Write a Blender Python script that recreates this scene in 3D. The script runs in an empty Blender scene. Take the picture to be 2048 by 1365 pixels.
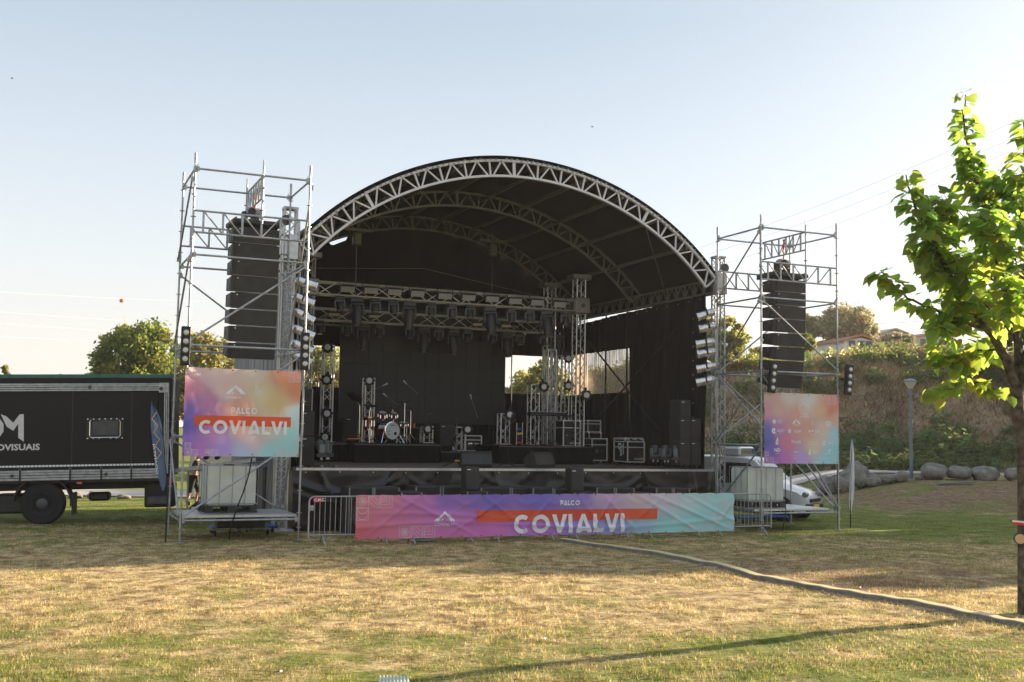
import bpy, bmesh, math, random
import numpy as np
from mathutils import Vector, Matrix, noise
R = math.radians
random.seed(7); rng = np.random.default_rng(7)
scn = bpy.context.scene
COL = scn.collection

# ------------------------------------------------------------------ camera, light, exposure
CH, CF, YAW, PIT, ROLL = 2.45, 2200.0, R(23.6), math.atan(187.5/2200), 0.0175
r0 = Vector((math.cos(YAW), -math.sin(YAW), 0)); f0 = Vector((math.sin(YAW), math.cos(YAW), 0)); u0 = Vector((0, 0, 1))
cf_ = f0*math.cos(PIT)+u0*math.sin(PIT); cu_ = u0*math.cos(PIT)-f0*math.sin(PIT)
CR = r0*math.cos(ROLL)+cu_*math.sin(ROLL); CU = cu_*math.cos(ROLL)-r0*math.sin(ROLL)
cam = bpy.data.objects.new('camera', bpy.data.cameras.new('camera')); COL.objects.link(cam)
cam.data.lens = CF/2048*36; cam.data.sensor_width = 36; cam.data.clip_start = .1; cam.data.clip_end = 3000
M = Matrix((CR, CU, -cf_)).transposed().to_4x4(); M.translation = Vector((0, 0, CH)); cam.matrix_world = M
scn.camera = cam

SUN_EL, SUN_AZ = R(14.0), R(7.0)           # azimuth measured from +X towards +Y
sd = Vector((math.cos(SUN_EL)*math.cos(SUN_AZ), math.cos(SUN_EL)*math.sin(SUN_AZ), math.sin(SUN_EL)))
sl = bpy.data.lights.new('sun', 'SUN'); sl.energy = 5.0; sl.angle = R(.6); sl.color = (1, .83, .62)
so = bpy.data.objects.new('sun', sl); COL.objects.link(so)
so.rotation_euler = (-sd).to_track_quat('-Z', 'Y').to_euler(); so.location = (60, 10, 40)
W = bpy.data.worlds.new('World'); scn.world = W; W.use_nodes = True
wn = W.node_tree; wn.nodes.clear()
wo = wn.nodes.new('ShaderNodeOutputWorld'); wb = wn.nodes.new('ShaderNodeBackground')
sky = wn.nodes.new('ShaderNodeTexSky'); sky.sky_type = 'NISHITA'; sky.sun_disc = False
sky.sun_elevation = SUN_EL; sky.sun_rotation = R(90)-SUN_AZ
sky.air_density = 1.0; sky.dust_density = 1.6; sky.ozone_density = 1.5; sky.altitude = 300
# a pale evening veil of haze, thicker towards the horizon, mixed over the clear sky
tc = wn.nodes.new('ShaderNodeTexCoord'); sx = wn.nodes.new('ShaderNodeSeparateXYZ'); wn.links.new(tc.outputs['Generated'], sx.inputs[0])
rp = wn.nodes.new('ShaderNodeValToRGB'); wn.links.new(sx.outputs['Z'], rp.inputs[0])
cr = rp.color_ramp; cr.elements[0].position = 0; cr.elements[0].color = (2.5, 2.3, 2.05, 1)
cr.elements[1].position = .75; cr.elements[1].color = (1.5, 1.8, 2.3, 1)
for p, c in ((.06, (2.45, 2.33, 2.18)), (.15, (2.2, 2.3, 2.35)), (.24, (1.85, 2.05, 2.25)), (.36, (1.4, 1.66, 1.92))):
    e = cr.elements.new(p); e.color = (*c, 1)
# brighter, warmer air around the low sun (outside the view, to the right)
dp = wn.nodes.new('ShaderNodeVectorMath'); dp.operation = 'DOT_PRODUCT'; wn.links.new(tc.outputs['Generated'], dp.inputs[0]); dp.inputs[1].default_value = sd
cl = wn.nodes.new('ShaderNodeMath'); cl.operation = 'MAXIMUM'; cl.inputs[1].default_value = 0; wn.links.new(dp.outputs['Value'], cl.inputs[0])
pw = wn.nodes.new('ShaderNodeMath'); pw.operation = 'POWER'; pw.inputs[1].default_value = 7; wn.links.new(cl.outputs[0], pw.inputs[0])
gl = wn.nodes.new('ShaderNodeVectorMath'); gl.operation = 'SCALE'; gl.inputs[0].default_value = (2.6, 2.3, 1.9); wn.links.new(pw.outputs[0], gl.inputs['Scale'])
ad = wn.nodes.new('ShaderNodeVectorMath'); ad.operation = 'ADD'; wn.links.new(rp.outputs[0], ad.inputs[0]); wn.links.new(gl.outputs[0], ad.inputs[1])
mx = wn.nodes.new('ShaderNodeMixRGB'); mx.inputs[0].default_value = .92
wn.links.new(sky.outputs[0], mx.inputs[1]); wn.links.new(ad.outputs[0], mx.inputs[2])
wn.links.new(mx.outputs[0], wb.inputs[0]); wb.inputs[1].default_value = .120; wn.links.new(wb.outputs[0], wo.inputs[0])
scn.view_settings.view_transform = 'Standard'; scn.view_settings.look = 'None'
scn.view_settings.exposure = 1.68; scn.view_settings.gamma = 1
scn.cycles.max_bounces = 6; scn.cycles.transparent_max_bounces = 24; scn.cycles.transmission_bounces = 4
scn.cycles.use_denoising = True

# ------------------------------------------------------------------ point helpers (photo pixel -> point on a real plane)
def ray(px, py): return CR*((px-1024)/CF) - CU*((py-682.5)/CF) + cf_
C0 = Vector((0, 0, CH))
def onY(px, py, Y): d = ray(px, py); return C0+d*(Y/d.y)
def onX(px, py, X): d = ray(px, py); return C0+d*(X/d.x)
def onZ(px, py, Z=0): d = ray(px, py); return C0+d*((Z-CH)/d.z)
def onD(px, py, zc): d = ray(px, py); return C0+d*(zc/d.dot(f0))
def cw(xc, zc, z=0): v = r0*xc+f0*zc; return Vector((v.x, v.y, z))

# ------------------------------------------------------------------ materials
def srgb(r, g, b):
    f = lambda c: (c/255/12.92) if c/255 <= .04045 else ((c/255+.055)/1.055)**2.4
    return (f(r), f(g), f(b))
MT = {}
def mat(name, col=(.5, .5, .5), rough=.6, metal=0, var=.15, scale=6, bump=0, bscale=40, spec=.5, col2=None, attr=None, trans=0, coat=0, stretch=None):
    m = bpy.data.materials.new(name); m.use_nodes = True; nt = m.node_tree; b = nt.nodes['Principled BSDF']
    b.inputs['Roughness'].default_value = rough; b.inputs['Metallic'].default_value = metal
    b.inputs['Specular IOR Level'].default_value = spec; b.inputs['Coat Weight'].default_value = coat
    t = nt.nodes.new('ShaderNodeTexCoord'); nz = nt.nodes.new('ShaderNodeTexNoise'); nz.inputs['Scale'].default_value = scale; nz.inputs['Detail'].default_value = 6
    src = t.outputs['Object']
    if stretch:
        mp = nt.nodes.new('ShaderNodeMapping'); mp.inputs['Scale'].default_value = stretch; nt.links.new(src, mp.inputs[0]); src = mp.outputs[0]
    nt.links.new(src, nz.inputs['Vector'])
    rm = nt.nodes.new('ShaderNodeValToRGB'); rm.color_ramp.elements[0].position = .3; rm.color_ramp.elements[1].position = .7
    c2 = col2 or tuple(min(1, c*(1+var)) for c in col); c1 = col if col2 else tuple(c*(1-var) for c in col)
    rm.color_ramp.elements[0].color = (*c1, 1); rm.color_ramp.elements[1].color = (*c2, 1)
    nt.links.new(nz.outputs['Fac'], rm.inputs[0]); out = rm.outputs[0]
    if attr:
        a = nt.nodes.new('ShaderNodeAttribute'); a.attribute_name = attr
        mm = nt.nodes.new('ShaderNodeMixRGB'); mm.blend_type = 'MULTIPLY'; mm.inputs[0].default_value = 1
        nt.links.new(out, mm.inputs[1]); nt.links.new(a.outputs['Color'], mm.inputs[2]); out = mm.outputs[0]
    nt.links.new(out, b.inputs['Base Color'])
    if bump:
        n2 = nt.nodes.new('ShaderNodeTexNoise'); n2.inputs['Scale'].default_value = bscale; n2.inputs['Detail'].default_value = 4
        nt.links.new(src, n2.inputs['Vector'])
        bp = nt.nodes.new('ShaderNodeBump'); bp.inputs['Strength'].default_value = bump; bp.inputs['Distance'].default_value = .02
        nt.links.new(n2.outputs['Fac'], bp.inputs['Height']); nt.links.new(bp.outputs[0], b.inputs['Normal'])
    if trans:
        tr = nt.nodes.new('ShaderNodeBsdfTranslucent'); nt.links.new(out, tr.inputs['Color'])
        ms = nt.nodes.new('ShaderNodeMixShader'); ms.inputs[0].default_value = trans
        nt.links.new(b.outputs[0], ms.inputs[1]); nt.links.new(tr.outputs[0], ms.inputs[2])
        nt.links.new(ms.outputs[0], nt.nodes['Material Output'].inputs['Surface'])
    MT[name] = m
    return m
mat('galvanised', (.36, .37, .385), .42, .75, .25, 9, .15, 60)
mat('aluminium', (.50, .50, .50), .36, .8, .12, 12)
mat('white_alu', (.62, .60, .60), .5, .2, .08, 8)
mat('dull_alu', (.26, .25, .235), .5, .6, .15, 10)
mat('black_metal', (.014, .014, .015), .55, .3, .3, 8)
mat('black_paint', (.013, .013, .013), .5, 0, .3, 5, .1, 80)
mat('cabinet_black', (.03, .028, .026), .62, 0, .3, 3, .3, 120)
mat('grille', (.034, .033, .032), .6, .2, .25, 4, .5, 260)
mat('fixture', (.04, .042, .045), .45, 0, .2, 9)
mat('fixture_grey', (.15, .16, .17), .5, 0, .15, 9)
mat('membrane', (.013, .013, .014), .75, 0, .35, .8, .25, 3, .2)
mat('curtain', (.009, .0087, .0083), .75, 0, .3, 1.5, .2, 6, .25)
mat('pvc', (.006, .006, .007), .30, 0, .3, 2, .5, 6, .5)
mat('riser_cloth', (.006, .006, .0065), .85, 0, .3, 3, .1, 20, .2)
mat('screen', (.022, .021, .020), .6, 0, .12, .6)
mat('plywood', (.16, .125, .10), .75, 0, .3, 1.5, .2, 30, stretch=(1, 6, 1))
mat('steel_dark', (.08, .08, .085), .5, .6, .2)
mat('white_print', (.80, .80, .78), .6, 0, .03)
mat('chrome', (.8, .8, .82), .12, 1, .04)
mat('foil', (.75, .72, .70), .22, .95, .1, 14, .3, 30)
mat('lens', (.55, .55, .52), .15, .3, .1, 30)
mat('beam_face', (.62, .62, .60), .35, .1, .1, 60)
mat('ivory', (.62, .56, .42), .4, 0, .08)
mat('ibc_plastic', (.80, .84, .76), .4, 0, .08, 3, .1, 12, trans=.35)
mat('pallet_black', (.02, .02, .021), .6, 0, .25)
mat('dolly_blue', (.01, .07, .30), .55, 0, .3, 6)
mat('red_drum', (.16, .006, .012), .18, 0, .2, 4, coat=1)
mat('drum_head', (.55, .56, .56), .45, 0, .05)
mat('cymbal', (.07, .05, .03), .35, .9, .2)
mat('cymbal_blue', (.12, .13, .2), .3, .9, .2)
mat('case_black', (.015, .015, .016), .5, 0, .25)
mat('truck_panel', (.011, .0095, .009), .55, 0, .3, .5, .12, 2, .3)
mat('truck_green', (.03, .13, .10), .5, 0, .2)
mat('tyre', (.013, .013, .013), .85, 0, .3, 12, .3, 60)
mat('orange', (.75, .16, .02), .5)
mat('yellow_lid', (.58, .47, .24), .6, 0, .2, 3)
mat('hose_grey', (.17, .165, .15), .7, 0, .3, 8, .3, 40)
mat('white_car', (.62, .62, .62), .25, 0, .04, 2, coat=.6)
mat('glass_dark', (.02, .024, .028), .08, 0, .1, spec=.8)
mat('windscreen', (.16, .2, .22), .08, 0, .2, spec=.9)
mat('rock', (.13, .115, .10), .9, 0, .4, 4, 1.0, 14, col2=(.28, .25, .21))
mat('path_mat', (.42, .38, .33), .9, 0, .15, 2, .3, 30)
mat('bark', (.025, .018, .013), .95, 0, .4, 9, 1.0, 26, col2=(.15, .125, .10), spec=.1)
mat('cut_wood', (.55, .36, .2), .7, 0, .15, 10)
mat('wood_far', (.1, .075, .05), .9, 0, .3)
mat('lamp_grey', (.17, .2, .25), .5, .2, .1)
mat('lamp_glass', (.7, .66, .56), .3, 0, .05)
mat('roof_tile', (.38, .16, .10), .8, 0, .25, 4, .3, 12)
mat('wall_white', (.72, .72, .70), .8, 0, .06)
mat('wall_beige', (.50, .44, .36), .8, 0, .08)
mat('tarp_white', (.82, .77, .70), .7, 0, .08, 1, .1, 4, trans=.55)
mat('tarp_grey', (.2, .2, .21), .55, 0, .3, 1.2, .2, 4, stretch=(8, 8, .3))
mat('skin', (.42, .24, .16), .6, 0, .08)
mat('cloth_black', (.012, .012, .014), .85, 0, .2)
mat('hair', (.02, .012, .008), .7)
mat('wire', (.25, .25, .25), .6, .3)
mat('tape_red', (.6, .02, .03), .5)
mat('tape_white', (.8, .8, .8), .5)
mat('label_red', (.42, .012, .03), .5)
mat('pad', (.55, .58, .46), .6, 0, .1)
mat('keys', (.6, .6, .6), .4)
mat('flag_blue', (.11, .17, .28), .6, 0, .15, 3, trans=.25)
mat('flag_tan', (.62, .42, .3), .6, 0, .1, trans=.25)
mat('flag_white', (.72, .72, .74), .6, 0, .06, trans=.3)
mat('yellow', (.7, .5, .03), .5)
def banner_mat():
    m = mat('banner_print', (.95, .95, .95), .55, 0, .03, 1, .12, 9, attr='Col', trans=.38)
    return m
banner_mat()
mat('banner_orange', srgb(246, 112, 66), .55, 0, .03, col2=srgb(228, 88, 60), scale=.3, trans=.3)
mat('banner_white', (.86, .88, .9), .55, 0, .02, trans=.2)
mat('banner_line', (.80, .72, .74), .55, 0, .02, trans=.2)
def leaf_mat(name, c1, c2, trans, rough=.5, tcol=None, scale=1.2):
    m = mat(name, c1, rough, 0, .2, scale, col2=c2, attr='Col', trans=trans, spec=.35)
    if tcol:
        nt = m.node_tree; tr = [n for n in nt.nodes if n.type == 'BSDF_TRANSLUCENT'][0]
        mm = nt.nodes.new('ShaderNodeMixRGB'); mm.blend_type = 'MULTIPLY'; mm.inputs[0].default_value = 1
        a = nt.nodes.new('ShaderNodeAttribute'); a.attribute_name = 'Col'; mm.inputs[1].default_value = (*tcol, 1)
        nt.links.new(a.outputs['Color'], mm.inputs[2]); nt.links.new(mm.outputs[0], tr.inputs['Color'])
    return m
leaf_mat('big_leaf', (.08, .14, .024), (.13, .20, .035), .72, .45, (.40, .52, .075))
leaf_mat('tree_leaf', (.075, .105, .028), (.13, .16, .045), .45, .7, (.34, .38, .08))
leaf_mat('hazy_leaf', (.24, .24, .15), (.34, .33, .21), .45, .8, (.45, .42, .24))  # distance haze put into the leaf colour as a paler tone
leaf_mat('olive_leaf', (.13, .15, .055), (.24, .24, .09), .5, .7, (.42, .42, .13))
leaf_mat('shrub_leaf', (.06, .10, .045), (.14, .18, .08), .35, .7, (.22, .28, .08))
leaf_mat('dry_leaf', (.34, .24, .13), (.56, .41, .23), .2, .25, (.5, .35, .18))

def grass_color(nt, coord, blade=False):
    """patches of dry straw, green and bare brown, shared by the ground and the blades"""
    def nz(scale, det, off):
        mp = nt.nodes.new('ShaderNodeMapping'); mp.inputs['Location'].default_value = off; nt.links.new(coord, mp.inputs[0])
        n = nt.nodes.new('ShaderNodeTexNoise'); n.inputs['Scale'].default_value = scale; n.inputs['Detail'].default_value = det; n.inputs['Roughness'].default_value = .62
        nt.links.new(mp.outputs[0], n.inputs['Vector']); return n.outputs['Fac']
    def ramp(fac, p0, p1, c0=(0, 0, 0), c1=(1, 1, 1)):
        r = nt.nodes.new('ShaderNodeValToRGB'); r.color_ramp.elements[0].position = p0; r.color_ramp.elements[1].position = p1
        r.color_ramp.elements[0].color = (*c0, 1); r.color_ramp.elements[1].color = (*c1, 1); nt.links.new(fac, r.inputs[0]); return r.outputs[0]
    def mixc(f, a, b):
        m = nt.nodes.new('ShaderNodeMixRGB'); nt.links.new(f, m.inputs[0]); nt.links.new(a, m.inputs[1]); nt.links.new(b, m.inputs[2]); return m.outputs[0]
    # distance from the camera's side of the field steers green (near, and far) against straw (middle)
    sp = nt.nodes.new('ShaderNodeSeparateXYZ'); nt.links.new(coord, sp.inputs[0])
    k = 1.25 if blade else 1
    dry = ramp(nz(3.1, 8, (3, 1, 0)), .38, .60, (.27*k, .185*k, .085*k), (.74*k, .57*k, .30*k))
    grn = ramp(nz(1.7, 5, (9, 4, 0)), .35, .65, (.13*k, .17*k, .035*k), (.30*k, .32*k, .075*k))
    brn = ramp(nz(4.1, 5, (5, 7, 0)), .35, .65, (.24*k, .15*k, .09*k), (.42*k, .29*k, .17*k))
    g = nt.nodes.new('ShaderNodeAttribute'); g.attribute_name = 'green'
    b = nt.nodes.new('ShaderNodeAttribute'); b.attribute_name = 'bare'
    n1 = nz(.85, 8, (0, 0, 0)); n2 = nz(.7, 6, (20, 3, 0))
    def addr(n, a):
        m = nt.nodes.new('ShaderNodeMath'); m.operation = 'ADD'; nt.links.new(n, m.inputs[0]); nt.links.new(a, m.inputs[1]); return m.outputs[0]
    gm = ramp(addr(n1, g.outputs['Fac']), .46, .68); bm_ = ramp(addr(n2, b.outputs['Fac']), .54, .74)
    return mixc(bm_, mixc(gm, dry, grn), brn)
def grass_mats():
    m = bpy.data.materials.new('ground_grass'); m.use_nodes = True; nt = m.node_tree; p = nt.nodes['Principled BSDF']; p.inputs['Roughness'].default_value = .95; p.inputs['Specular IOR Level'].default_value = .1
    t = nt.nodes.new('ShaderNodeTexCoord'); c = grass_color(nt, t.outputs['Object'])
    dk = nt.nodes.new('ShaderNodeMixRGB'); dk.blend_type = 'MULTIPLY'; dk.inputs[0].default_value = 1
    n0 = nt.nodes.new('ShaderNodeTexNoise'); n0.inputs['Scale'].default_value = 14; n0.inputs['Detail'].default_value = 8; n0.inputs['Roughness'].default_value = .75; nt.links.new(t.outputs['Object'], n0.inputs['Vector'])
    r = nt.nodes.new('ShaderNodeValToRGB'); r.color_ramp.elements[0].position = .34; r.color_ramp.elements[0].color = (.36, .32, .3, 1); r.color_ramp.elements[1].position = .6
    nt.links.new(n0.outputs['Fac'], r.inputs[0]); nt.links.new(c, dk.inputs[1]); nt.links.new(r.outputs[0], dk.inputs[2]); nt.links.new(dk.outputs[0], p.inputs['Base Color'])
    bp = nt.nodes.new('ShaderNodeBump'); bp.inputs['Strength'].default_value = 1; bp.inputs['Distance'].default_value = .05
    nt.links.new(n0.outputs['Fac'], bp.inputs['Height']); nt.links.new(bp.outputs[0], p.inputs['Normal']); MT['ground_grass'] = m
    m = bpy.data.materials.new('grass_blade'); m.use_nodes = True; nt = m.node_tree; p = nt.nodes['Principled BSDF']; p.inputs['Roughness'].default_value = .7; p.inputs['Specular IOR Level'].default_value = .2
    t = nt.nodes.new('ShaderNodeTexCoord'); c = grass_color(nt, t.outputs['Object'], True)
    a = nt.nodes.new('ShaderNodeAttribute'); a.attribute_name = 'Col'
    mm = nt.nodes.new('ShaderNodeMixRGB'); mm.blend_type = 'MULTIPLY'; mm.inputs[0].default_value = 1; nt.links.new(c, mm.inputs[1]); nt.links.new(a.outputs['Color'], mm.inputs[2])
    nt.links.new(mm.outputs[0], p.inputs['Base Color'])
    tr = nt.nodes.new('ShaderNodeBsdfTranslucent'); nt.links.new(mm.outputs[0], tr.inputs['Color']); ms = nt.nodes.new('ShaderNodeMixShader'); ms.inputs[0].default_value = .4
    nt.links.new(p.outputs[0], ms.inputs[1]); nt.links.new(tr.outputs[0], ms.inputs[2]); nt.links.new(ms.outputs[0], nt.nodes['Material Output'].inputs['Surface']); MT['grass_blade'] = m
    # hillside: straw and soil
    mat('hill_soil', (.16, .12, .07), .95, 0, .3, .55, 1, 8, col2=(.40, .29, .17))
    # see-through dusty plastic window of the side curtain
    m = bpy.data.materials.new('dusty_film'); m.use_nodes = True; nt = m.node_tree; nt.nodes.remove(nt.nodes['Principled BSDF'])
    t = nt.nodes.new('ShaderNodeTexCoord'); mp = nt.nodes.new('ShaderNodeMapping'); mp.inputs['Scale'].default_value = (3, 9, .7); nt.links.new(t.outputs['Object'], mp.inputs[0])
    n = nt.nodes.new('ShaderNodeTexNoise'); n.inputs['Scale'].default_value = 2; n.inputs['Detail'].default_value = 6; nt.links.new(mp.outputs[0], n.inputs['Vector'])
    r = nt.nodes.new('ShaderNodeValToRGB'); r.color_ramp.elements[0].position = .35; r.color_ramp.elements[0].color = (.2, .2, .2, 1); r.color_ramp.elements[1].position = .7; r.color_ramp.elements[1].color = (.7, .7, .7, 1); nt.links.new(n.outputs['Fac'], r.inputs[0])
    tp = nt.nodes.new('ShaderNodeBsdfTransparent'); df = nt.nodes.new('ShaderNodeBsdfTranslucent'); df.inputs['Color'].default_value = (.33, .26, .19, 1)
    ms = nt.nodes.new('ShaderNodeMixShader'); nt.links.new(r.outputs[0], ms.inputs[0]); nt.links.new(tp.outputs[0], ms.inputs[1]); nt.links.new(df.outputs[0], ms.inputs[2])
    nt.links.new(ms.outputs[0], nt.nodes['Material Output'].inputs['Surface']); MT['dusty_film'] = m
grass_mats()

# ------------------------------------------------------------------ mesh helpers
ORG = {}
def rotm(rx=0, ry=0, rz=0): return Matrix.Rotation(rz, 3, 'Z') @ Matrix.Rotation(ry, 3, 'Y') @ Matrix.Rotation(rx, 3, 'X')
class MB:
    def __init__(s): s.v = []; s.f = []; s.m = []
    def add(s, vs, fs, mi=0):
        n = len(s.v); s.v += [tuple(v) for v in vs]; s.f += [tuple(i+n for i in f) for f in fs]; s.m += [mi]*len(fs); return s
    def box(s, c, d, rot=None, mi=0, bev=0):
        c = Vector(c); x, y, z = d[0]/2, d[1]/2, d[2]/2
        if bev:
            b = bev; vs = []
            for h, i in ((-z, b), (-z+b, 0), (z-b, 0), (z, b)):
                X, Y = x-i, y-i
                vs += [Vector((px, py, h)) for px, py in ((X-b, -Y), (X, -Y+b), (X, Y-b), (X-b, Y), (-X+b, Y), (-X, Y-b), (-X, -Y+b), (-X+b, -Y))]
            fs = [(L*8+i, L*8+(i+1) % 8, L*8+8+(i+1) % 8, L*8+8+i) for L in range(3) for i in range(8)]
            fs += [tuple(reversed(range(8))), tuple(range(24, 32))]
        else:
            vs = [Vector((a*x, b*y, e*z)) for e in (-1, 1) for a, b in ((-1, -1), (1, -1), (1, 1), (-1, 1))]
            fs = [(3, 2, 1, 0), (4, 5, 6, 7), (0, 1, 5, 4), (1, 2, 6, 5), (2, 3, 7, 6), (3, 0, 4, 7)]
        if rot is not None: vs = [rot @ v for v in vs]
        return s.add([c+v for v in vs], fs, mi)
    def cyl(s, p, q, r, n=6, r2=None, mi=0, caps=True):
        p = Vector(p); q = Vector(q); d = (q-p)
        if d.length < 1e-6: return s
        d.normalize(); a = d.orthogonal().normalized(); b = d.cross(a); r2 = r if r2 is None else r2
        vs = [p+(a*math.cos(t)+b*math.sin(t))*r for t in (2*math.pi*i/n for i in range(n))] + [q+(a*math.cos(t)+b*math.sin(t))*r2 for t in (2*math.pi*i/n for i in range(n))]
        fs = [(i, (i+1) % n, (i+1) % n+n, i+n) for i in range(n)]
        if caps: fs += [tuple(reversed(range(n))), tuple(range(n, 2*n))]
        return s.add(vs, fs, mi)
    def tube(s, pts, rs, n=6, mi=0):
        pts = [Vector(p) for p in pts]; k = len(pts); rs = rs if hasattr(rs, '__len__') else [rs]*k; vs = []; a = None
        for i, p in enumerate(pts):
            d = (pts[min(i+1, k-1)]-pts[max(i-1, 0)]).normalized()
            a = d.orthogonal() if a is None else a-d*a.dot(d)
            a.normalize(); b = d.cross(a)
            vs += [p+(a*math.cos(t)+b*math.sin(t))*rs[i] for t in (2*math.pi*j/n for j in range(n))]
        fs = [(i*n+j, i*n+(j+1) % n, (i+1)*n+(j+1) % n, (i+1)*n+j) for i in range(k-1) for j in range(n)]
        fs += [tuple(reversed(range(n))), tuple(range((k-1)*n, k*n))]
        return s.add(vs, fs, mi)
    def lathe(s, o, axis, prof, n=16, mi=0):
        o = Vector(o); d = Vector(axis).normalized(); a = d.orthogonal().normalized(); b = d.cross(a); vs = []
        for (r, h) in prof: vs += [o+d*h+(a*math.cos(t)+b*math.sin(t))*max(r, 1e-4) for t in (2*math.pi*j/n for j in range(n))]
        k = len(prof); fs = [(i*n+j, i*n+(j+1) % n, (i+1)*n+(j+1) % n, (i+1)*n+j) for i in range(k-1) for j in range(n)]
        fs += [tuple(reversed(range(n))), tuple(range((k-1)*n, k*n))]
        return s.add(vs, fs, mi)
    def prism(s, poly, thick, T=None, mi=0):
        """poly in local XZ, extruded along local Y, placed by matrix T"""
        n = len(poly); vs = [Vector((x, -thick/2, z)) for x, z in poly]+[Vector((x, thick/2, z)) for x, z in poly]
        fs = [tuple(range(n)), tuple(reversed(range(n, 2*n)))]+[(i, i+n, (i+1) % n+n, (i+1) % n) for i in range(n)]
        if T is not None: vs = [T @ v for v in vs]
        return s.add(vs, fs, mi)
    def truss(s, p, q, w=.29, h=None, r=.025, rd=.011, step=None, up=(0, 0, 1), mi=0, n=6):
        p = Vector(p); q = Vector(q); h = h or w; d = (q-p); L = d.length; d.normalize()
        upv = Vector(up); a = d.cross(upv)
        if a.length < .01: a = Vector((1, 0, 0))
        a.normalize(); b = a.cross(d).normalized(); step = step or w*1.15; k = max(1, round(L/step)); off = [(-1, -1), (1, -1), (1, 1), (-1, 1)]
        cn = [a*(x*w/2)+b*(y*h/2) for x, y in off]
        for c in cn: s.cyl(p+c, q+c, r, n, mi=mi)
        for i in range(k):
            t0, t1 = L*i/k, L*(i+1)/k
            for j in range(4):
                c1, c2 = (cn[j], cn[(j+1) % 4]) if i % 2 == 0 else (cn[(j+1) % 4], cn[j])
                s.cyl(p+d*t0+c1, p+d*t1+c2, rd, 4, mi=mi, caps=False)
        for t in (0, L):
            for j in range(4): s.cyl(p+d*t+cn[j], p+d*t+cn[(j+1) % 4], r*.7, 4, mi=mi)
        return s
    def build(s, name, m, parent=None, smooth=False):
        me = bpy.data.meshes.new(name); o0 = ORG.get(parent.as_pointer(), Vector()) if parent else Vector()
        me.from_pydata([tuple(Vector(v)-o0) for v in s.v] if parent else s.v, [], s.f)
        ms = m if isinstance(m, (list, tuple)) else [m]
        for x in ms: me.materials.append(MT[x])
        if len(ms) > 1: me.polygons.foreach_set('material_index', s.m)
        if smooth:
            me.polygons.foreach_set('use_smooth', [True]*len(me.polygons))
            try: me.set_sharp_from_angle(angle=R(35))
            except Exception: pass
        me.validate(); me.update()
        o = bpy.data.objects.new(name, me); COL.objects.link(o)
        if parent: o.parent = parent; ORG[o.as_pointer()] = o0
        return o
def tag(o, label=None, cat=None, group=None, kind=None):
    if label: o['label'] = label
    if cat: o['category'] = cat
    if group: o['group'] = group
    if kind: o['kind'] = kind
    return o
KEEP = []
def thing(name, label, cat, loc=(0, 0, 0), rz=0, group=None):
    o = bpy.data.objects.new(name, None); COL.objects.link(o); o.location = loc; o.rotation_euler = (0, 0, rz); o.empty_display_size = .2
    ORG[o.as_pointer()] = Vector(loc) if rz == 0 else Vector(); KEEP.append(o)
    return tag(o, label, cat, group)
def dup(root, loc=None, rot=None, label=None, group=None, scale=None):
    r = root.copy(); COL.objects.link(r)
    if loc is not None: r.location = loc
    if rot is not None: r.rotation_euler = rot if hasattr(rot, '__len__') else (0, 0, rot)
    if scale: r.scale = scale
    if label: r['label'] = label
    if group: r['group'] = group
    def rec(a, b):
        for ch in a.children:
            c = ch.copy(); COL.objects.link(c); c.parent = b; rec(ch, c)
    rec(root, r); return r
def place(proto, i, loc, rot, label, scale=None):
    if i == 0:
        proto.location = loc; proto.rotation_euler = rot if hasattr(rot, '__len__') else (0, 0, rot); proto['label'] = label
        if scale: proto.scale = scale
        return proto
    return dup(proto, loc, rot, label, None, scale or (1, 1, 1))
ORD = ['first', 'second', 'third', 'fourth', 'fifth', 'sixth', 'seventh', 'eighth', 'ninth', 'tenth', 'eleventh', 'twelfth', 'thirteenth', 'fourteenth']
def np_mesh(name, V, Fn, k, m, parent=None, cols=None, smooth=False, extra=None):
    """V (n,3), Fn (m,k) faces"""
    me = bpy.data.meshes.new(name); me.vertices.add(len(V)); me.vertices.foreach_set('co', np.ascontiguousarray(V, np.float32).ravel())
    me.loops.add(Fn.size); me.loops.foreach_set('vertex_index', np.ascontiguousarray(Fn, np.int32).ravel())
    me.polygons.add(len(Fn)); me.polygons.foreach_set('loop_start', np.arange(0, Fn.size, k, dtype=np.int32)); me.polygons.foreach_set('loop_total', np.full(len(Fn), k, np.int32))
    me.update(calc_edges=True); me.materials.append(MT[m])
    if cols is not None:
        at = me.color_attributes.new('Col', 'FLOAT_COLOR', 'POINT'); c = np.ones((len(V), 4), np.float32); c[:, :3] = cols; at.data.foreach_set('color', c.ravel())
    for nm, arr in (extra or {}).items():
        at = me.attributes.new(nm, 'FLOAT', 'POINT'); at.data.foreach_set('value', np.ascontiguousarray(arr, np.float32))
    if smooth: me.polygons.foreach_set('use_smooth', [True]*len(me.polygons))
    o = bpy.data.objects.new(name, me); COL.objects.link(o)
    if parent: o.parent = parent; ORG[o.as_pointer()] = ORG.get(parent.as_pointer(), Vector())
    return o

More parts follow.
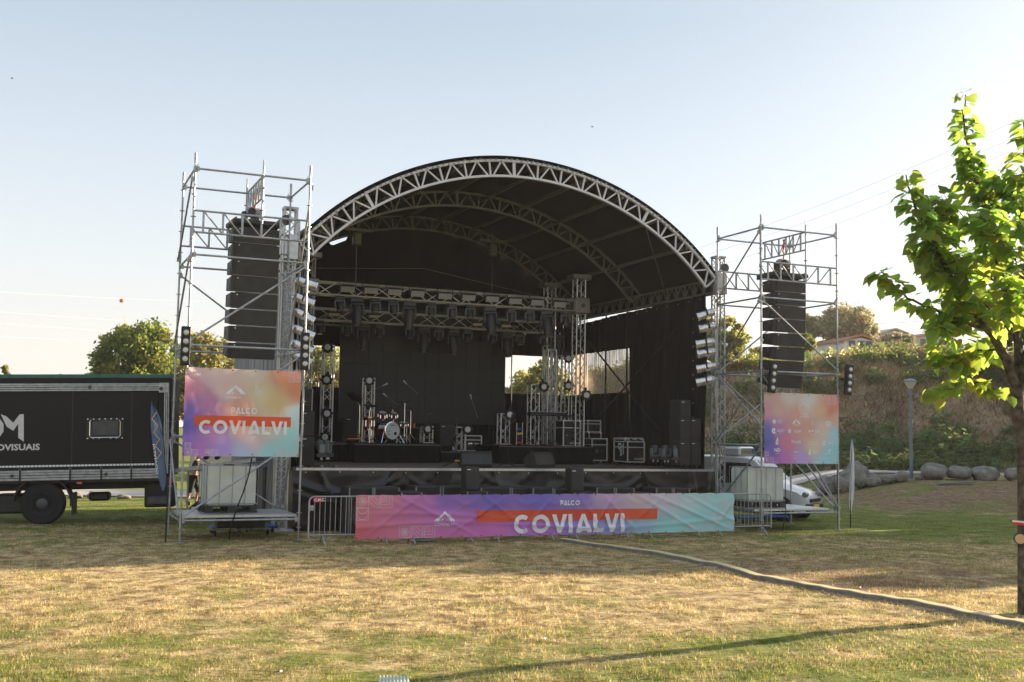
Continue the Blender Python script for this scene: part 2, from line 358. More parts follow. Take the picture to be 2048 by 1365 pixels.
# ------------------------------------------------------------------ ground, hill, path, grass
def vnoise(x, y, seed=0):
    xi = np.floor(x).astype(np.int64); yi = np.floor(y).astype(np.int64); xf = x-xi; yf = y-yi
    def h(a, b):
        n = (a*374761393+b*668265263+seed*974711) & 0x7fffffff; n = (n ^ (n >> 13))*1274126177 & 0x7fffffff; return ((n ^ (n >> 16)) & 0xffff)/65535.
    u = xf*xf*(3-2*xf); v = yf*yf*(3-2*yf)
    return (h(xi, yi)*(1-u)+h(xi+1, yi)*u)*(1-v)+(h(xi, yi+1)*(1-u)+h(xi+1, yi+1)*u)*v
def fbm(x, y, seed=0, o=4): return sum(vnoise(x*2**i, y*2**i, seed+i)/2**i for i in range(o))/2-.5+.0
sst = lambda x, a, b: (lambda t: t*t*(3-2*t))(np.clip((x-a)/(b-a), 0, 1))
def gz(xc, zc):
    """ground height; xc, zc = metres to the right of / ahead of the camera position"""
    xc = np.asarray(xc, float); zc = np.asarray(zc, float)
    mound = .95*sst(xc, 10.5, 17.5)*sst(zc, 36, 45)
    e = sst(xc, -6, 9)
    hill = e*((7.1+1.5*sst(xc, 6, 26)+1.0*fbm(xc*.12, xc*0+3, 9, 3))*sst(zc+1.8*fbm(xc*.17, zc*.05, 15, 3)*2, 56, 77)**.85+2.0*sst(zc, 77, 112)+1.5*fbm(xc*.22, zc*.22, 5)*sst(zc, 58, 64))
    side = 0
    far = 3*sst(zc, 130, 300)
    b = .07*fbm(xc*.9, zc*.9, 1)+.06*fbm(xc*.28, zc*.28, 3)
    b = b*(1-.85*sst(zc, 26, 34)*(1-sst(zc, 56, 60)))
    return np.maximum(mound, .0)+np.where(hill > mound, hill-mound*sst(hill, 0, 2), 0)+side+far+b
def to_world(xc, zc, z): return np.stack([xc*r0.x+zc*f0.x, xc*r0.y+zc*f0.y, z], -1)
def gp(xc, zc, dz=0): return cw(xc, zc, float(gz(xc, zc))+dz)
def gw(x, y, dz=0):
    xc = x*r0.x+y*r0.y; zc = x*f0.x+y*f0.y; return Vector((x, y, float(gz(xc, zc))+dz))
def green_bare(xc, zc):
    g = .10*sst(-zc, -15.5, -10)+.05-.09*sst(zc, 13, 16)*(1-sst(zc, 21, 25))+.16*sst(zc, 27, 33)+.10*sst(-xc, 1, 8)*sst(zc, 24, 30)
    g = g+.07*sst(xc, -1, 5)*(1-sst(zc, 14, 17))-.03
    b = -.10+.28*np.exp(-((xc-6)/4.5)**2-((zc-20.5)/3.5)**2)+.30*sst(xc, 10, 14)*sst(zc, 36.5, 39)*(1-sst(zc, 46, 48))
    g = g+.15*sst(xc, 6, 9)*sst(zc, 26, 30)*(1-sst(zc, 35, 37))
    return g, b
xs = np.unique(np.concatenate([np.arange(-14, 14.01, .22), np.arange(-30, 34, .9), np.array([-600, -400, -250, -160, -110, -80, -60, -45, -36, 38, 42, 46, 52, 60, 75, 95, 130, 200, 320, 600])]))
zs = np.unique(np.concatenate([np.array([-300, -150, -80, -40, -20, -8, 0, 4, 7]), np.arange(8, 30, .22), np.arange(30, 90, .8), np.array([92, 96, 100, 106, 112, 120, 130, 145, 165, 190, 230, 300, 400, 600, 1000])]))
GX, GZ = np.meshgrid(xs, zs, indexing='ij'); HZ = gz(GX, GZ); V = to_world(GX, GZ, HZ).reshape(-1, 3)
nx, nz_ = len(xs), len(zs)
ii, jj = np.meshgrid(np.arange(nx-1), np.arange(nz_-1), indexing='ij'); a = (ii*nz_+jj).ravel(); Q = np.stack([a, a+nz_, a+nz_+1, a+1], -1)
cx = (GX[:-1, :-1]+GX[1:, 1:]).ravel()/2; cz = (GZ[:-1, :-1]+GZ[1:, 1:]).ravel()/2
ishill = (cz > 57) & (gz(cx, cz) > .25) & (cz < 400) & (cx > -8)
gg, bb = green_bare(GX.ravel(), GZ.ravel())
def sub(V, Q, name, m):
    u, inv = np.unique(Q.ravel(), return_inverse=True)
    return np_mesh(name, V[u], inv.reshape(Q.shape), 4, m, smooth=True, extra={'green': gg[u], 'bare': bb[u]})
tag(sub(V, Q[~ishill], 'ground', 'ground_grass'), kind='structure')
tag(sub(V, Q[ishill], 'hill', 'hill_soil'), kind='structure')

def strip(name, pts, w, m, dz=.012, n=6):
    mb = MB(); k = len(pts); P = []
    fine = []
    for i in range(k-1):
        for t in range(12): fine.append(Vector(pts[i]).lerp(Vector(pts[i+1]), t/12))
    fine.append(Vector(pts[-1]))
    for i, p in enumerate(fine):
        d = (fine[min(i+1, len(fine)-1)]-fine[max(i-1, 0)]).normalized(); nn = Vector((-d.y, d.x))
        for j in range(n+1):
            q = p+nn*(j/n-.5)*(w+.3*math.sin(i*1.7)); P.append(gp(q.x, q.y, dz+.03))
    fs = [(i*(n+1)+j, (i+1)*(n+1)+j, (i+1)*(n+1)+j+1, i*(n+1)+j+1) for i in range(len(fine)-1) for j in range(n)]
    mb.add(P, fs); o = mb.build(name, m, smooth=True); return tag(o, kind='structure')
strip('path', [(-60, 43), (-22, 41), (-8, 42), (4, 47), (11, 53), (15.5, 55), (22, 52.5), (34, 52.8), (60, 54)], 4.2, 'path_mat')

def blades(name, n, zr, hh, ww, m, label, xr=None, dens=None, zoff=0, lean=.6, seed=1):
    g = np.random.default_rng(seed); z0, z1 = zr
    zc = z0*(z1/z0)**g.random(n) if dens is None else z0+(z1-z0)*g.random(n)
    lim = .49*zc+.6; xc = (g.random(n)*2-1)*lim if xr is None else xr[0]+(xr[1]-xr[0])*g.random(n)
    # tufts: pull blades towards cell centres
    tx = np.round(xc/.13+g.normal(0, .05, n))*.13+vnoise(np.round(xc/.13)*7.1, np.round(zc/.13)*3.3, 4)*.12; tz = np.round(zc/.13)*.13+vnoise(np.round(xc/.13)*2.7, np.round(zc/.13)*5.1, 8)*.12
    pull = g.random(n)*.75; xc = xc*(1-pull)+tx*pull; zc = zc*(1-pull)+tz*pull
    keep = (vnoise(xc*1.3, zc*1.3, 31)*.55+vnoise(xc*5, zc*5, 32)*.55) > .22+g.random(n)*.5
    xc, zc = xc[keep], zc[keep]; n = len(xc)
    B = to_world(xc, zc, gz(xc, zc)-.004+zoff); az = g.random(n)*6.283; L = hh*(.35+g.random(n)**1.6)*(.6+.8*vnoise(xc*.8, zc*.8, 12)); ln = lean*(.3+g.random(n))
    dx, dy = np.cos(az), np.sin(az); w = ww*(.7+.6*g.random(n))*(zc/10)**.5
    az2 = g.random(n)*6.283; px, py = np.cos(az2)*w/2, np.sin(az2)*w/2
    v0 = B+np.stack([px, py, 0*px], -1); v1 = B-np.stack([px, py, 0*px], -1)
    up = L*np.sqrt(1/(1+ln**2)); tip = B+np.stack([dx*L*ln*.8, dy*L*ln*.8, up], -1)
    V = np.stack([v0, v1, tip], 1).reshape(-1, 3); F = np.arange(3*n).reshape(n, 3)
    c = (.45+.95*g.random(n)**1.3)[:, None]*np.array([1, 1, 1])[None]; c[:, 2] *= (.75+.4*g.random(n)); C = np.repeat(c, 3, 0)
    gr, br = green_bare(xc, zc); gr = gr+g.normal(0, .11, n)+.10*(vnoise(xc*3.1, zc*3.1, 51)-.5); br = br+g.normal(0, .07, n)+.12*(vnoise(xc*4.3, zc*2.9, 52)-.5)
    o = np_mesh(name, V, F, 3, m, cols=C, extra={'green': np.repeat(gr, 3), 'bare': np.repeat(br-.08, 3)})
    return tag(o, label, 'grass', kind='stuff')
blades('grass', 640000, (9.3, 36), .044, .0072, 'grass_blade', 'short dry and green grass covering the field in front of the stage', seed=3)

def leaf_cloud(g, cen, n_per, rad, size, asp=.55, flat=.0, shade=True):
    """quads scattered round clump centres: returns verts, faces, colours"""
    cen = np.asarray(cen); k = len(cen); rad = np.broadcast_to(np.asarray(rad, float), (k,))
    idx = np.repeat(np.arange(k), n_per); n = len(idx)
    d = g.normal(size=(n, 3)); d /= np.linalg.norm(d, axis=1)[:, None]; rr = rad[idx]*(.25+.75*g.random(n)**.6)*(1+.35*(g.random(n)>.85))
    P = cen[idx]+d*rr[:, None]*np.array([1, 1, .8])
    a = g.normal(size=(n, 3)); a[:, 2] *= (1-flat); a /= np.linalg.norm(a, axis=1)[:, None]
    b = np.cross(a, g.normal(size=(n, 3))); b /= np.linalg.norm(b, axis=1)[:, None]
    s = size*(.6+.8*g.random(n))[:, None]
    V = np.stack([P-a*s/2, P+b*s*asp/2, P+a*s/2, P-b*s*asp/2], 1).reshape(-1, 3)
    cl = (.75+.5*g.random(k))[idx]*(.75+.5*g.random(n)); warm = (.9+.3*g.random(k))[idx]
    c = np.stack([cl*warm, cl, cl*.9], -1)
    return V, np.repeat(c, 4, 0)
def quads(V): return np.arange(len(V)).reshape(-1, 4)
def crown_tree(label, base, height, width, leafm, cat='tree', name='broadleaf_tree', group=None, seed=1, clumps=60, per=110, leaf=.22, trunk_h=.28, lob=.35, tr=.03, bush=False):
    g = np.random.default_rng(seed); t = thing(name, label, cat, base, 0, group); b = np.array(base)
    mb = MB(); top = Vector(base)+Vector((0, 0, height*.72)); r = height*tr
    mb.tube([Vector(base)-Vector((0, 0, .3)), Vector(base)+Vector((.05*width, 0, height*.25)), Vector(base)+Vector((-.03*width, .05, height*.5)), top], [r, r*.75, r*.5, r*.15], 8)
    cs = []
    lobes = g.normal(size=(9, 3)); lobes /= np.linalg.norm(lobes, axis=1)[:, None]
    for i in range(clumps):
        d = g.normal(size=3); d /= np.linalg.norm(d); k = .55+.45*g.random()**.6
        amp = 1+lob*(np.max(lobes@d)-.75)*1.6
        c = d*k*amp*np.array([width/2, width/2, height*(1-trunk_h)/2])*.86
        cs.append(b+np.array([0, 0, height*(1+trunk_h)/2])+c)
    cs = np.array(cs)
    for i in range(10):
        c = cs[g.integers(len(cs))]; s = Vector(base)+Vector((0, 0, height*(.22+.3*g.random())))
        m_ = s.lerp(Vector(c), .5)+Vector((0, 0, .05*height)); mb.tube([s, m_, Vector(c)], [r*.4, r*.22, r*.06], 5)
    mb.build('trunk', 'wood_far', t, True)
    V, C = leaf_cloud(g, cs, per, width*.115*(.7+.7*g.random(clumps)), leaf)
    np_mesh('crown', V-b, quads(V), 4, leafm, t, C)
    return t
def gpt(px, zc, dz=0):
    xc = (px-1024)/CF*zc; return gp(xc, zc, dz)
L_ = lambda px, py, zc: onD(px, py, zc)
def tree_at(px, ytop, wpx, zc, label, leafm, **k):
    xc = (px-1024-8)/CF*zc*1.0; p = gp(xc, zc); top = onD(px, ytop, zc); h = top.z-p.z
    return crown_tree(label, p, h, wpx/CF*zc, leafm, **k)
tree_at(276, 636, 176, 62, 'round dark green tree rising behind the rear of the truck', 'tree_leaf', seed=11, clumps=95, per=150, leaf=.26)
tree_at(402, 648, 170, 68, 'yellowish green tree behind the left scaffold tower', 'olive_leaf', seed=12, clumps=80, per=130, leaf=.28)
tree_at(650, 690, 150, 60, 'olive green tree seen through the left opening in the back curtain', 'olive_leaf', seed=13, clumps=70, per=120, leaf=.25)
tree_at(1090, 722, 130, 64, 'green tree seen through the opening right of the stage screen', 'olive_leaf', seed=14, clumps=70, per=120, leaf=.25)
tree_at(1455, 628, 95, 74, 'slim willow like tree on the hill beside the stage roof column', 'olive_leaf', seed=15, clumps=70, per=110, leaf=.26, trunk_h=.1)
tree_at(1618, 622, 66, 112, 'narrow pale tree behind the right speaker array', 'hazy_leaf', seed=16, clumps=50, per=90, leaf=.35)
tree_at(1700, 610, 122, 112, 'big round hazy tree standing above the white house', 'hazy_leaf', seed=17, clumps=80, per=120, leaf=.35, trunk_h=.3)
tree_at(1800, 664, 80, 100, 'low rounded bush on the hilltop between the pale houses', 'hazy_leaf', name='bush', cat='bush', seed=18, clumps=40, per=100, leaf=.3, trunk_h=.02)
tree_at(1606, 668, 78, 96, 'dark low bush on the hill crest left of the white house', 'tree_leaf', name='bush', cat='bush', seed=19, clumps=40, per=90, leaf=.3, trunk_h=.02)
tree_at(1530, 690, 50, 90, 'small bush on the hill crest beside the scaffold post', 'olive_leaf', name='bush', cat='bush', seed=20, clumps=26, per=70, leaf=.3, trunk_h=.02)
tree_at(128, 736, 30, 90, 'distant tree top just showing over the truck roof', 'tree_leaf', seed=21, clumps=26, per=60, leaf=.3)
tree_at(8, 712, 40, 90, 'distant tree top at the left end of the truck roof', 'tree_leaf', seed=22, clumps=26, per=60, leaf=.3)
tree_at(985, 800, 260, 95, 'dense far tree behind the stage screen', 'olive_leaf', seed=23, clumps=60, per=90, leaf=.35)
# unseen trees added right of the view, sized to shade field and hill foot
for i, (x, y, h, w) in enumerate([(47, 19.8, 8.6, 5.5), (47, 23.8, 9.8, 6), (48, 28.0, 11.6, 8), (50, 32.0, 13.4, 8.5), (52, 36.0, 14.6, 9), (58, 42.5, 8.5, 7), (60, 50.0, 8.0, 9)]):
    crown_tree(['shortest', 'second shortest', 'middle', 'second tallest', 'tallest', 'second farthest', 'farthest'][i]+' unseen tree added beyond the right edge to cast shade', gw(x, y), h, w, 'tree_leaf', group='unseen trees added to cast shade', seed=40+i, clumps=110, per=150, leaf=.45, trunk_h=.08)

def fallen():
    g = np.random.default_rng(8); n = 420; zc = 9.6*(32/9.6)**g.random(n); xc = (g.random(n)*2-1)*.48*zc; V, C = leaf_cloud(g, to_world(xc, zc, gz(xc, zc)+.035), 1, .01, .055, .5, .6)
    o = np_mesh('fallen_leaves', V, quads(V), 4, 'dry_leaf', cols=C*.8); tag(o, 'scattered dry fallen leaves lying on the grass', 'leaves', kind='stuff')
fallen()
# hillside vegetation: fern-like shrubs, dry stalks
def hill_cover():
    g = np.random.default_rng(55); n = 4600
    xc = -2+g.random(n)*48; zc = 57.2+g.random(n)**1.15*20
    dens = fbm(xc*.16, zc*.22, 77)+.30*sst(-zc, -68, -58)+.05*sst(xc, 12, 20)-.045; k = dens > g.random(n)*.20; xc, zc = xc[k], zc[k]
    r = .35+.6*g.random(len(xc))**1.5; cen = to_world(xc, zc, gz(xc, zc)+r*.35)
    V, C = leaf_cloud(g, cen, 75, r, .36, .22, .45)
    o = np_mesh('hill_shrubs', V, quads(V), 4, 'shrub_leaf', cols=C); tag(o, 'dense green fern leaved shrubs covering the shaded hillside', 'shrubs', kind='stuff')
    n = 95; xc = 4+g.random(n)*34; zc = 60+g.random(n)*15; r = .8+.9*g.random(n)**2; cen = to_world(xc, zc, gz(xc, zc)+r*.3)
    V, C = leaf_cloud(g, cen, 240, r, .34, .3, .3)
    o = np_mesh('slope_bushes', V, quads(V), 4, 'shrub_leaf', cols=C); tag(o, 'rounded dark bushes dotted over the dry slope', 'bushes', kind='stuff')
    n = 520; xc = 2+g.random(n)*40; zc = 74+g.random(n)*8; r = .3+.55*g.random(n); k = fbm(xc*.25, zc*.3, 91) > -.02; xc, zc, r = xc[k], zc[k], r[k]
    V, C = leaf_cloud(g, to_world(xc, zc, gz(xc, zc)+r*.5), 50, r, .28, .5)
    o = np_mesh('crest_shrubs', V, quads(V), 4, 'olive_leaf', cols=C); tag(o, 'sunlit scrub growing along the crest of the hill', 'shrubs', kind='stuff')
    n = 170000; xc = -4+g.random(n)*52; zc = 57+g.random(n)*27
    k = (fbm(xc*.2, zc*.2, 78)+.14*sst(zc, 70, 78)) > g.random(n)*.5-.42; xc, zc = xc[k], zc[k]; n = len(xc)
    B = to_world(xc, zc, gz(xc, zc)); az = g.random(n)*6.283; L = (.15+.42*g.random(n)**2)*(.4+1.0*vnoise(xc*.6, zc*.6, 61)); w = .02+.03*g.random(n)
    dx = np.stack([np.cos(az), np.sin(az), 0*az], -1); tip = B+dx*(L*.75)[:, None]+np.array([0, 0, 1])*L[:, None]
    s = np.stack([np.cos(az*3), np.sin(az*3), 0*az], -1)*w[:, None]
    V = np.stack([B-s, B+s, tip], 1).reshape(-1, 3); C = np.repeat(((.35+.85*g.random(n))*(.6+.8*vnoise(xc*.45, zc*.45, 62)))[:, None]*np.array([[1, .95, .9]]), 3, 0)
    o = np_mesh('hill_straw', V, np.arange(3*n).reshape(-1, 3), 3, 'dry_leaf', cols=C); tag(o, 'tall dry straw coloured grass on the hill', 'grass', kind='stuff')
hill_cover()

# boulders
def boulder(p, d, seed, name='boulder'):
    bm = bmesh.new(); bmesh.ops.create_icosphere(bm, subdivisions=3, radius=.5); s = Vector((seed*3.1, seed*1.7, seed*.9))
    for v in bm.verts:
        q = v.co.copy(); k = 1+.38*noise.noise(q*1.9+s)+.16*noise.noise(q*4.5+s)+.07*noise.noise(q*11+s)-.16*abs(noise.noise(q*3+s*2)); v.co = Vector((q.x*d[0]*k, q.y*d[1]*k, max(q.z, -.36)*d[2]*k))
    me = bpy.data.meshes.new(name); bm.to_mesh(me); bm.free(); me.materials.append(MT['rock']); me.polygons.foreach_set('use_smooth', [True]*len(me.polygons))
    o = bpy.data.objects.new(name, me); COL.objects.link(o); o.location = p; o.rotation_euler = (0, 0, seed*.7-YAW); return o
bl = [(1655, 1000, 62, 44, 'brown boulder at the left foot of the rock pile'), (1678, 1003, 56, 40, 'dark boulder low in the front of the rock pile'), (1700, 1012, 36, 14, 'flat stone lying in front of the rock pile'),
      (1690, 966, 40, 28, 'boulder at the upper left of the rock pile'), (1714, 968, 52, 46, 'largest boulder on top of the rock pile'), (1716, 995, 42, 50, 'upright boulder in the middle of the rock pile'), (1696, 992, 36, 40, 'boulder wedged in the heart of the rock pile'),
      (1743, 985, 40, 32, 'rounded boulder right of the rock pile'), (1740, 993, 56, 22, 'pale low boulder at the right foot of the rock pile'), (1772, 974, 46, 24, 'grey boulder left of the street lamp'), (1802, 970, 40, 24, 'small boulder just left of the street lamp base'),
      (1838, 966, 22, 12, 'little stone right of the street lamp base'), (1868, 962, 62, 34, 'long speckled boulder on the bank right of the lamp'), (1918, 957, 54, 36, 'tilted smooth boulder on the bank beside the green plank'), (1968, 952, 76, 32, 'longest low boulder on the bank'), (2025, 948, 44, 30, 'boulder behind the trunk of the near tree'),
      (150, 1000, 34, 12, 'small rock by the path behind the truck wheel'), (184, 1000, 26, 16, 'round rock by the path under the truck'), (246, 1002, 34, 10, 'flat rock on the path under the truck')]
for i, (px, py, w, h, lab) in enumerate(bl):
    zc = 45.0 if px > 1000 else 38.5
    if px in (1690, 1714): zc = 46.2
    p = onD(px, py-h*.45, zc); s = zc/CF
    g0 = gp(p.dot(r0), zc).z
    if px not in (1690, 1714): p.z = g0+h*s*.38
    o = boulder(p, (w*s*(.86+.12*math.sin(i*2.1)), w*s*.75, h*s*(1.0+.14*math.sin(i*3.3))), i+1); tag(o, lab, 'boulder', 'boulders along the path')

# street lamp on the bank
p = gp((1824-1024-1.5)/CF*46, 46); zt = onD(1824, 757, 46).z-p.z
t = thing('street_lamp', 'slim grey street lamp with a conical head on the grassy bank', 'street lamp', p)
MB().cyl(p-Vector((0, 0, .2)), p+Vector((0, 0, zt-.42)), .075, 12, .055).build('pole', 'lamp_grey', t, True)
MB().lathe(p+Vector((0, 0, zt-.44)), (0, 0, 1), [(.07, 0), (.1, .02), (.24, .27), (.25, .29)], 20).build('lamp_glass', 'lamp_glass', t, True)
MB().lathe(p+Vector((0, 0, zt-.15)), (0, 0, 1), [(.3, 0), (.3, .02), (.12, .12), (.0, .15)], 20).build('lamp_cap', 'lamp_grey', t, True)
p = onD(1912, 962, 43); p.z = gp(p.dot(r0), 43).z+.06
tag(MB().box(p, (1.5, .2, .05), rotm(0, -.06, -YAW+.1), bev=.01).build('plank', 'truck_green'), 'green painted plank lying on the bank', 'plank')

# houses on the hilltop
def house(name, label, px, ybase, ytop, wpx, zc, wall, roofm, wins, rise=.3, depth=7, yaw=.25, chimney=None):
    s = zc/CF; b = onD(px, ybase, zc); w = wpx*s; h = (ybase-ytop)*s; e = h*(1-rise); t = thing(name, label, 'house', b, 0)
    ca = rotm(0, 0, -YAW+yaw)
    P = lambda x, y, z: b+ca @ Vector((x, y, z))
    mb = MB(); poly = [(-w/2, -2), (w/2, -2), (w/2, e), (0, h-.06), (-w/2, e)]
    mb.prism(poly, depth, Matrix.Translation(b) @ (ca @ Matrix.Identity(3)).to_4x4() @ Matrix.Translation((0, depth/2, 0))); mb.build('wall', wall, t)
    mb = MB()
    for sg in (-1, 1):
        n0 = Vector((sg*(w/2+.35), 0, e-.1)); n1 = Vector((0, 0, h+.08)); th = .14
        q = [(n0.x, -.35, n0.z), (n0.x, depth+.35, n0.z), (0, depth+.35, h+.08), (0, -.35, h+.08)]
        mb.add([P(*v) for v in q]+[P(v[0], v[1], v[2]+th) for v in q], [(0, 1, 2, 3), (7, 6, 5, 4), (0, 4, 5, 1), (1, 5, 6, 2), (2, 6, 7, 3), (3, 7, 4, 0)])
    rf = mb.build('roof', roofm, t)
    if chimney is not None: MB().box(P(chimney, depth*.4, h+.3), (.7, .7, 1.4), ca).build('chimney', wall, rf)
    for (x, z, ww, hh) in wins:
        f = MB().box(P(x*w/2, -.03, z*h), (ww+.16, .06, hh+.16), ca).build('window', 'wall_white', t); MB().box(P(x*w/2, -.07, z*h), (ww, .04, hh), ca).build('pane', 'glass_dark', f)
house('white_house', 'small white house with a red tiled roof on the hilltop', 1722, 704, 674, 76, 105, 'wall_white', 'roof_tile', [(-.55, .42, .7, .9), (0, .42, .7, .9), (.45, .42, .7, .9)], .32)
house('farm_house', 'larger beige house with a chimney behind the white house', 1790, 694, 660, 66, 128, 'wall_beige', 'wall_beige', [(-.5, .5, .8, 1), (.1, .5, .8, 1)], .25, chimney=-1.0)
house('long_house', 'low brown roofed house at the right end of the hilltop', 1868, 700, 668, 84, 130, 'wall_beige', 'roof_tile', [(-.6, .4, .8, 1), (-.1, .4, .8, 1), (.4, .4, .8, 1)], .3)
# pale roof behind the stage, seen through the back opening
house('shed', 'low shed with an orange roof seen behind the stage', 1000, 800, 778, 60, 75, 'wall_white', 'roof_tile', [(0, .35, .8, .8)], .4)

# power lines
def wire(a, b, sag, r, name, label, group):
    pts = [a.lerp(b, t/24)-Vector((0, 0, sag*4*(t/24)*(1-t/24))) for t in range(25)]
    return tag(MB().tube(pts, r, 4).build(name, 'wire'), label, 'power line', group)
for i, (y0, y1) in enumerate([(583, 597), (622, 646), (645, 668), (672, 684)]):
    wire(L_(-60, y0-3, 92), L_(560, y1+8, 150), .3, .014, 'power_line', ORD[i]+' power line from the top in the sky left of the stage', 'power lines left of the stage')
for i, (y0, y1) in enumerate([(452, 228), (470, 262), (500, 285)]):
    wire(L_(1395, y0+45, 92), L_(2100, y1-18, 62), .5, .008, 'power_line', ORD[i]+' power line from the top in the sky above the right scaffold tower', 'power lines right of the stage')
for i, (x0, y0, y1) in enumerate([(1750, 640, 622), (1780, 668, 640), (1800, 684, 648)]):
    wire(L_(x0-60, y0+8, 110), L_(2080, y1-20, 95), .6, .02, 'service_wire', ORD[i]+' thin wire from the top over the hilltop houses', 'wires over the hilltop houses')
tag(MB().lathe(L_(243, 606, 110), (0, 0, 1), [(0, 0), (.16, .06), (.22, .22), (.16, .38), (0, .44)], 12).build('marker_ball', 'orange', None, True), 'orange warning ball on the upper power line', 'marker ball')
for i, (px, py) in enumerate([(24, 157), (1184, 254)]):
    p = L_(px, py, 45); mb = MB(); mb.lathe(p, CR, [(0, -.05), (.025, 0), (0, .07)], 6)
    for sg in (-1, 1): mb.add([p+CR*.025, p-CR*.025, p+cf_*sg*.1+CU*.03], [(0, 1, 2)])
    tag(mb.build('bird', 'cloth_black'), ['tiny dark bird high in the upper left sky', 'tiny dark bird in the sky above the stage roof'][i], 'bird')

# ================================================================== STAGE
DZ = 1.55; SX0, SX1, SY0, SY1 = 6.1, 18.2, 27.0, 35.9
def cloth_grid(nu, nv, fn, name, m, parent, thick=.012, smooth=True):
    """fn(u,v) -> Vector; a sheet with a little thickness"""
    P = [[Vector(fn(i/nu, j/nv)) for j in range(nv+1)] for i in range(nu+1)]; V = []; F = []
    for i in range(nu+1):
        for j in range(nv+1): V.append(P[i][j])
    for i in range(nu):
        for j in range(nv): a = i*(nv+1)+j; F.append((a, a+nv+1, a+nv+2, a+1))
    mb = MB(); mb.add(V, F)
    k = len(V); nrm = (P[1][0]-P[0][0]).cross(P[0][1]-P[0][0]).normalized()*thick
    mb.add([v-nrm for v in V], [tuple(reversed(f)) for f in F])
    return mb.build(name, m, parent, smooth)
st = thing('stage_platform', 'raised wooden stage platform with a glossy black tarpaulin skirt', 'stage', (SX0, SY0, 0))
MB().box(((SX0+SX1)/2, (SY0+SY1)/2+.02, DZ-.05), (SX1-SX0, SY1-SY0-.06, .1)).build('deck', 'plywood', st)
mb = MB()
for x in np.arange(SX0+.05, SX1, 2.4):
    for y in (SY0+.5, SY0+4, SY1-.4): mb.cyl((x+.2, y, 0), (x+.2, y, DZ-.1), .04, 6)
mb.build('support_frame', 'steel_dark', st)
MB().box(((SX0+SX1)/2, SY0-.012, DZ-.035), (SX1-SX0+.06, .035, .075)).build('edge_strip', 'aluminium', st)
def skirt(u, v):
    x = SX0-.1+u*(SX1-SX0+.2); z = v*(DZ-.07); d = 0
    for c, w, a in ((.1, .13, .10), (.33, .1, .05), (.52, .12, .07), (.70, .11, .08), (.9, .1, .06)):
        t = (u-c)/w
        if abs(t) < 1: sag = .62+.33*t*t; d += a*math.exp(-((v-sag)/.06)**2)*(1-t*t)+a*.5*math.exp(-((v-sag+.16)/.05)**2)*(1-t*t)
    for c, sl_, a in ((.05, .5, .07), (.2, -.35, .05), (.43, .3, .05), (.62, -.3, .06), (.8, .35, .06), (.985, -.12, .06), (.93, .2, .05)):
        t = (u-c-sl_*(1-v)*.12); d += a*1.3*math.exp(-(t/.0045)**2)*(.4+.6*v)
    d += .03*noise.noise(Vector((x*.9, z*1.5, 3)))+.02*noise.noise(Vector((x*3, z*4, 1)))
    return (x, SY0-.05-d, z+.01)
cloth_grid(260, 40, skirt, 'skirt', 'pvc', st)
mb = MB()
for x in np.arange(SX0+.2, SX1, .86): mb.lathe((x, SY0-.06, DZ-.105+.01*math.sin(x*9)), (0, -1, 0), [(.013, 0), (.013, .012)], 8)
mb.build('eyelets', 'white_alu', st)
for yy, xx in ((1, SX0-.02),):
    cloth_grid(40, 8, lambda u, v: (SX0-.06-.03*math.sin(u*31), SY0+u*(SY1-SY0), .02+v*(DZ-.1)), 'side_skirt', 'pvc', st)

# canopy: three arches, purlins, side girders, membrane
cp = thing('stage_canopy', 'tall arched stage roof of white aluminium trusses under a black membrane', 'stage roof', (12.1, 27, 0))
XC, HA, EZ, RISE = 12.12, 6.15, 7.12, 2.76
rr_ = (HA*HA+RISE*RISE)/(2*RISE)
def arc(t, off=0):
    """t in -1..1 across the span; returns x, z on the top chord (ellipse blended with circle)"""
    x = HA*math.sin(t*math.pi/2*.0+0) if False else HA*t
    zc_ = math.sqrt(max(rr_*rr_-x*x, 0))-(rr_-RISE); ze = RISE*math.sqrt(max(1-(t*.93)**2, 0)); z = .8*zc_+.2*(ze-RISE*math.sqrt(1-.93**2)*t*t)
    return x, z
AR = []
N_ = 240; pp = [arc(-1+2*i/N_) for i in range(N_+1)]; cum = [0]
for i in range(N_): cum.append(cum[-1]+math.dist(pp[i], pp[i+1]))
def arcl(s, off=0):
    L = s*cum[-1]; i = min(max(next((k for k in range(N_) if cum[k+1] >= L), N_-1), 0), N_-1); f = (L-cum[i])/(cum[i+1]-cum[i])
    x = pp[i][0]+(pp[i+1][0]-pp[i][0])*f; z = pp[i][1]+(pp[i+1][1]-pp[i][1])*f; tx, tz = pp[i+1][0]-pp[i][0], pp[i+1][1]-pp[i][1]; l = math.hypot(tx, tz)
    return XC+x+tz/l*off, EZ+z-tx/l*off
ARCH_Y = (27.0, 31.35, 35.7)
def bar(mb, p, q, w, d, yd=None):
    p = Vector(p); q = Vector(q); dr = q-p; L = dr.length; dr.normalize(); y = Vector((0, 1, 0)) if abs(dr.y) < .9 else Vector((1, 0, 0)); s = dr.cross(y).normalized(); y = s.cross(dr)
    rot = Matrix((s, y, dr)).transposed(); mb.box((p+q)/2, (w, d, L), rot)
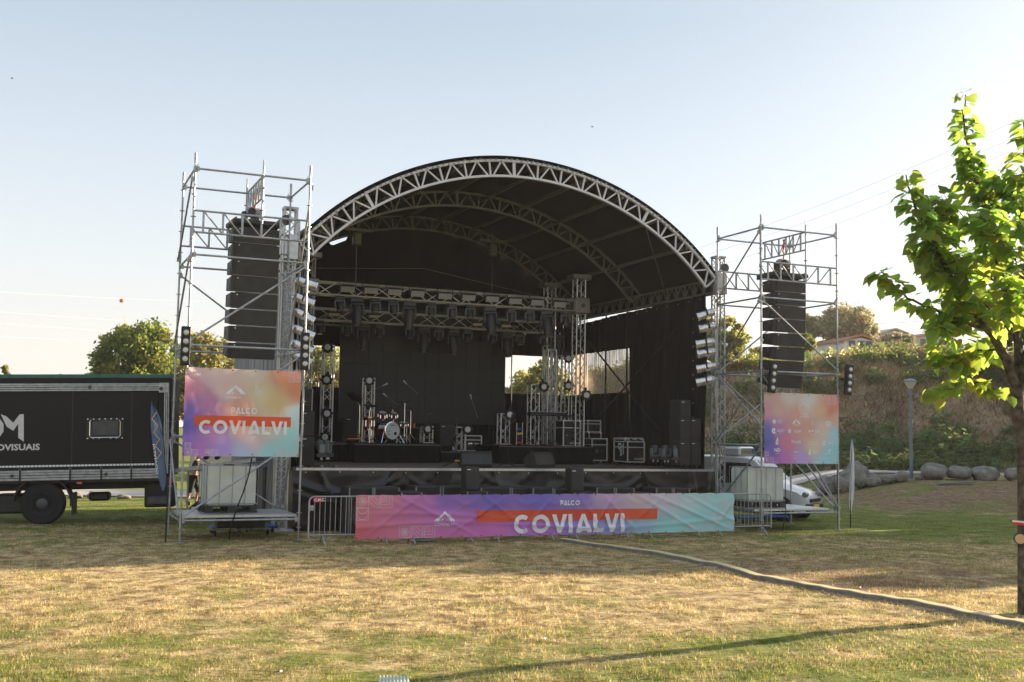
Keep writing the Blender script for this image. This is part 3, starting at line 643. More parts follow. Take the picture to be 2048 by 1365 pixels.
for ai, y in enumerate(ARCH_Y):
    mb = MB(); n = 72
    for off, w in ((0, .06), (.42, .06)):
        for i in range(n):
            a, b = arcl(i/n, off), arcl((i+1)/n, off); bar(mb, (a[0], y, a[1]), (b[0], y, b[1]), w, .09)
    k = 19
    for i in range(k+1):
        s = i/k; w = .08 if i % 6 == 3 else .045
        a, b = arcl(s, .03), arcl(s, .40); bar(mb, (a[0], y, a[1]), (b[0], y, b[1]), w, .05)
        if i < k:
            m_ = arcl((i+.5)/k, .03); b1 = arcl(i/k+.006, .40); b2 = arcl((i+1)/k-.006, .40)
            bar(mb, (m_[0]-.02, y, m_[1]), (b1[0], y, b1[1]), .04, .04); bar(mb, (m_[0]+.02, y, m_[1]), (b2[0], y, b2[1]), .04, .04)
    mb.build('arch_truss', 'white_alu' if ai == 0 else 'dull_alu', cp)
for i in range(1, 11):
    a = arcl(i/11, .05); mb = MB(); bar(mb, (a[0], 27.06, a[1]), (a[0], 35.64, a[1]), .09, .07); mb.build('purlin', 'dull_alu', cp)
for sx, nm in ((-1, 'girder'), (1, 'girder')):
    X = XC+sx*(HA-.02); mb = MB()
    for z in (6.72, 7.1): bar(mb, (X, 27.05, z), (X, 35.65, z), .06, .06)
    k = 17
    for i in range(k+1):
        y = 27.05+8.6*i/k; bar(mb, (X, y, 6.74), (X, y, 7.08), .055, .07)
        if i < k: bar(mb, (X, y+.03, 6.74), (X, y+.25, 7.08), .03, .03); bar(mb, (X, y+.27, 7.08), (X, y+.48, 6.74), .03, .03)
    mb.build('side_girder', 'dull_alu', cp)
def memb(u, v):
    a = arcl(u, -.075-.035*(1-abs(math.sin(v*math.pi*2)))); y = 26.93+v*8.9
    return (a[0], y, a[1])
cloth_grid(90, 24, memb, 'membrane', 'membrane', cp, -.02)
for sx in (-1, 1):
    X = XC+sx*(HA+.07); cloth_grid(30, 3, lambda u, v: (X+.015*math.sin(u*50), 26.95+u*8.8, 6.66+v*.62), 'valance', 'membrane', cp)
mb = MB()
for i in range(3, 88):
    a = arcl(i/90, -.03+.05*rng.random()); mb.box((a[0], 26.9, a[1]), (.035, .03, .03+.05*rng.random()), rotm(0, rng.random()*2, 0))
mb.build('lashings', 'dull_alu', cp)
for s_, sg in ((.80, 1), (.2, -1)): a = arcl(s_, .40); MB().tube([(a[0], 27.05, a[1]), (XC+sg*(HA-.1), 29.6, 7.0)], .022, 6).build('wind_brace', 'dull_alu', cp)
MB().tube([arcl(.08, .42)[0:1]+(35.4, arcl(.08, .42)[1]+.1), (12, 35.0, 8.0), (18, 34.6, 7.0)], .01, 4).build('guy_line', 'dull_alu', cp)
# corner columns of the canopy
for i, (px, X, Y, zt, lab) in enumerate([(0, 5.72, 27.05, 7.95, 'left lattice column carrying the stage roof beside the speaker tower'), (0, 18.42, 27.05, 7.75, 'right lattice column carrying the stage roof with a winch wheel on top'),
                                    (0, 6.45, 35.6, 7.0, 'rear left lattice column of the stage roof'), (0, 18.45, 35.8, 7.2, 'rear right lattice column of the stage roof')]):
    c = thing('roof_column', lab, 'lattice column', (X, Y, 0), 0, 'columns carrying the stage roof')
    MB().truss((X, Y, .08), (X, Y, zt), .30, .22, .028, .012, .22).build('lattice', 'aluminium', c)
    MB().box((X, Y, .04), (.6, .6, .06), bev=.01).build('base_plate', 'galvanised', c)
    if i < 2:
        MB().lathe((X+(.12 if i else -.12), Y-.2, zt-.3), (0, 1, 0), [(.02, 0), (.13, .01), (.10, .04), (.13, .07), (.02, .08)], 16).build('winch_wheel', 'steel_dark', c)
        MB().box((X+.02, Y-.02, 6.98), (.36, .36, .62), bev=.02).build('sleeve_block', 'aluminium', c)
        MB().box((X, Y, zt+.02), (.36, .28, .06)).build('cap', 'galvanised', c)

# curtains
bc = thing('back_curtain', 'black cloth back wall of the stage with an open strip halfway up', 'curtain', (12.1, 35.85, 0))
def top_of(x):
    b = min((abs(arcl(i/200, .36)[0]-x), arcl(i/200, .36)[1]) for i in range(0, 201, 2))[1]
    if 6.5 < x < 8.3: b -= .24*math.sin((x-6.5)/1.8*math.pi)**.5
    if 8.9 < x < 9.5: b -= .2
    return b
def bc_up(u, v):
    x = 6.0+u*12.3; y = 35.84+.03*math.sin(x*7)+.02*noise.noise(Vector((x*2, v*3, 0))); zt = max(top_of(x), 6.6); return (x, y, 5.28+v*(zt-5.28))
cloth_grid(120, 12, bc_up, 'upper_cloth', 'curtain', bc)
def gable(u, v):
    a = arcl(.005+u*.99, .38-v*.50); return (a[0], 35.79, a[1])
cloth_grid(90, 2, gable, 'gable_cloth', 'curtain', bc)
cloth_grid(120, 8, lambda u, v: (6.0+u*12.3, 35.84+.05*math.sin(u*90+2*v)*(.4+.6*(1-v)), DZ+v*2.36), 'lower_cloth', 'curtain', bc)
mb = MB()
for x in (6.55, 10.0, 13.0, 14.75, 15.6, 17.6): MB().cyl((x, 35.7, DZ), (x, 35.7, 6.8), .022, 6).build('upright', 'black_metal', bc)
sc_ = thing('side_curtain', 'pleated black tarpaulin closing the right side of the stage with a dusty clear window', 'curtain', (18.15, 31, 0))
def pleat(y, z, a=1): return a*(.05*math.sin(y*11+.6*math.sin(z*1.3))+.03*math.sin(y*23+z)+.05*noise.noise(Vector((y*1.4, z*.5, 2))))*(1.15-z*.1)
SCX = 18.12
cloth_grid(200, 20, lambda u, v: (SCX+pleat(27.2+u*4.5, 1+v*5), 27.2+u*4.5, DZ-.3+v*(6.67-DZ+.3-.02*u*4.5)), 'front_cloth', 'curtain', sc_)
cloth_grid(150, 12, lambda u, v: (SCX+pleat(31.7+u*4.1, 5), 31.7+u*4.1, 5.38+v*(1.22-.035*u*4.1)), 'upper_cloth', 'curtain', sc_)
cloth_grid(150, 12, lambda u, v: (SCX+pleat(31.7+u*4.1, 2, 1.2), 31.7+u*4.1, DZ+v*(3.92-DZ)), 'lower_cloth', 'curtain', sc_)
cloth_grid(100, 10, lambda u, v: (SCX+pleat(31.7+u*4.1, 4, .8), 31.7+u*4.1, 3.92+v*1.46), 'clear_window', 'dusty_film', sc_, .004)
mb = MB()
for z in np.arange(1.8, 6.3, .42): mb.lathe((SCX-.12, 31.66, z), (-1, 0, 0), [(.018, 0), (.018, .01)], 6); mb.lathe((SCX-.1, 27.75, z), (-1, 0, 0), [(.018, 0), (.018, .01)], 6)
for y in np.arange(27.4, 35.5, .62): mb.lathe((SCX-.08, y, 6.55-.02*(y-27.2)), (-1, 0, 0), [(.018, 0), (.018, .01)], 6)
mb.build('eyelets', 'white_alu', sc_)
mb = MB()
for a, b in (((SCX-.2, 28.2, 5.9), (SCX-.2, 35.2, 2.2)), ((SCX-.24, 29.3, 2.6), (SCX-.24, 34.4, 5.9)), ((SCX-.2, 33.0, DZ), (SCX-.2, 33.0, 6.6)), ((SCX-.14, 31.66, DZ), (SCX-.14, 31.66, 6.6))): MB().cyl(a, b, .03, 8).build('brace', 'black_metal', sc_)
lc = thing('side_tarpaulin', 'grey silver tarpaulin hung on the left outer side of the stage', 'tarpaulin', (5.75, 31, 0))
cloth_grid(160, 12, lambda u, v: (6.0+pleat(27.5+u*8.3, 1+v*5), 27.5+u*8.3, .1+v*6.6), 'cloth', 'tarp_grey', lc)
cloth_grid(120, 8, lambda u, v: (6.14+pleat(27.5+u*8.3, 1+v*5), 27.5+u*8.3, DZ+v*5.1), 'lining', 'curtain', lc)

# LED screen
sc = thing('stage_screen', 'large dark video screen hung at the back of the stage', 'screen', (12, 34.6, 0))
a = onY(681, 660, 34.5); b = onY(1008, 851, 34.5); z0, z1 = b.z, b.z+3.75
mb = MB(); nx_, nz2 = 12, 8; w = (b.x-a.x)/nx_; h = (z1-z0)/nz2
for i in range(nx_):
    for j in range(nz2): mb.box((a.x+w*(i+.5), 34.5+.002*((i*7+j*3) % 3), z0+h*(j+.5)), (w-.004, .08, h-.004), bev=.002)
mb.build('panel', 'screen', sc)
MB().box(((a.x+b.x)/2, 34.6, (z0+z1)/2), (b.x-a.x-.1, .1, z1-z0-.1)).build('frame', 'black_metal', sc)
for x in (a.x+.3, b.x-.3): MB().cyl((x, 34.75, DZ), (x, 34.75, z0+1), .03, 6).build('stand', 'black_metal', sc)

# inner ground support: four lattice towers with sleeve blocks carrying two lighting trusses
TX0, TX1 = 7.26, 16.1; TYS = (31.5, 33.7)
for i, (X, Y, lab) in enumerate([(TX0, 31.5, 'front left lighting tower inside the stage'), (TX1, 31.5, 'front right lighting tower inside the stage with a square sleeve block'), (TX0, 33.7, 'rear left lighting tower inside the stage'), (TX1, 33.7, 'rear right lighting tower inside the stage')]):
    t = thing('lighting_tower', lab, 'lattice tower', (X, Y, DZ), 0, 'lattice towers inside the stage')
    MB().truss((X, Y, DZ), (X, Y, 7.5), .30, .30, .026, .011, .3).build('lattice', 'aluminium', t)
    MB().box((X, Y, 7.56), (.66, .5, .16), bev=.02).build('top_block', 'dull_alu', t)
    if Y < 32:
        MB().box((X, Y-.03, 6.62), (.52, .52, .52), bev=.03).build('sleeve_block', 'dull_alu', t)
        MB().lathe((X, Y-.31, 6.62), (0, -1, 0), [(.07, 0), (.07, .015)], 12).build('boss', 'steel_dark', t)
        for dx in (-.15, .15):
            for dz in (-.15, .15): MB().lathe((X+dx, Y-.31, 6.62+dz), (0, -1, 0), [(.015, 0), (.015, .015)], 6).build('bolt', 'steel_dark', t)
for i, (Y, z, lab) in enumerate([(31.5, 6.62, 'front lighting truss under the roof hung with a row of flood lights'), (33.7, 6.1, 'rear lighting truss hanging lower behind the first row of lights')]):
    t = thing('lighting_truss', lab, 'truss', (11.7, Y, z)); MB().truss((TX0+.26, Y, z), (TX1-.26, Y, z), .34, .36, .026, .012, .55).build('lattice', 'aluminium', t)
t = thing('lighting_truss', 'rearmost dim truss behind the lower row of moving heads', 'truss', (12, 34.9, 6.0)); MB().truss((8.6, 34.9, 6.05), (15.4, 34.9, 6.05), .3, .3, .024, .011, .5).build('lattice', 'dull_alu', t)
for i, (px, py) in enumerate([(714, 478), (985, 500)]):
    p = onY(px, py, 35.4); t = thing('chain_hoist', ['chain hoist hanging from the rear arch on the left', 'chain hoist hanging from the rear arch right of centre'][i], 'chain hoist', p, 0, 'chain hoists under the roof')
    MB().box(p+Vector((0, 0, -.02)), (.28, .26, .46), bev=.04).build('motor', 'dull_alu', t); MB().box(p+Vector((0, 0, .30)), (1.0, .12, .10)).build('bracket', 'dull_alu', t)
    mb = MB(); mb.cyl(p+Vector((0, 0, -.2)), (p.x, p.y, 6.2), .015, 4); mb.cyl(p+Vector((0, 0, .3)), p+Vector((0, 0, .55)), .03, 6); mb.build('chain', 'dull_alu', t)

# --- moving heads
def moving_head(name, lab, cat, grp, big):
    t = thing(name, lab, cat, (0, 0, 0), 0, grp); s = 1.28 if big else 1
    m1 = 'fixture' if big else 'fixture_grey'
    mb = MB(); mb.box((0, 0, -.13*s), (.34*s, .30*s, .13*s), bev=.02); mb.build('base', 'fixture', t)
    for sx in (-.09, .09): MB().cyl((sx, 0, -.07), (sx, 0, .03), .03, 6).build('clamp', 'aluminium', t)
    mb = MB(); L = .30*s; mb.box((0, 0, -.225*s), (.36*s, .17*s, .06*s), bev=.015)
    for sx in (-1, 1): mb.box((sx*.165*s, 0, -.23*s-L/2), (.055*s, .16*s, L), bev=.015)
    mb.build('yoke', m1, t)
    h = [(.05, 0), (.11, .03), (.125, .12), (.135, .24), (.12, .36)] if not big else [(.06, 0), (.12, .03), (.13, .16), (.14, .34), (.115, .50), (.09, .56)]
    hd = MB().lathe((0, -.02, -.28*s), (0, -.16, -1), [(r*s, z*s) for r, z in h], 14).build('head', 'fixture', t, True)
    e = h[-1]; MB().lathe(Vector((0, -.02, -.28*s))+Vector((0, -.16, -1)).normalized()*e[1]*s, (0, -.16, -1), [(e[0]*s*.86, 0), (e[0]*s*.8, .008)], 14).build('lens', 'lens', hd)
    return t
small0 = moving_head('moving_head', '', 'moving head', 'small moving head lights', False)
big0 = moving_head('moving_head', '', 'moving head', 'large moving head lights', True)
row1 = [(678, 0), (714, 1), (751, 0), (786, 0), (820, 1), (861, 0), (903, 0), (941, 0), (979, 1), (1022, 0), (1059, 0), (1092, 1), (1131, 0)]
row2 = [(641, 0), (696, 0), (727, 1), (759, 0), (820, 0), (849, 1), (879, 0), (907, 1), (936, 0), (987, 0), (1013, 1), (1042, 0), (1089, 0), (1116, 1)]
ns = nb = 0
for Y, z, row, nm in ((31.5, 6.40, row1, 'upper'), (33.7, 5.88, row2, 'lower')):
    c = [0, 0]
    for px, bg in row:
        p = onY(px, 620, Y); lab = f"{ORD[c[bg]]} {'large round bodied' if bg else 'small square yoked'} moving head from the left on the {nm} truss"; c[bg] += 1
        rot = (R(random.uniform(-6, 6)), R(random.uniform(-4, 4)), R(random.uniform(-12, 12)-10))
        if bg: place(big0, nb, (p.x, Y, z+.05), rot, lab, (.88, .88, .84)); nb += 1
        else: place(small0, ns, (p.x, Y, z+.05), rot, lab, (.84, .84, .72)); ns += 1
# --- flood panels on the front truss
fl = thing('flood_light', '', 'flood light', (0, 0, 0), 0, 'flood lights along the front truss')
MB().box((0, 0, 0), (.42, .12, .20), rotm(R(38)), bev=.02).build('housing', 'fixture', fl)
mb = MB(); rt = rotm(R(38))
for i in range(9):
    for j in range(4): mb.box(rt @ Vector((-.18+i*.045, -.066, -.072+j*.048)), (.036, .012, .038), rt)
mb.build('led_face', 'beam_face', fl)
mb = MB(); mb.box((-.24, .02, .06), (.015, .04, .26)); mb.box((.24, .02, .06), (.015, .04, .26)); mb.box((0, .02, .19), (.5, .04, .015)); mb.cyl((0, .02, .19), (0, .02, .27), .03, 6); mb.build('bracket', 'black_metal', fl)
for i, (px, py) in enumerate([(695, 577), (742, 580), (789, 583), (835, 586), (890, 591), (937, 594), (984, 597), (1030, 601), (1074, 604), (1119, 608)]):
    p = onY(px, py, 31.22); place(fl, i, p, (0, 0, R(-8)), ORD[i]+' flood light from the left along the front lighting truss')
# --- ivory bars on the rear truss
ib = thing('light_bar', '', 'light bar', (0, 0, 0), 0, 'pale light bars on the rear truss')
MB().box((0, 0, 0), (.34, .12, .14), rotm(R(25)), bev=.02).build('housing', 'fixture', ib); MB().box((0, -.07, -.03), (.33, .02, .09), rotm(R(25)), bev=.006).build('face', 'ivory', ib)
for i, (px, py) in enumerate([(667, 628), (747, 632), (819, 635), (954, 648), (1011, 651)]):
    place(ib, i, onY(px, py, 33.45), (0, 0, R(-5)), ORD[i]+' pale fronted light bar from the left on the rear truss')

# --- free standing lattice pillars on the stage, with round beam lights clamped on
def pillar(px, yt, yb, Y, lab, w=.29, zb=None):
    a = onY(px, yt, Y); zb = zb if zb is not None else onY(px, yb, Y).z; t = thing('lattice_pillar', lab, 'lattice pillar', (a.x, Y, zb), 0, 'lattice pillars standing on the stage')
    MB().truss((a.x, Y, zb+.02), (a.x, Y, a.z), w, w, .026, .011, .3).build('lattice', 'aluminium', t); MB().box((a.x, Y, zb+.01), (w+.16, w+.16, .02)).build('base_plate', 'dull_alu', t); return a.x
RZ = 2.13
pillar(657, 692, 880, 32.6, 'tall lattice pillar left of the drum kit with four round lights', zb=RZ)
pillar(738, 757, 880, 33.6, 'lattice pillar directly behind the drum kit', zb=RZ)
pillar(854, 853, 885, 33.6, 'short lattice stub right of the drum kit', zb=RZ)
pillar(919, 855, 893, 32.9, 'short lattice stub on the middle riser beside the wedge', zb=1.9)
pillar(1007, 828, 883, 32.3, 'low lattice pillar at the left end of the right riser', zb=RZ)
pillar(1067, 770, 885, 32.6, 'waist of the right riser, medium lattice pillar below the keyboard', zb=RZ)
pillar(1101, 700, 885, 32.8, 'tall lattice pillar behind the keyboard left of its twin', zb=RZ)
pillar(1127, 712, 885, 33.1, 'tall lattice pillar behind the keyboard right of its twin', zb=RZ)
bl0 = thing('beam_light', '', 'beam light', (0, 0, 0), 0, 'round beam lights on the lattice pillars')
bd = MB().lathe((0, .1, 0), (0, -1, 0), [(.06, 0), (.11, .03), (.13, .12), (.15, .16), (.15, .22)], 12).build('body', 'black_metal', bl0, True)
MB().prism([((.185 if k % 4 < 2 else .15)*math.cos(k*math.pi/16), (.185 if k % 4 < 2 else .15)*math.sin(k*math.pi/16)) for k in range(32)], .05, Matrix.Translation((0, -.09, 0))).build('cooling_ring', 'black_metal', bd)
MB().lathe((0, -.125, 0), (0, -1, 0), [(.095, 0), (.08, .012), (.02, .014)], 12).build('lens', 'beam_face', bd, True)
MB().box((0, .06, .19), (.06, .08, .12)).build('clamp', 'black_metal', bl0)
for i, (px, py, Y, lab) in enumerate([(657, 696, 32.35, 'topmost round beam light on the tall pillar left of the drums'), (655, 760, 32.35, 'second round beam light down the tall pillar left of the drums'), (655, 828, 32.35, 'third round beam light down the tall pillar left of the drums'), (652, 874, 32.35, 'lowest round beam light at the foot of the pillar left of the drums'),
        (739, 762, 33.3, 'round beam light on top of the pillar behind the drums'), (855, 858, 33.3, 'round beam light on the stub right of the drums'), (936, 859, 32.7, 'round beam light beside the stub on the middle riser'), (1020, 830, 32.1, 'round beam light on top of the low pillar on the right riser'),
        (1086, 774, 32.4, 'round beam light left of the twin pillars, above the keyboard'), (1137, 773, 32.8, 'round beam light right of the twin pillars, lower one'), (1137, 718, 32.8, 'round beam light right of the twin pillars, upper one'), (1172, 791, 31.2, 'dark beam light on the front right lighting tower')]):
    place(bl0, i, onY(px, py, Y), (R(random.uniform(-5, 5)), 0, R(random.uniform(-20, 5)-12)), lab)

# --- PAR cans down the front columns
pc = thing('par_can', '', 'spotlight', (0, 0, 0), 0, 'silver spotlights on the roof columns')
bd = MB().lathe((0, .22, 0), (0, -1, 0), [(.03, -.05), (.075, -.03), (.10, .03), (.105, .05), (.105, .30), (.115, .30), (.115, .33), (.105, .33), (.12, .46), (.125, .47), (.125, .50)], 16).build('body', 'foil', pc, True)
MB().lathe((0, -.265, 0), (0, -1, 0), [(.11, 0), (.105, .004)], 14).build('lens', 'lens', bd)
mb = MB(); mb.box((-.135, .02, .05), (.012, .04, .2)); mb.box((.135, .02, .05), (.012, .04, .2)); mb.box((0, .02, .155), (.28, .04, .012)); mb.build('yoke', 'black_metal', pc)
n = 0
for side, lst, Y in (('left', [(612, 567), (606, 600), (607, 632), (606, 664), (603, 694), (602, 716)], 26.8), ('right', [(1412, 629), (1416, 655), (1411, 686), (1413, 706), (1413, 735), (1412, 762)], 26.85)):
    for k, (px, py) in enumerate(lst):
        rz = R(84+random.uniform(-8, 8)) if side == 'left' else R(-118+random.uniform(-9, 9))
        place(pc, n, onY(px, py, Y), (R(22+random.uniform(-5, 5)) if side == 'left' else R(14+random.uniform(-6, 6)), 0, rz), f"{ORD[k]} silver spotlight from the top beside the {side} roof column", (1.12, 1.0, 1.12)); n += 1
for side, X in (('left', 5.98), ('right', 18.2)):
    tag(MB().cyl((X, 26.88, 3.6), (X, 26.88, 6.6), .025, 8).build('lighting_pipe', 'galvanised'), f'steel pipe carrying the silver spotlights on the {side} side', 'pipe')

# ================================================================== SCAFFOLD TOWERS
def rosettes(mb, x, y, z0, z1):
    for z in np.arange(z0, z1, .5): mb.lathe((x, y, z-.006), (0, 0, 1), [(.03, 0), (.062, .002), (.062, .012), (.03, .014)], 10)
def tower(side, X0, Y0, wd, dp, mx, flip, base_h):
    t = thing('scaffold_tower', {'left': 'galvanised scaffold tower on the left holding a large printed banner and black speakers', 'right': 'galvanised scaffold tower on the right carrying the sponsor banner and black speakers'}[side], 'scaffold tower', (X0, Y0, 0), 0, 'scaffold towers beside the stage')
    X1, Y1 = X0+wd, Y0+dp; tr = .0242
    def std(x, y, z0, z1):
        mb = MB(); mb.cyl((x, y, z0), (x, y, z1), tr, 10); rosettes(mb, x, y, z0+.3, z1-.1)
        for z in np.arange(z0+2.0, z1, 2.0): mb.cyl((x, y, z), (x, y, z+.22), tr+.006, 10)
        mb.cyl((x, y, z1), (x, y, z1+.16), .019, 8); return mb.build('standard', 'galvanised', t, True)
    for x, y in ((X0, Y0), (X1, Y0), (X0, Y1), (X1, Y1)):
        std(x, y, .32, 8.4)
        b = MB(); b.cyl((x, y, .02), (x, y, .40), .018, 8); b.box((x, y, .012), (.16, .16, .012)); b.lathe((x, y, .28), (0, 0, 1), [(.03, 0), (.05, .01), (.05, .03), (.03, .04)], 8); b.build('base_jack', 'galvanised', t, True)
    for y in (Y0, Y1): std(mx, y, 7.1, 8.4)
    def led(p, q, nm='ledger', r=.0242):
        p = Vector(p); q = Vector(q); d = (q-p).normalized(); mb = MB(); mb.cyl(p+d*.04, q-d*.04, r, 10)
        for e, sg in ((p, 1), (q, -1)): mb.box(e+d*sg*.06, (.06, .05, .10)); mb.box(e+d*sg*.055+Vector((0, 0, .07)), (.012, .03, .07))
        return mb.build(nm, 'galvanised', t, True)
    def lat(p, q, h=.48):
        p = Vector(p); q = Vector(q); L = (q-p).length; d = (q-p).normalized(); n = 5; mb = MB(); U = Vector((0, 0, h))
        mb.cyl(p, q, .0242, 10); mb.cyl(p-U, q-U, .0242, 10)
        for i in range(n+1):
            a = p+d*(.22+(L-.44)*i/n); mb.box(a-U/2, (.045, .03, h), rotm(0, 0, math.atan2(d.y, d.x)))
            if i < n:
                b = p+d*(.22+(L-.44)*(i+1)/n); s0, s1 = (a, b-U) if i < n/2 else (a-U, b); mb.cyl(s0, s1, .017, 6)
        return mb.build('lattice_girder', 'galvanised', t, True)
    for z in (8.2, 6.28, 4.28, .48):
        led((X0, Y0, z), (X1, Y0, z)); led((X0, Y1, z), (X1, Y1, z)); led((X0, Y0, z), (X0, Y1, z)); led((X1, Y0, z), (X1, Y1, z))
    for z in (2.28,): led((X0, Y1, z), (X1, Y1, z)); led((X0, Y0, z), (X0, Y1, z)); led((X1, Y0, z), (X1, Y1, z)); led((X0, Y0, z), (X1, Y0, z))
    lat((X0, Y0, 7.26), (X1, Y0, 7.26)); lat((X0, Y1, 7.26), (X1, Y1, 7.26)); lat((mx, Y0, 8.2), (mx, Y1, 8.2), .5)
    def brace(p, q): led(p, q, 'brace', .022)
    if side == 'left':
        o = -.05
        for a, b in (((X0, Y0+o, 4.36), (X1, Y0+o, 6.22)), ((X0, Y0+o, .55), (X1, Y0+o, 2.3)), ((X0, Y0+o, 2.4), (X1, Y0+o, 4.2)), ((X1, Y1-o, 4.3), (X0, Y1-o, 6.1)), ((X1, Y1-o, 2.4), (X0, Y1-o, 4.2)), ((X1, Y1-o, .55), (X0, Y1-o, 2.2)),
                     ((X1-o, Y0, 8.1), (X1-o, Y1, 4.35)), ((X1-o, Y0, 4.3), (X1-o, Y1, .6)), ((X0+o, Y0, 8.0), (X0+o, Y1, 6.4)), ((X0+o, Y0, 6.2), (X0+o, Y1, 4.4)), ((X0+o, Y0, .6), (X0+o, Y1, 2.2))): brace(a, b)
    else:
        o = -.05
        for a, b in (((X0, Y0+o, 6.2), (X1, Y0+o, 4.36)), ((X1, Y0+o, .55), (X0, Y0+o, 4.2)), ((X0-.05, Y0, 8.1), (X0-.05, Y1, 6.35)), ((X0-.05, Y0, 6.2), (X0-.05, Y1, 4.35)), ((X0-.05, Y0, 4.2), (X0-.05, Y1, 2.35)), ((X0-.05, Y0, 2.2), (X0-.05, Y1, .55)),
                     ((X0, Y1-o, 4.3), (X1, Y1-o, 6.2)), ((X0, Y1-o, 2.4), (X1, Y1-o, 4.2)), ((X0, Y1-o, 4.3), (X1, Y1-o, 2.4)), ((mx, Y1-o, 7.6), (X1, Y1-o, 6.3)), ((X1-o, Y0, .55), (X1-o, Y1, 2.3)), ((X0, Y1+.1, 4.3), (X1, Y0+.1, .55))): brace(a, b)
    # decks of planks at the base carrying the ballast
    for k in range(5):
        y = Y0+.2+k*.36; MB().box(((X0+X1)/2-(0 if side == 'left' else .25), y, .56), (wd-.08, .34, .06), bev=.008).build('deck_plank', 'aluminium', t)
    return t
LX, LY, RX, RY = 3.1, 24.75, 18.0, 24.4
tower('left', LX, LY, 2.57, 2.07, LX+1.5, False, .5)
tower('right', RX, RY, 2.57, 2.07, RX+1.5, True, .5)

# ---- line arrays
cab = thing('line_array', '', 'loudspeaker', (0, 0, 0), 0, 'hanging speaker arrays')
def array(first, loc, n, lab, angs, rz):
    root = cab if first else thing('line_array', lab, 'loudspeaker', (0, 0, 0), 0, 'hanging speaker arrays'); root['label'] = lab
    root.location = loc; root.rotation_euler = (0, 0, rz); z = 0; y = 0; a = 0
    bf = MB(); bf.box((0, .05, .12), (1.14, .9, .10), bev=.01); bf.box((0, .1, .24), (.12, .7, .16), bev=.01)
    for sx in (-1, 1): bf.box((sx*.5, .1, .13), (.04, .95, .16), bev=.01)
    bf.build('bumper_frame', 'cabinet_black', root)
    for i in range(n):
        a += angs[i]; m = rotm(R(a)); h = .365
        mb = MB(); w, d = 1.06, .62; c = Vector((0, y, z))
        T = Matrix.Translation(c) @ m.to_4x4()
        pr = [(-.5*w, -.0), (.5*w, 0), (.5*w, -h), (-.5*w, -h)]
        vs = [T @ Vector(v) for v in ((-w/2, -d/2, -.005), (w/2, -d/2, -.005), (w/2, d/2, -.045), (-w/2, d/2, -.045), (-w/2, -d/2, -h+.005), (w/2, -d/2, -h+.005), (w/2, d/2, -h+.045), (-w/2, d/2, -h+.045))]
        mb.add(vs, [(3, 2, 1, 0), (4, 5, 6, 7), (0, 1, 5, 4), (1, 2, 6, 5), (2, 3, 7, 6), (3, 0, 4, 7)]); cb = mb.build('speaker_cabinet', 'cabinet_black', root)
        g = MB(); v = [(-.46, -.02), (.46, -.02), (.46, -h+.02), (-.46, -h+.02)]
        g.prism([(x, zz) for x, zz in v], .02, T @ Matrix.Translation((0, -d/2-.012, 0))); g.build('grille', 'grille', cb)
        g = MB(); g.box(T @ Vector((-.40, -d/2-.026, -.055)), (.025, .006, .022), m); g.build('badge', 'white_print', cb)
        for sx in (-1, 1):
            for zz in (-.1, -.26):
                e = MB(); e.box(T @ Vector((sx*(w/2+.008), -.08, zz)), (.016, .13, .10), m, bev=.004); e.build('side_grip', 'black_paint' if zz < -.2 else 'steel_dark', cb)
            e = MB(); e.box(T @ Vector((sx*(w/2+.012), -d/2+.04, -h/2)), (.02, .05, h*.9), m, bev=.004); e.build('rigging_bar', 'steel_dark', cb)
        e = MB(); e.box(T @ Vector((0, -d/2-.002, -h+.0)), (w*.98, .02, .012), m); e.build('edge_trim', 'dull_alu', cb)
        dv = m @ Vector((0, 0, -h-.012)); z += dv.z; y += dv.y
    return root
p = onY(509, 452, 25.75); array(True, (p.x, 25.75, 6.72+.40), 8, 'tall black speaker array of eight cabinets hanging in the left scaffold tower', [1, 0, .5, .5, 1, 1, 1.5, 2], R(2))
p2 = onY(1567, 545, 25.4); array(False, (p2.x, 25.4, 6.96), 8, 'curved black speaker array hanging in the right scaffold tower', [0, .5, 1, 1, 2, 2, 3, 4], R(-1))
for q, nm in ((Vector((p.x, 25.75, 7.52)), 'left'), (Vector((p2.x, 25.4, 7.45)), 'right')):
    t = thing('array_hoist', f'electric chain hoist with orange hook above the {nm} speaker array', 'chain hoist', q, 0, 'hoists above the speaker arrays')
    MB().box(q, (.42, .26, .22), rotm(0, .1, 0), bev=.05).build('motor', 'dull_alu', t); MB().cyl(q+Vector((-.1, -.14, 0)), q+Vector((-.1, -.2, 0)), .09, 12).build('cover', 'black_paint', t)
    MB().tube([q+Vector((0, 0, .1)), q+Vector((.02, 0, .3)), q+Vector((-.03, 0, .36)), q+Vector((0, 0, .42))], .025, 6).build('hook', 'orange', t)
    mb = MB()
    for k in range(5): mb.lathe(q+Vector((0, 0, -.11-.03*k)), (k % 2, 1-k % 2, 0), [(.022, -.006), (.03, 0), (.022, .006)], 8)
    mb.build('chain', 'galvanised', t); MB().tube([q+Vector((0, 0, .42)), (q.x+.03, q.y, 8.05), (q.x, q.y, 8.15)], .03, 6).build('sling', 'label_red', t)
    MB().box(q+Vector((-.24, 0, -.16)), (.14, .16, .36), bev=.03).build('chain_bag', 'black_paint', t)

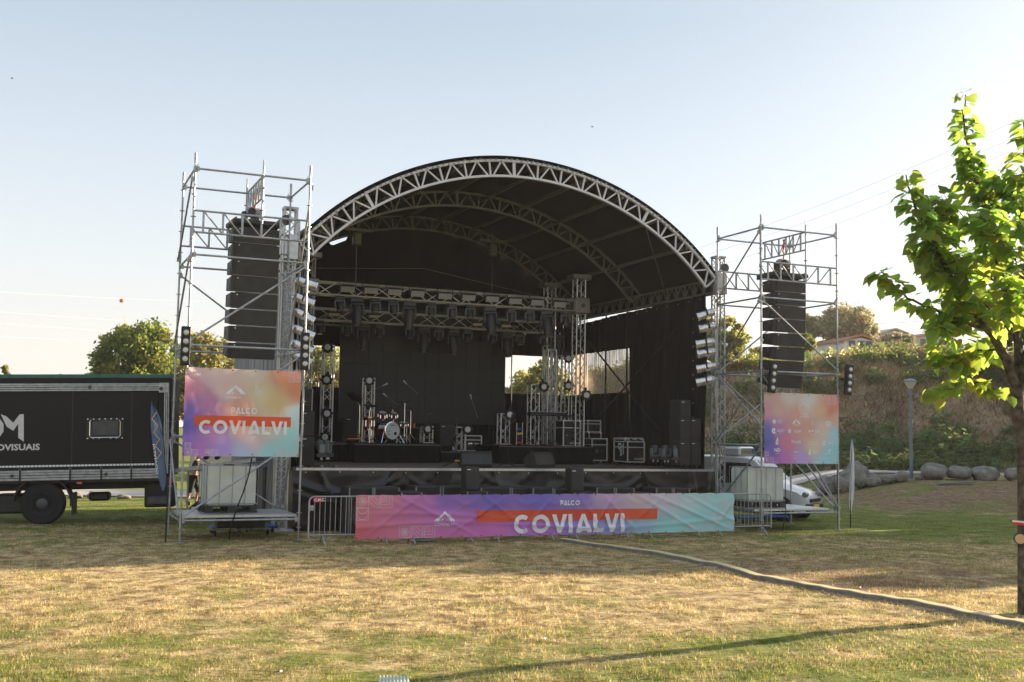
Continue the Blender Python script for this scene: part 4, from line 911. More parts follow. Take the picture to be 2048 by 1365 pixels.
# ---- four-lamp blinders
bl = thing('blinder_light', '', 'stage light', (0, 0, 0), 0, 'four lamp blinders on the scaffold posts')
MB().box((0, 0, 0), (.20, .14, .84), bev=.015).build('housing', 'black_metal', bl)
for k in range(4):
    l_ = MB().lathe((0, -.07, .285-.19*k), (0, -1, 0), [(.075, 0), (.075, .012), (.06, .012)], 16).build('lamp', 'steel_dark', bl, True)
    MB().lathe((0, -.078, .285-.19*k), (0, -1, 0), [(.06, 0), (.05, .008), (.02, .012)], 16).build('lens', 'lens', l_, True)
MB().box((0, .10, 0), (.03, .08, .5)).build('bracket', 'black_metal', bl)
for i, (px, py, Y, ry, lab) in enumerate([(371, 692, LY-.2, 0, 'black four lamp blinder on the outer post of the left tower'), (610, 703, LY-.2, 0, 'black four lamp blinder on the inner post of the left tower'),
                                     (1545, 755, RY-.2, 6, 'slightly tilted four lamp blinder on the inner post of the right tower'), (1697, 760, RY-.2, 5, 'tilted four lamp blinder out on an arm from the right tower')]):
    place(bl, i, onY(px, py, Y), (0, R(ry), R(-4)), lab)
for i, (a, b) in enumerate([((RX, RY-.06, 4.15), (onY(1545, 752, RY-.14))), ((RX+2.57, RY-.06, 4.1), onY(1697, 757, RY-.12))]):
    tag(MB().box((Vector(a)+Vector(b))/2, ((Vector(b)-Vector(a)).length, .05, .05)).build('extension_bar', 'black_metal'), ['short black arm holding the blinder on the inner post of the right tower', 'black arm reaching right from the right tower to its outer blinder'][i], 'bracket')

# ================================================================== PRINTED BANNERS
def stroke(pts, w, closed=False):
    pts = [Vector(p) for p in pts]; n = len(pts); L = []; Rr = []
    for i in range(n):
        a = pts[i-1] if (i > 0 or closed) else None; b = pts[(i+1) % n] if (i < n-1 or closed) else None; p = pts[i]
        d0 = (p-a).normalized() if a is not None else None; d1 = (b-p).normalized() if b is not None else None
        if d0 is None: nn = Vector((-d1.y, d1.x)); k = 1
        elif d1 is None: nn = Vector((-d0.y, d0.x)); k = 1
        else:
            n0 = Vector((-d0.y, d0.x)); n1 = Vector((-d1.y, d1.x)); nn = (n0+n1); nn = nn.normalized() if nn.length > 1e-4 else n0; k = min(1/max(nn.dot(n0), .3), 2.6)
        L.append(p+nn*w/2*k); Rr.append(p-nn*w/2*k)
    m = n if closed else n-1
    return L+Rr, [(i, (i+1) % n, (i+1) % n+n, i+n) for i in range(m)]
def arcpts(cx, cy, rx, ry, a0, a1, n=18): return [(cx+rx*math.cos(R(a0+(a1-a0)*i/n)), cy+ry*math.sin(R(a0+(a1-a0)*i/n))) for i in range(n+1)]
def glyph(ch, w=.2):
    """bold geometric capitals, cap height 1: (advance, list of (points, closed))"""
    h = w/2
    w1 = w*1.12
    return {'C': (.98, [(arcpts(.52, .5, .5-h+.02, .5-h, 48, 312, 24), 0)]), 'O': (1.14, [(arcpts(.55, .5, .53-h, .5-h, 0, 345, 23), 1)]),
            'V': (.94, [([(0, 1), (w1, 1), (.57, 0), (.36, 0)], 2), ([(.94-w1, 1), (.94, 1), (.57, 0), (.36, 0)], 2)]), 'I': (.34, [([(.12, 0), (.12, 1)], 0)]), 'L': (.66, [([(.12, 1), (.12, h), (.66, h)], 0)]),
            'A': (1.02, [([(.02, .12), (w1+.02, .12), (.61, 1), (.40, 1)], 2), ([(.40, 1), (.61, 1), (1.01, 0), (1.01-w1, 0)], 2), ([(.07, h*.9), (.24, h*.85), (.44, h+.10), (.76, h+.07)], 0)]),
            'P': (.74, [([(.02, 0), (.24, 0), (.24, 1), (.02, 1)], 2), ([(.12, .91), (.42, .91)]+arcpts(.42, .66, .22, .25, 80, -80, 8)+[(.42, .41), (.12, .41)], 0)])}[ch]
def word(txt, x, z, h, w=.2, gap=.06):
    """list of (verts2d, faces) placed with cap height h, left at x"""
    out = []; cx = x
    for ch in txt:
        adv, sts = glyph(ch, w)
        for pts, cl in sts:
            q = [Vector((cx+p[0]*h, z+p[1]*h)) for p in pts]; out.append((q, [(0, 1, 2, 3)]) if cl == 2 else stroke(q, w*h, bool(cl)))
        cx += (adv+gap)*h
    return out, cx-gap*h-x
FONTC = {}
def font_geo(txt, x, z, h, bold=.0, align='LEFT', sx=1.0):
    cu = bpy.data.curves.new('lettering', 'FONT'); cu.body = txt; cu.size = 1; cu.offset = bold; cu.resolution_u = 2; cu.align_x = align
    o = bpy.data.objects.new('lettering', cu); COL.objects.link(o); dg = bpy.context.evaluated_depsgraph_get(); me = bpy.data.meshes.new_from_object(o.evaluated_get(dg))
    k = h/.72; V = [Vector((x+v.co.x*k*sx, z+v.co.y*k)) for v in me.vertices]; F = [tuple(p.vertices) for p in me.polygons]
    bpy.data.objects.remove(o); bpy.data.curves.remove(cu); bpy.data.meshes.remove(me)
    return (V, F)
def drape(name, geos, surf, m, parent, off, cell=.08):
    """lay flat print onto a wavy sheet: cut it finely, then push each point onto surf(x, z) -> y"""
    bm = bmesh.new()
    for gi, (V, F) in enumerate(geos):
        o_ = .0006*(gi % 4); vs = [bm.verts.new((v[0], o_, v[1])) for v in V]
        for f in F:
            try: bm.faces.new([vs[i] for i in f])
            except ValueError: pass
    if not bm.verts: return None
    xs_ = [v.co.x for v in bm.verts]; zs_ = [v.co.z for v in bm.verts]
    for ax, lo, hi in ((0, min(xs_), max(xs_)), (2, min(zs_), max(zs_))):
        k = lo-lo % cell+cell
        while k < hi:
            co = [0, 0, 0]; co[ax] = k; no = [0, 0, 0]; no[ax] = 1
            bmesh.ops.bisect_plane(bm, geom=bm.verts[:]+bm.edges[:]+bm.faces[:], dist=1e-4, plane_co=co, plane_no=no); k += cell
    for v in bm.verts: v.co.y = surf(v.co.x, v.co.z)-off-v.co.y
    for f in bm.faces:
        if f.normal.y > 0: f.normal_flip()
    o0 = ORG.get(parent.as_pointer(), Vector())
    for v in bm.verts: v.co -= o0
    me = bpy.data.meshes.new(name); bm.to_mesh(me); bm.free(); me.materials.append(MT[m]); o = bpy.data.objects.new(name, me); COL.objects.link(o); o.parent = parent; return o
def banner(name, label, X0, X1, Z0, Z1, Y, cps, surfn, group=None, step=.04, gain=1.75):
    """printed sheet hung in the plane Y"""
    t = thing(name, label, 'banner', (X0, Y, Z0), 0, group); nx_ = int((X1-X0)/step); nz2 = int((Z1-Z0)/step)
    def surf(x, z): return Y+surfn((x-X0)/(X1-X0), (z-Z0)/(Z1-Z0))
    V = []; Cc = []
    cp_ = [(u, v, [min(.92, (k*.88+.12*sum(srgb(*c))/3)*gain+.03) for k in srgb(*c)]) for u, v, c in cps]; asp = (X1-X0)/(Z1-Z0); q = 1.0 if asp < 3 else .55
    for i in range(nx_+1):
        for j in range(nz2+1):
            u, v = i/nx_, j/nz2; x, z = X0+u*(X1-X0), Z0+v*(Z1-Z0); ws = 0; c = [0, 0, 0]
            for a, b, k in cp_:
                w = 1/(((u-a)*asp*q)**2+((v-b))**2+.006)**1.7; ws += w; c = [c[r]+w*k[r] for r in range(3)]
            edge = .012*math.sin(u*(X1-X0)*7+2)*(abs(v-.5)*2)**8*(1 if v > .5 else -.6)
            V.append((x, surf(x, z), z-abs(edge))); Cc.append([k/ws for k in c])
    n1 = nz2+1; F = np.array([(i*n1+j, (i+1)*n1+j, (i+1)*n1+j+1, i*n1+j+1) for i in range(nx_) for j in range(nz2)])
    np_mesh('sheet', np.array(V)-np.array(ORG[t.as_pointer()]), F, 4, 'banner_print', t, np.array(Cc), True)
    mb = MB(); per = max(4, round((X1-X0)/.5))
    for i in range(per+1):
        for v in (.02, .98): x = X0+.03+(X1-X0-.06)*i/per; z = Z0+v*(Z1-Z0); mb.lathe((x, surf(x, z)-.004, z), (0, -1, 0), [(.014, 0), (.014, .005)], 8)
    mb.build('eyelets', 'black_metal', t)
    return t, surf
def mountain(x, z, s):
    g = [stroke([(x-.5*s, z), (x-.18*s, z+.28*s), (x-.12*s, z+.22*s)], .07*s), stroke([(x-.38*s, z), (x, z+.42*s), (x+.36*s, z)], .09*s), stroke([(x+.12*s, z+.2*s), (x+.2*s, z+.28*s), (x+.5*s, z)], .08*s), stroke([(x-.1*s, z+.12*s), (x-.2*s, z)], .06*s)]
    return g
def orn(x, z, s, kind, w=.008):
    g = [stroke([(x, z), (x+s, z), (x+s, z+s), (x, z+s)], w, True)]; c = (x+s/2, z+s/2)
    if kind == 0:
        for k in range(8):
            a = k*45; q = (c[0]+.28*s*math.cos(R(a)), c[1]+.28*s*math.sin(R(a)))
            g.append(stroke([(c[0]+math.cos(R(a))*.22*s+.17*s*math.cos(R(a))*math.cos(R(b))-.08*s*math.sin(R(a))*math.sin(R(b)), c[1]+math.sin(R(a))*.22*s+.17*s*math.sin(R(a))*math.cos(R(b))+.08*s*math.cos(R(a))*math.sin(R(b))) for b in range(0, 360, 40)], w, True))
    elif kind == 1:
        g += [stroke(arcpts(x, z+s*0, s, s, 0, 90, 10), w), stroke(arcpts(x+s, z+s, s, s, 180, 270, 10), w), stroke([(x, z+s), (x+s, z)], w)]
    elif kind == 2:
        for k in (.75, .5, .28): g.append(stroke([(x+s*(1-k)*0, z+s*(1-k)), (x+s*k, z+s*(1-k)), (x+s*k, z+s)], w))
    elif kind == 3:
        g += [stroke(arcpts(*c, s*.45, s*.45, 180, 360, 10), w), stroke(arcpts(x+s/2, z+s, s*.45, s*.45, 180, 360, 10), w)]
    elif kind == 4:
        for k in range(3):
            for j in range(3): g.append(stroke([(x+s*(.17+.33*k)-.1*s, z+s*(.17+.33*j)), (x+s*(.17+.33*k), z+s*(.17+.33*j)+.1*s), (x+s*(.17+.33*k)+.1*s, z+s*(.17+.33*j)), (x+s*(.17+.33*k), z+s*(.17+.33*j)-.1*s)], w, True))
    elif kind == 5:
        for k in (.15, .3, .42): g.append(stroke(arcpts(*c, s*k, s*k, 0, 340, 14), w, True))
    return g
def XZ(px, py, Y): p = onY(px, py, Y); return p.x, p.z
def silencio(x, z, s): return [font_geo('SI', x-.42*s, z+.32*s, .26*s, .012), font_geo('LEN', x-.42*s, z+.0*s, .26*s, .012), font_geo('CIO', x-.42*s, z-.32*s, .26*s, .012), stroke([(x+.05*s, z+.44*s), (x+.4*s, z+.44*s)], .04*s)]
# left tower banner
BY = LY-.10; x0, _ = XZ(371, 740, BY); x1, _ = XZ(602, 742, BY); z1 = XZ(371, 734, BY)[1]; z0 = XZ(365, 912, BY)[1]
def sL(u, v):
    d = 0
    for a, w, am in ((R(-42), .035, .05), (R(-62), .03, .035)):  # tension folds from the upper left corner
        s = u*1.25; t = (1-v); dist = abs(s*math.sin(a)+t*math.cos(a)); along = math.hypot(s, t); d += am*math.exp(-(dist/(w+.05*along))**2)*math.exp(-along*1.1)
    d += .012*math.sin(u*60+6*noise.noise(Vector((u*5, v*4, 0))))*math.exp(-((v-.6)/.3)**2)*(1-u)
    d += .02*noise.noise(Vector((u*4, v*3, 5)))+.012*math.sin(v*9+u*6); return -d
cL = [(0, 1, (215, 160, 150)), (.3, 1, (205, 165, 155)), (.6, .95, (205, 175, 160)), (.85, .95, (240, 120, 80)), (1, .95, (236, 105, 70)), (.98, .75, (240, 110, 60)), (.65, .72, (235, 175, 130)), (.8, .62, (240, 160, 95)), (0, .75, (190, 110, 145)), (.05, .5, (95, 70, 155)), (.2, .58, (165, 100, 150)),
      (.35, .75, (205, 160, 150)), (.45, .55, (222, 130, 105)), (.02, .35, (62, 64, 155)), (.03, .12, (110, 75, 170)), (.12, .03, (165, 95, 170)), (.35, .1, (150, 120, 190)), (.6, .2, (190, 170, 175)), (.7, .35, (215, 170, 140)), (.98, .5, (165, 190, 200)), (.95, .2, (130, 190, 215)), (.75, .04, (130, 185, 215)), (.5, .02, (150, 165, 205)), (.25, .3, (150, 85, 150)), (.5, .33, (215, 140, 120))]
t, sf = banner('banner', 'pink purple and orange printed banner tied to the front of the left scaffold tower', x0, x1, z0, z1, BY, cL, sL, 'printed banners')
def bar_(t, sf, Y, a, b, off=.006):
    xa, za = XZ(*a, Y); xb, zb = XZ(*b, Y); drape('orange_bar', [([(xa, min(za, zb)), (xb, min(za, zb)), (xb, max(za, zb)), (xa, max(za, zb))], [(0, 1, 2, 3)])], sf, 'banner_orange', t, off, .06)
def words(t, sf, Y, txt, xl, xr, yb, yt, off=.026, w=.235, nm='lettering'):
    xa, za = XZ(xl, yb, Y); xb, _ = XZ(xr, yb, Y); _, zt = XZ(xl, yt, Y); h = zt-za; g, L = word(txt, 0, 0, h, w); k = (xb-xa)/L
    drape(nm, [([(xa+v[0]*k, za+v[1]) for v in V], F) for V, F in g], sf, 'banner_white', t, off, .035)
bar_(t, sf, BY, (388, 851), (582, 835)); words(t, sf, BY, 'COVIALVI', 397, 575, 868, 840); words(t, sf, BY, 'PALCO', 461, 514, 828, 815, w=.22)
xx, zz = XZ(471, 789, BY); drape('logo', mountain(xx, zz, .42)+[font_geo('COVIALVI', xx-.24, zz-.10, .06, .02)], sf, 'banner_white', t, .01)
xx, zz = XZ(520, 786, BY); drape('logo', silencio(xx, zz, .26), sf, 'banner_white', t, .01)
g = []
for (px, py, k) in ((565, 752, 2), (577, 752, 0), (589, 752, 5), (577, 765, 4), (589, 765, 5), (369, 898, 4), (369, 911, 0), (382, 911, 1), (410, 911, 0), (423, 911, 1), (547, 914, 0), (560, 914, 1), (573, 914, 2), (586, 914, 0), (586, 900, 3), (586, 887, 5), (375, 752, 2), (388, 752, 1)):
    xx, zz = XZ(px, py, BY); drape('ornament', orn(xx, zz, .13, k, .006), sf, 'banner_line', t, .009)
# right tower sponsor banner
BY2 = RY-.10; x0, _ = XZ(1528, 790, BY2); x1, _ = XZ(1676, 790, BY2); z1 = XZ(1527, 784, BY2)[1]; z0 = XZ(1526, 927, BY2)[1]
def sR(u, v):
    d = .03*math.exp(-((u-.0-.35*(.75-v))/.04)**2)*(1 if v < .78 else 0)*math.exp(-u*4)+.015*noise.noise(Vector((u*3, v*3, 9)))+.02*math.exp(-(((v-.3)-(u*.55))/.07)**2)
    return -d
cR = [(0, 1, (225, 160, 140)), (.35, .95, (212, 175, 165)), (.6, .9, (212, 185, 178)), (.95, .95, (215, 110, 105)), (.9, .78, (236, 105, 80)), (.75, .75, (238, 150, 110)), (1, .65, (215, 150, 120)), (0, .75, (200, 120, 135)), (.2, .75, (208, 150, 140)), (.03, .45, (80, 85, 165)), (.03, .3, (62, 75, 160)), (.2, .5, (165, 105, 150)), (.4, .5, (215, 130, 120)), (.6, .45, (222, 135, 115)), (.8, .5, (190, 165, 155)), (.97, .42, (125, 180, 205)),
      (.3, .3, (190, 100, 130)), (.65, .25, (222, 165, 140)), (.95, .15, (110, 180, 210)), (.8, .03, (125, 180, 215)), (.5, .05, (160, 130, 185)), (.25, .03, (170, 85, 165)), (.03, .03, (155, 75, 160)), (.1, .15, (95, 80, 165)), (.45, .7, (208, 140, 120))]
t, sf = banner('banner', 'square sponsor banner with white logos on the right scaffold tower', x0, x1, z0, z1, BY2, cR, sR, 'printed banners')
Wd = x1-x0; Hd = z1-z0; P = lambda u, v: (x0+u*Wd, z0+v*Hd); g = []
def txt(s, u, v, h, b=.02, al='CENTER', sx=1): x, z = P(u, v); g.append(font_geo(s, x, z, h*Hd, b, al, sx))
x, z = P(.53, .80); s = .16*Hd
g += [stroke([(x-.55*s, z-.35*s), (x-.55*s, z+.35*s)]+arcpts(x, z+.3*s, .55*s, .45*s, 170, 10, 10)+[(x+.55*s, z-.35*s)], .04*s), stroke([(x-.5*s, z-.05*s), (x-.1*s, z+.5*s), (x+.15*s, z+.1*s)], .06*s), stroke([(x, z+.3*s), (x+.2*s, z+.45*s), (x+.5*s, z-.02*s)], .06*s)]
for k in range(3): g.append(stroke([(x-.5*s+i*s/8, z-(.18+.15*k)*s+.04*s*math.sin(i*1.6)) for i in range(9)], .04*s))
txt('CIDADE', .53, .685, .025); txt('DAS TERRAS', .53, .655, .018)
def blob(u, v, s): x, z = P(u, v); return stroke(arcpts(x, z, s*Hd*.25, s*Hd*.25, 0, 330, 11), s*Hd*.5, True)
g += [blob(.13, .585, .03)]+[stroke([P(.13, .585), (P(.13, .585)[0]+.038*Hd*math.cos(k*.785), P(.13, .585)[1]+.038*Hd*math.sin(k*.785))], .012*Hd) for k in range(8)]
txt('UNIÃO', .205, .59, .022); txt('Município', .205, .565, .014); g += mountain(*P(.42, .56), .14*Hd*1.0); txt('COVIALVI', .42, .535, .018)
xx, zz = P(.64, .575); g += silencio(xx+.02, zz, .07*Hd); xx, zz = P(.86, .58); g += [stroke(arcpts(xx-.02*Hd, zz, .022*Hd, .022*Hd, 0, 340, 12), .014*Hd, True), stroke(arcpts(xx+.02*Hd, zz, .022*Hd, .022*Hd, 0, 340, 12), .014*Hd, True)]; txt('FUNDAÇÃO', .86, .535, .016)
xx, zz = P(.12, .455); g += [stroke(arcpts(xx, zz, .028*Hd, .028*Hd, 20, 300, 12), .022*Hd), stroke([(xx-.02*Hd, zz+.03*Hd), (xx+.03*Hd, zz-.035*Hd)], .012*Hd)]; txt('ADC', .215, .44, .042, .0); txt('Águas', .215, .418, .012)
xx, zz = P(.33, .455); g += [stroke(arcpts(xx, zz, .016*Hd, .02*Hd, 0, 340, 12), .018*Hd, True)]; txt('ICOVI', .435, .437, .036, .035)
g += [blob(.60, .46, .035), blob(.64, .465, .03)]; txt('CA', .70, .44, .045, .01); txt('Crédito Agrícola', .65, .41, .012); txt('CLARANET', .90, .43, .016, .0); g += [blob(.80, .43, .016)]
xx, zz = P(.165, .31); g += [stroke([(xx-.012*Hd, zz-.03*Hd), (xx-.018*Hd, zz), (xx+.004*Hd, zz+.04*Hd), (xx+.016*Hd, zz-.005*Hd), (xx+.004*Hd, zz-.032*Hd)], .017*Hd, True)]; txt('Palser', .165, .262, .018)
txt('Puralã', .42, .285, .048, .01); txt('AQUADOMUS', .65, .295, .02, .0); g += [stroke([P(.6, .275), P(.72, .275)], .006*Hd)]
xx, zz = P(.80, .29); g += [stroke(arcpts(xx, zz, .03*Hd, .03*Hd, 30, 330, 14), .01*Hd), blob(.80, .29, .03)]; txt('ZEBOT', .89, .285, .024)
txt('ND', .17, .165, .048, .04); txt('noticias', .17, .135, .014); g += [blob(.40, .165, .022), blob(.43, .165, .018)]
xx, zz = P(.60, .16); g += [stroke([(xx-.012*Hd, zz-.02*Hd), (xx, zz+.035*Hd), (xx+.012*Hd, zz-.02*Hd), (xx, zz-.03*Hd)], .02*Hd, True)]; txt('UNIDOS', .67, .175, .022, .02); txt('FARMA', .675, .145, .022, .02)
xx, zz = P(.87, .18); g += [stroke([(xx-.03*Hd, zz-.02*Hd), (xx+.02*Hd, zz+.03*Hd), (xx+.01*Hd, zz-.03*Hd)], .014*Hd)]; txt('Alfa Zero', .85, .13, .022, .0)
cells = {}
for V_, F_ in g:
    u = (sum(v[0] for v in V_)/len(V_)-x0)/Wd; v = (sum(v[1] for v in V_)/len(V_)-z0)/Hd
    cells.setdefault((0 if v > .62 else min(4, int((u-.02)*4.15)+1), 9 if v > .62 else int(v/.145-.1)), []).append((V_, F_))
for q in cells.values(): drape('sponsor_logo', q, sf, 'banner_white', t, .009, .2)
g = []
for u, v, k in ((.78, .92, 2), (.85, .92, 0), (.92, .92, 5), (.85, .85, 4), (.92, .85, 5), (.01, .1, 4), (.01, .02, 0), (.08, .02, 1), (.78, .02, 1), (.85, .02, 2), (.92, .02, 0), (.92, .1, 3), (.02, .92, 1)): drape('ornament', orn(*P(u, v), .12, k, .005), sf, 'banner_line', t, .006, .2)

# long banner on the crowd barriers
FY = 23.6; BY3 = FY-.09; x0 = XZ(712, 1000, BY3)[0]; x1 = XZ(1467, 1000, BY3)[0]; z1 = 1.085; z0 = XZ(712, 1079, BY3)[1]
def sF(u, v):
    L = u*12; d = .03*noise.noise(Vector((L*.8, v*1.5, 3)))+.022*noise.noise(Vector((L*2.1, v*3, 7)))
    for k, (c, sl_, am, wd) in enumerate([(1.0, 1.6, .05, .07), (2.3, -2.4, .06, .08), (2.6, 2.2, .03, .05), (3.5, 1.9, .05, .08), (4.4, -1.5, .04, .06), (5.3, 1.2, .04, .07), (7.05, -.9, .03, .06), (7.4, .9, .06, .06), (8.0, -1.2, .05, .07), (8.8, 1.6, .04, .07), (9.6, -2.2, .06, .09), (10.5, -3.0, .07, .1), (11.4, -2.4, .06, .09), (11.7, 1.0, .05, .06)]):
        t = L-c-sl_*(v-.5); d += .72*am*math.exp(-(t/wd)**2)*(.35+.65*math.sin(math.pi*min(max(v, 0), 1)))
    # sagging swags between the ties at the top edge
    s = (L*1.1) % 1.0; d += .018*math.exp(-((v-(.97-.22*(1-(2*s-1)**2)))/.06)**2)*(1-(2*s-1)**2)
    d += .035*math.exp(-((v-.45-.12*math.sin(L*.55+1))/.05)**2)*math.exp(-((u-.2)/.18)**2)+.03*math.exp(-((v-.25-.1*math.sin(L*.6))/.05)**2)
    return -d
cF = [(0, .9, (205, 88, 98)), (0, .1, (200, 78, 90)), (.07, .9, (200, 95, 125)), (.08, .1, (200, 88, 118)), (.15, .9, (165, 88, 150)), (.15, .1, (190, 88, 140)), (.22, .9, (120, 80, 160)), (.22, .3, (172, 92, 160)), (.22, .05, (185, 88, 150)), (.32, .9, (98, 76, 160)), (.32, .1, (180, 85, 160)), (.45, .9, (98, 80, 165)), (.45, .1, (165, 92, 180)), (.55, .9, (120, 95, 165)), (.55, .1, (140, 105, 190)),
      (.63, .95, (165, 130, 165)), (.64, .1, (125, 125, 195)), (.72, .95, (190, 155, 165)), (.73, .1, (125, 155, 205)), (.8, .95, (175, 165, 180)), (.8, .1, (120, 180, 215)), (.87, .9, (150, 180, 200)), (.9, .2, (120, 190, 218)), (.97, .9, (135, 190, 212)), (1, .2, (118, 190, 218)), (1, .9, (120, 188, 215))]
t, sf = banner('barrier_banner', 'long red purple and blue banner hung along the crowd barriers in front of the stage', x0, x1, z0, z1, BY3, cF, sF, None, .035, 2.0)
bar_(t, sf, BY3, (952, 1044), (1313, 1017), .024); words(t, sf, BY3, 'COVIALVI', 1025, 1250, 1068, 1030, .038); words(t, sf, BY3, 'PALCO', 1118, 1158, 1011, 1001, .042, w=.24)
xx, zz = XZ(888, 1044, BY3); drape('logo', mountain(xx, zz+.02, .46)+[font_geo('COVIALVI', xx-.24, zz-.09, .075, .03), font_geo('ASSOCIAÇÃO', xx+.05, zz-.06, .03, .0)], sf, 'banner_white', t, .014, .06)
xx, zz = XZ(1353, 1036, BY3); drape('logo', silencio(xx, zz, .30), sf, 'banner_white', t, .014, .06)
g = []
for px, py, k, s in ((713, 1016, 0, .26), (736, 1016, 1, .26), (761, 1016, 2, .26), (713, 1041, 3, .26), (798, 1080, 0, .25), (823, 1080, 1, .25), (848, 1080, 2, .25), (1340, 1017, 1, .25), (1359, 1017, 2, .25), (1370, 1068, 0, .22), (1389, 1068, 1, .22), (1408, 1067, 1, .22), (1424, 1067, 5, .22), (1420, 1042, 4, .2), (1436, 1042, 5, .2), (1436, 1022, 5, .22), (1452, 1020, 0, .22), (1452, 1040, 3, .22), (1452, 1064, 2, .22)):
    xx, zz = XZ(px, py, BY3); drape('ornament', orn(xx, max(zz, z0+.01), s, k, .009), sf, 'banner_line', t, .010, .07)

# crowd barriers
br = thing('crowd_barrier', '', 'barrier', (0, 0, 0), 0, 'crowd barriers in front of the stage'); BW = 1.98
mb = MB(); c = []
for a in range(0, 91, 15): c.append((.12-.12*math.cos(R(a)), 0, 1.0+.12*math.sin(R(a))))
loop = [(0, 0, .18)]+c+[(BW-x, y, z) for x, y, z in reversed(c)]+[(BW, 0, .18)]
mb.tube(loop, .019, 8); mb.cyl((0, 0, .24), (BW, 0, .24), .017, 8); mb.build('frame', 'galvanised', br, True)
for k in range(16):
    x = .12+(BW-.24)*k/15; MB().cyl((x, 0, .24), (x, 0, 1.11), .008, 6).build('upright_bar', 'galvanised', br)
for x in (.3, BW-.3):
    for sg in (-1, 1): MB().cyl((x, 0, .25), (x+.02, sg*.26, .01), .016, 8).build('leg', 'galvanised', br)
MB().box((.05, -.004, .86), (.10, .012, .12), bev=.003).build('latch_plate', 'galvanised', br)
for i in range(6):
    x = 5.62+i*2.02; lab = ['barrier at the left end with a red C.M.C. plate and bare bars', 'barrier behind the red end of the long banner', 'barrier behind the purple part of the long banner left of the lettering', 'barrier behind the big lettering of the long banner', 'barrier behind the right end of the orange bar on the long banner', 'barrier at the right end, its bars in view beside the water tank'][i]
    place(br, i, (x, FY+.01*(i % 2), .0), (0, 0, R([0, .6, -.5, .4, 0, -.5][i])), lab, (1, 1, .935))
tg = thing('name_plate', 'small red plate lettered C.M.C. on the leftmost crowd barrier', 'sign', (5.62, FY, 0)); pa = onY(636, 1000, FY-.03)
MB().box(pa, (.20, .01, .11), bev=.002).build('plate', 'label_red', tg); V_, F_ = font_geo('C.M.C.', pa.x-.085, pa.z-.03, .06, .03); MB().add([(v[0], pa.y-.007, v[1]) for v in V_], F_).build('lettering', 'white_print', tg)

# ================================================================== SPEAKERS, CASES AND INSTRUMENTS
def bx(pxl, pxr, yt, yb, Y):
    a = onY(pxl, yb, Y); b = onY(pxr, yt, Y); a2 = onY(pxl, yt, Y); return a.x, b.x, min(a.z, onY(pxr, yb, Y).z), (b.z+a2.z)/2
def speaker(name, lab, cat, pxl, pxr, yt, Y, dep, zb, grp=None, rz=0, horn=False, wheels=False, yb=None):
    x0, x1, _, z1 = bx(pxl, pxr, yt, yt+10, Y); w = x1-x0; h = z1-zb; t = thing(name, lab, cat, ((x0+x1)/2, Y, zb), rz, grp)
    o = Vector(((x0+x1)/2, Y, zb)) if rz == 0 else Vector()
    MB().box(o+Vector((0, dep/2, h/2+(.05 if wheels else 0))), (w, dep, h-(.1 if wheels else .002)), bev=.012).build('cabinet', 'cabinet_black', t)
    if horn:
        MB().box(o+Vector((0, -.008, h/2)), (w-.08, .02, h-.08)).build('recess', 'black_metal', t)
        mb = MB(); mb.lathe(o+Vector((0, -.02, h*.42)), (0, -1, 0), [(min(w, h)*.44, 0), (min(w, h)*.44, .012), (min(w, h)*.40, .012)], 24); mb.build('driver_ring', 'grille', t)
        for sx in (-1, 1): MB().box(o+Vector((sx*(w/2-.02), -.02, h/2)), (.03, .04, h-.02)).build('side_rail', 'dull_alu', t)
    else:
        MB().box(o+Vector((0, -.012, h/2+(.05 if wheels else 0))), (w-.05, .024, h-.06-(.1 if wheels else 0)), bev=.008).build('grille', 'grille', t)
        MB().box(o+Vector((-w*.3, -.027, h-.07)), (.10, .006, .018)).build('badge', 'white_print', t)
    if wheels:
        for sx in (-1, 1): MB().cyl(o+Vector((sx*(w/2-.1)-.02, .1, .05)), o+Vector((sx*(w/2-.1)+.02, .1, .05)), .05, 10).build('wheel', 'steel_dark', t)
    return t
subs = [(697, 747, 975, 25.9, 'left cabinet of the leftmost standing bass speaker pair'), (747, 799, 975, 25.9, 'right cabinet of the leftmost standing bass speaker pair'), (801, 844, 984, 25.6, 'low bass speaker between the first and second standing pairs'),
        (830, 882, 973, 26.2, 'left cabinet of the second standing bass speaker pair'), (884, 932, 973, 26.2, 'right cabinet of the second standing bass speaker pair'), (933, 975, 983, 25.6, 'low bass speaker under the left small speaker'),
        (960, 1021, 975, 26.2, 'left cabinet of the middle standing bass speaker pair'), (1022, 1062, 976, 26.2, 'right cabinet of the middle standing bass speaker pair'), (1064, 1106, 976, 26.0, 'left cabinet of the bass speaker pair under the word PALCO'), (1107, 1146, 977, 26.0, 'right cabinet of the bass speaker pair under the word PALCO'),
        (1147, 1189, 985, 25.6, 'low bass speaker under the right small speaker'), (1192, 1229, 975, 26.1, 'left cabinet of the bass speaker pair right of the small speaker'), (1230, 1268, 976, 26.1, 'right cabinet of the bass speaker pair right of the small speaker'), (1268, 1305, 986, 25.7, 'low bass speaker between the two rightmost pairs'),
        (1311, 1345, 976, 26.0, 'left cabinet of the rightmost bass speaker pair'), (1346, 1379, 977, 26.0, 'right cabinet of the rightmost bass speaker pair')]
for a, b, yt, Y, lab in subs: speaker('bass_speaker', lab, 'loudspeaker', a, b, yt, Y, .75, .0, 'bass speakers along the stage front', horn=True)
for i, (a, b, yt, Y, px, py) in enumerate([(932, 959, 934, 25.75, 945, 981), (1142, 1168, 937, 25.75, 1155, 983)]):
    speaker('front_fill', ['small upright speaker on the low cabinet left of the centre of the stage front', 'small upright speaker on the low cabinet right of the centre of the stage front'][i], 'loudspeaker', a, b, yt, Y, .34, onY(px, py+1, Y-.15).z, 'small speakers on the front row')
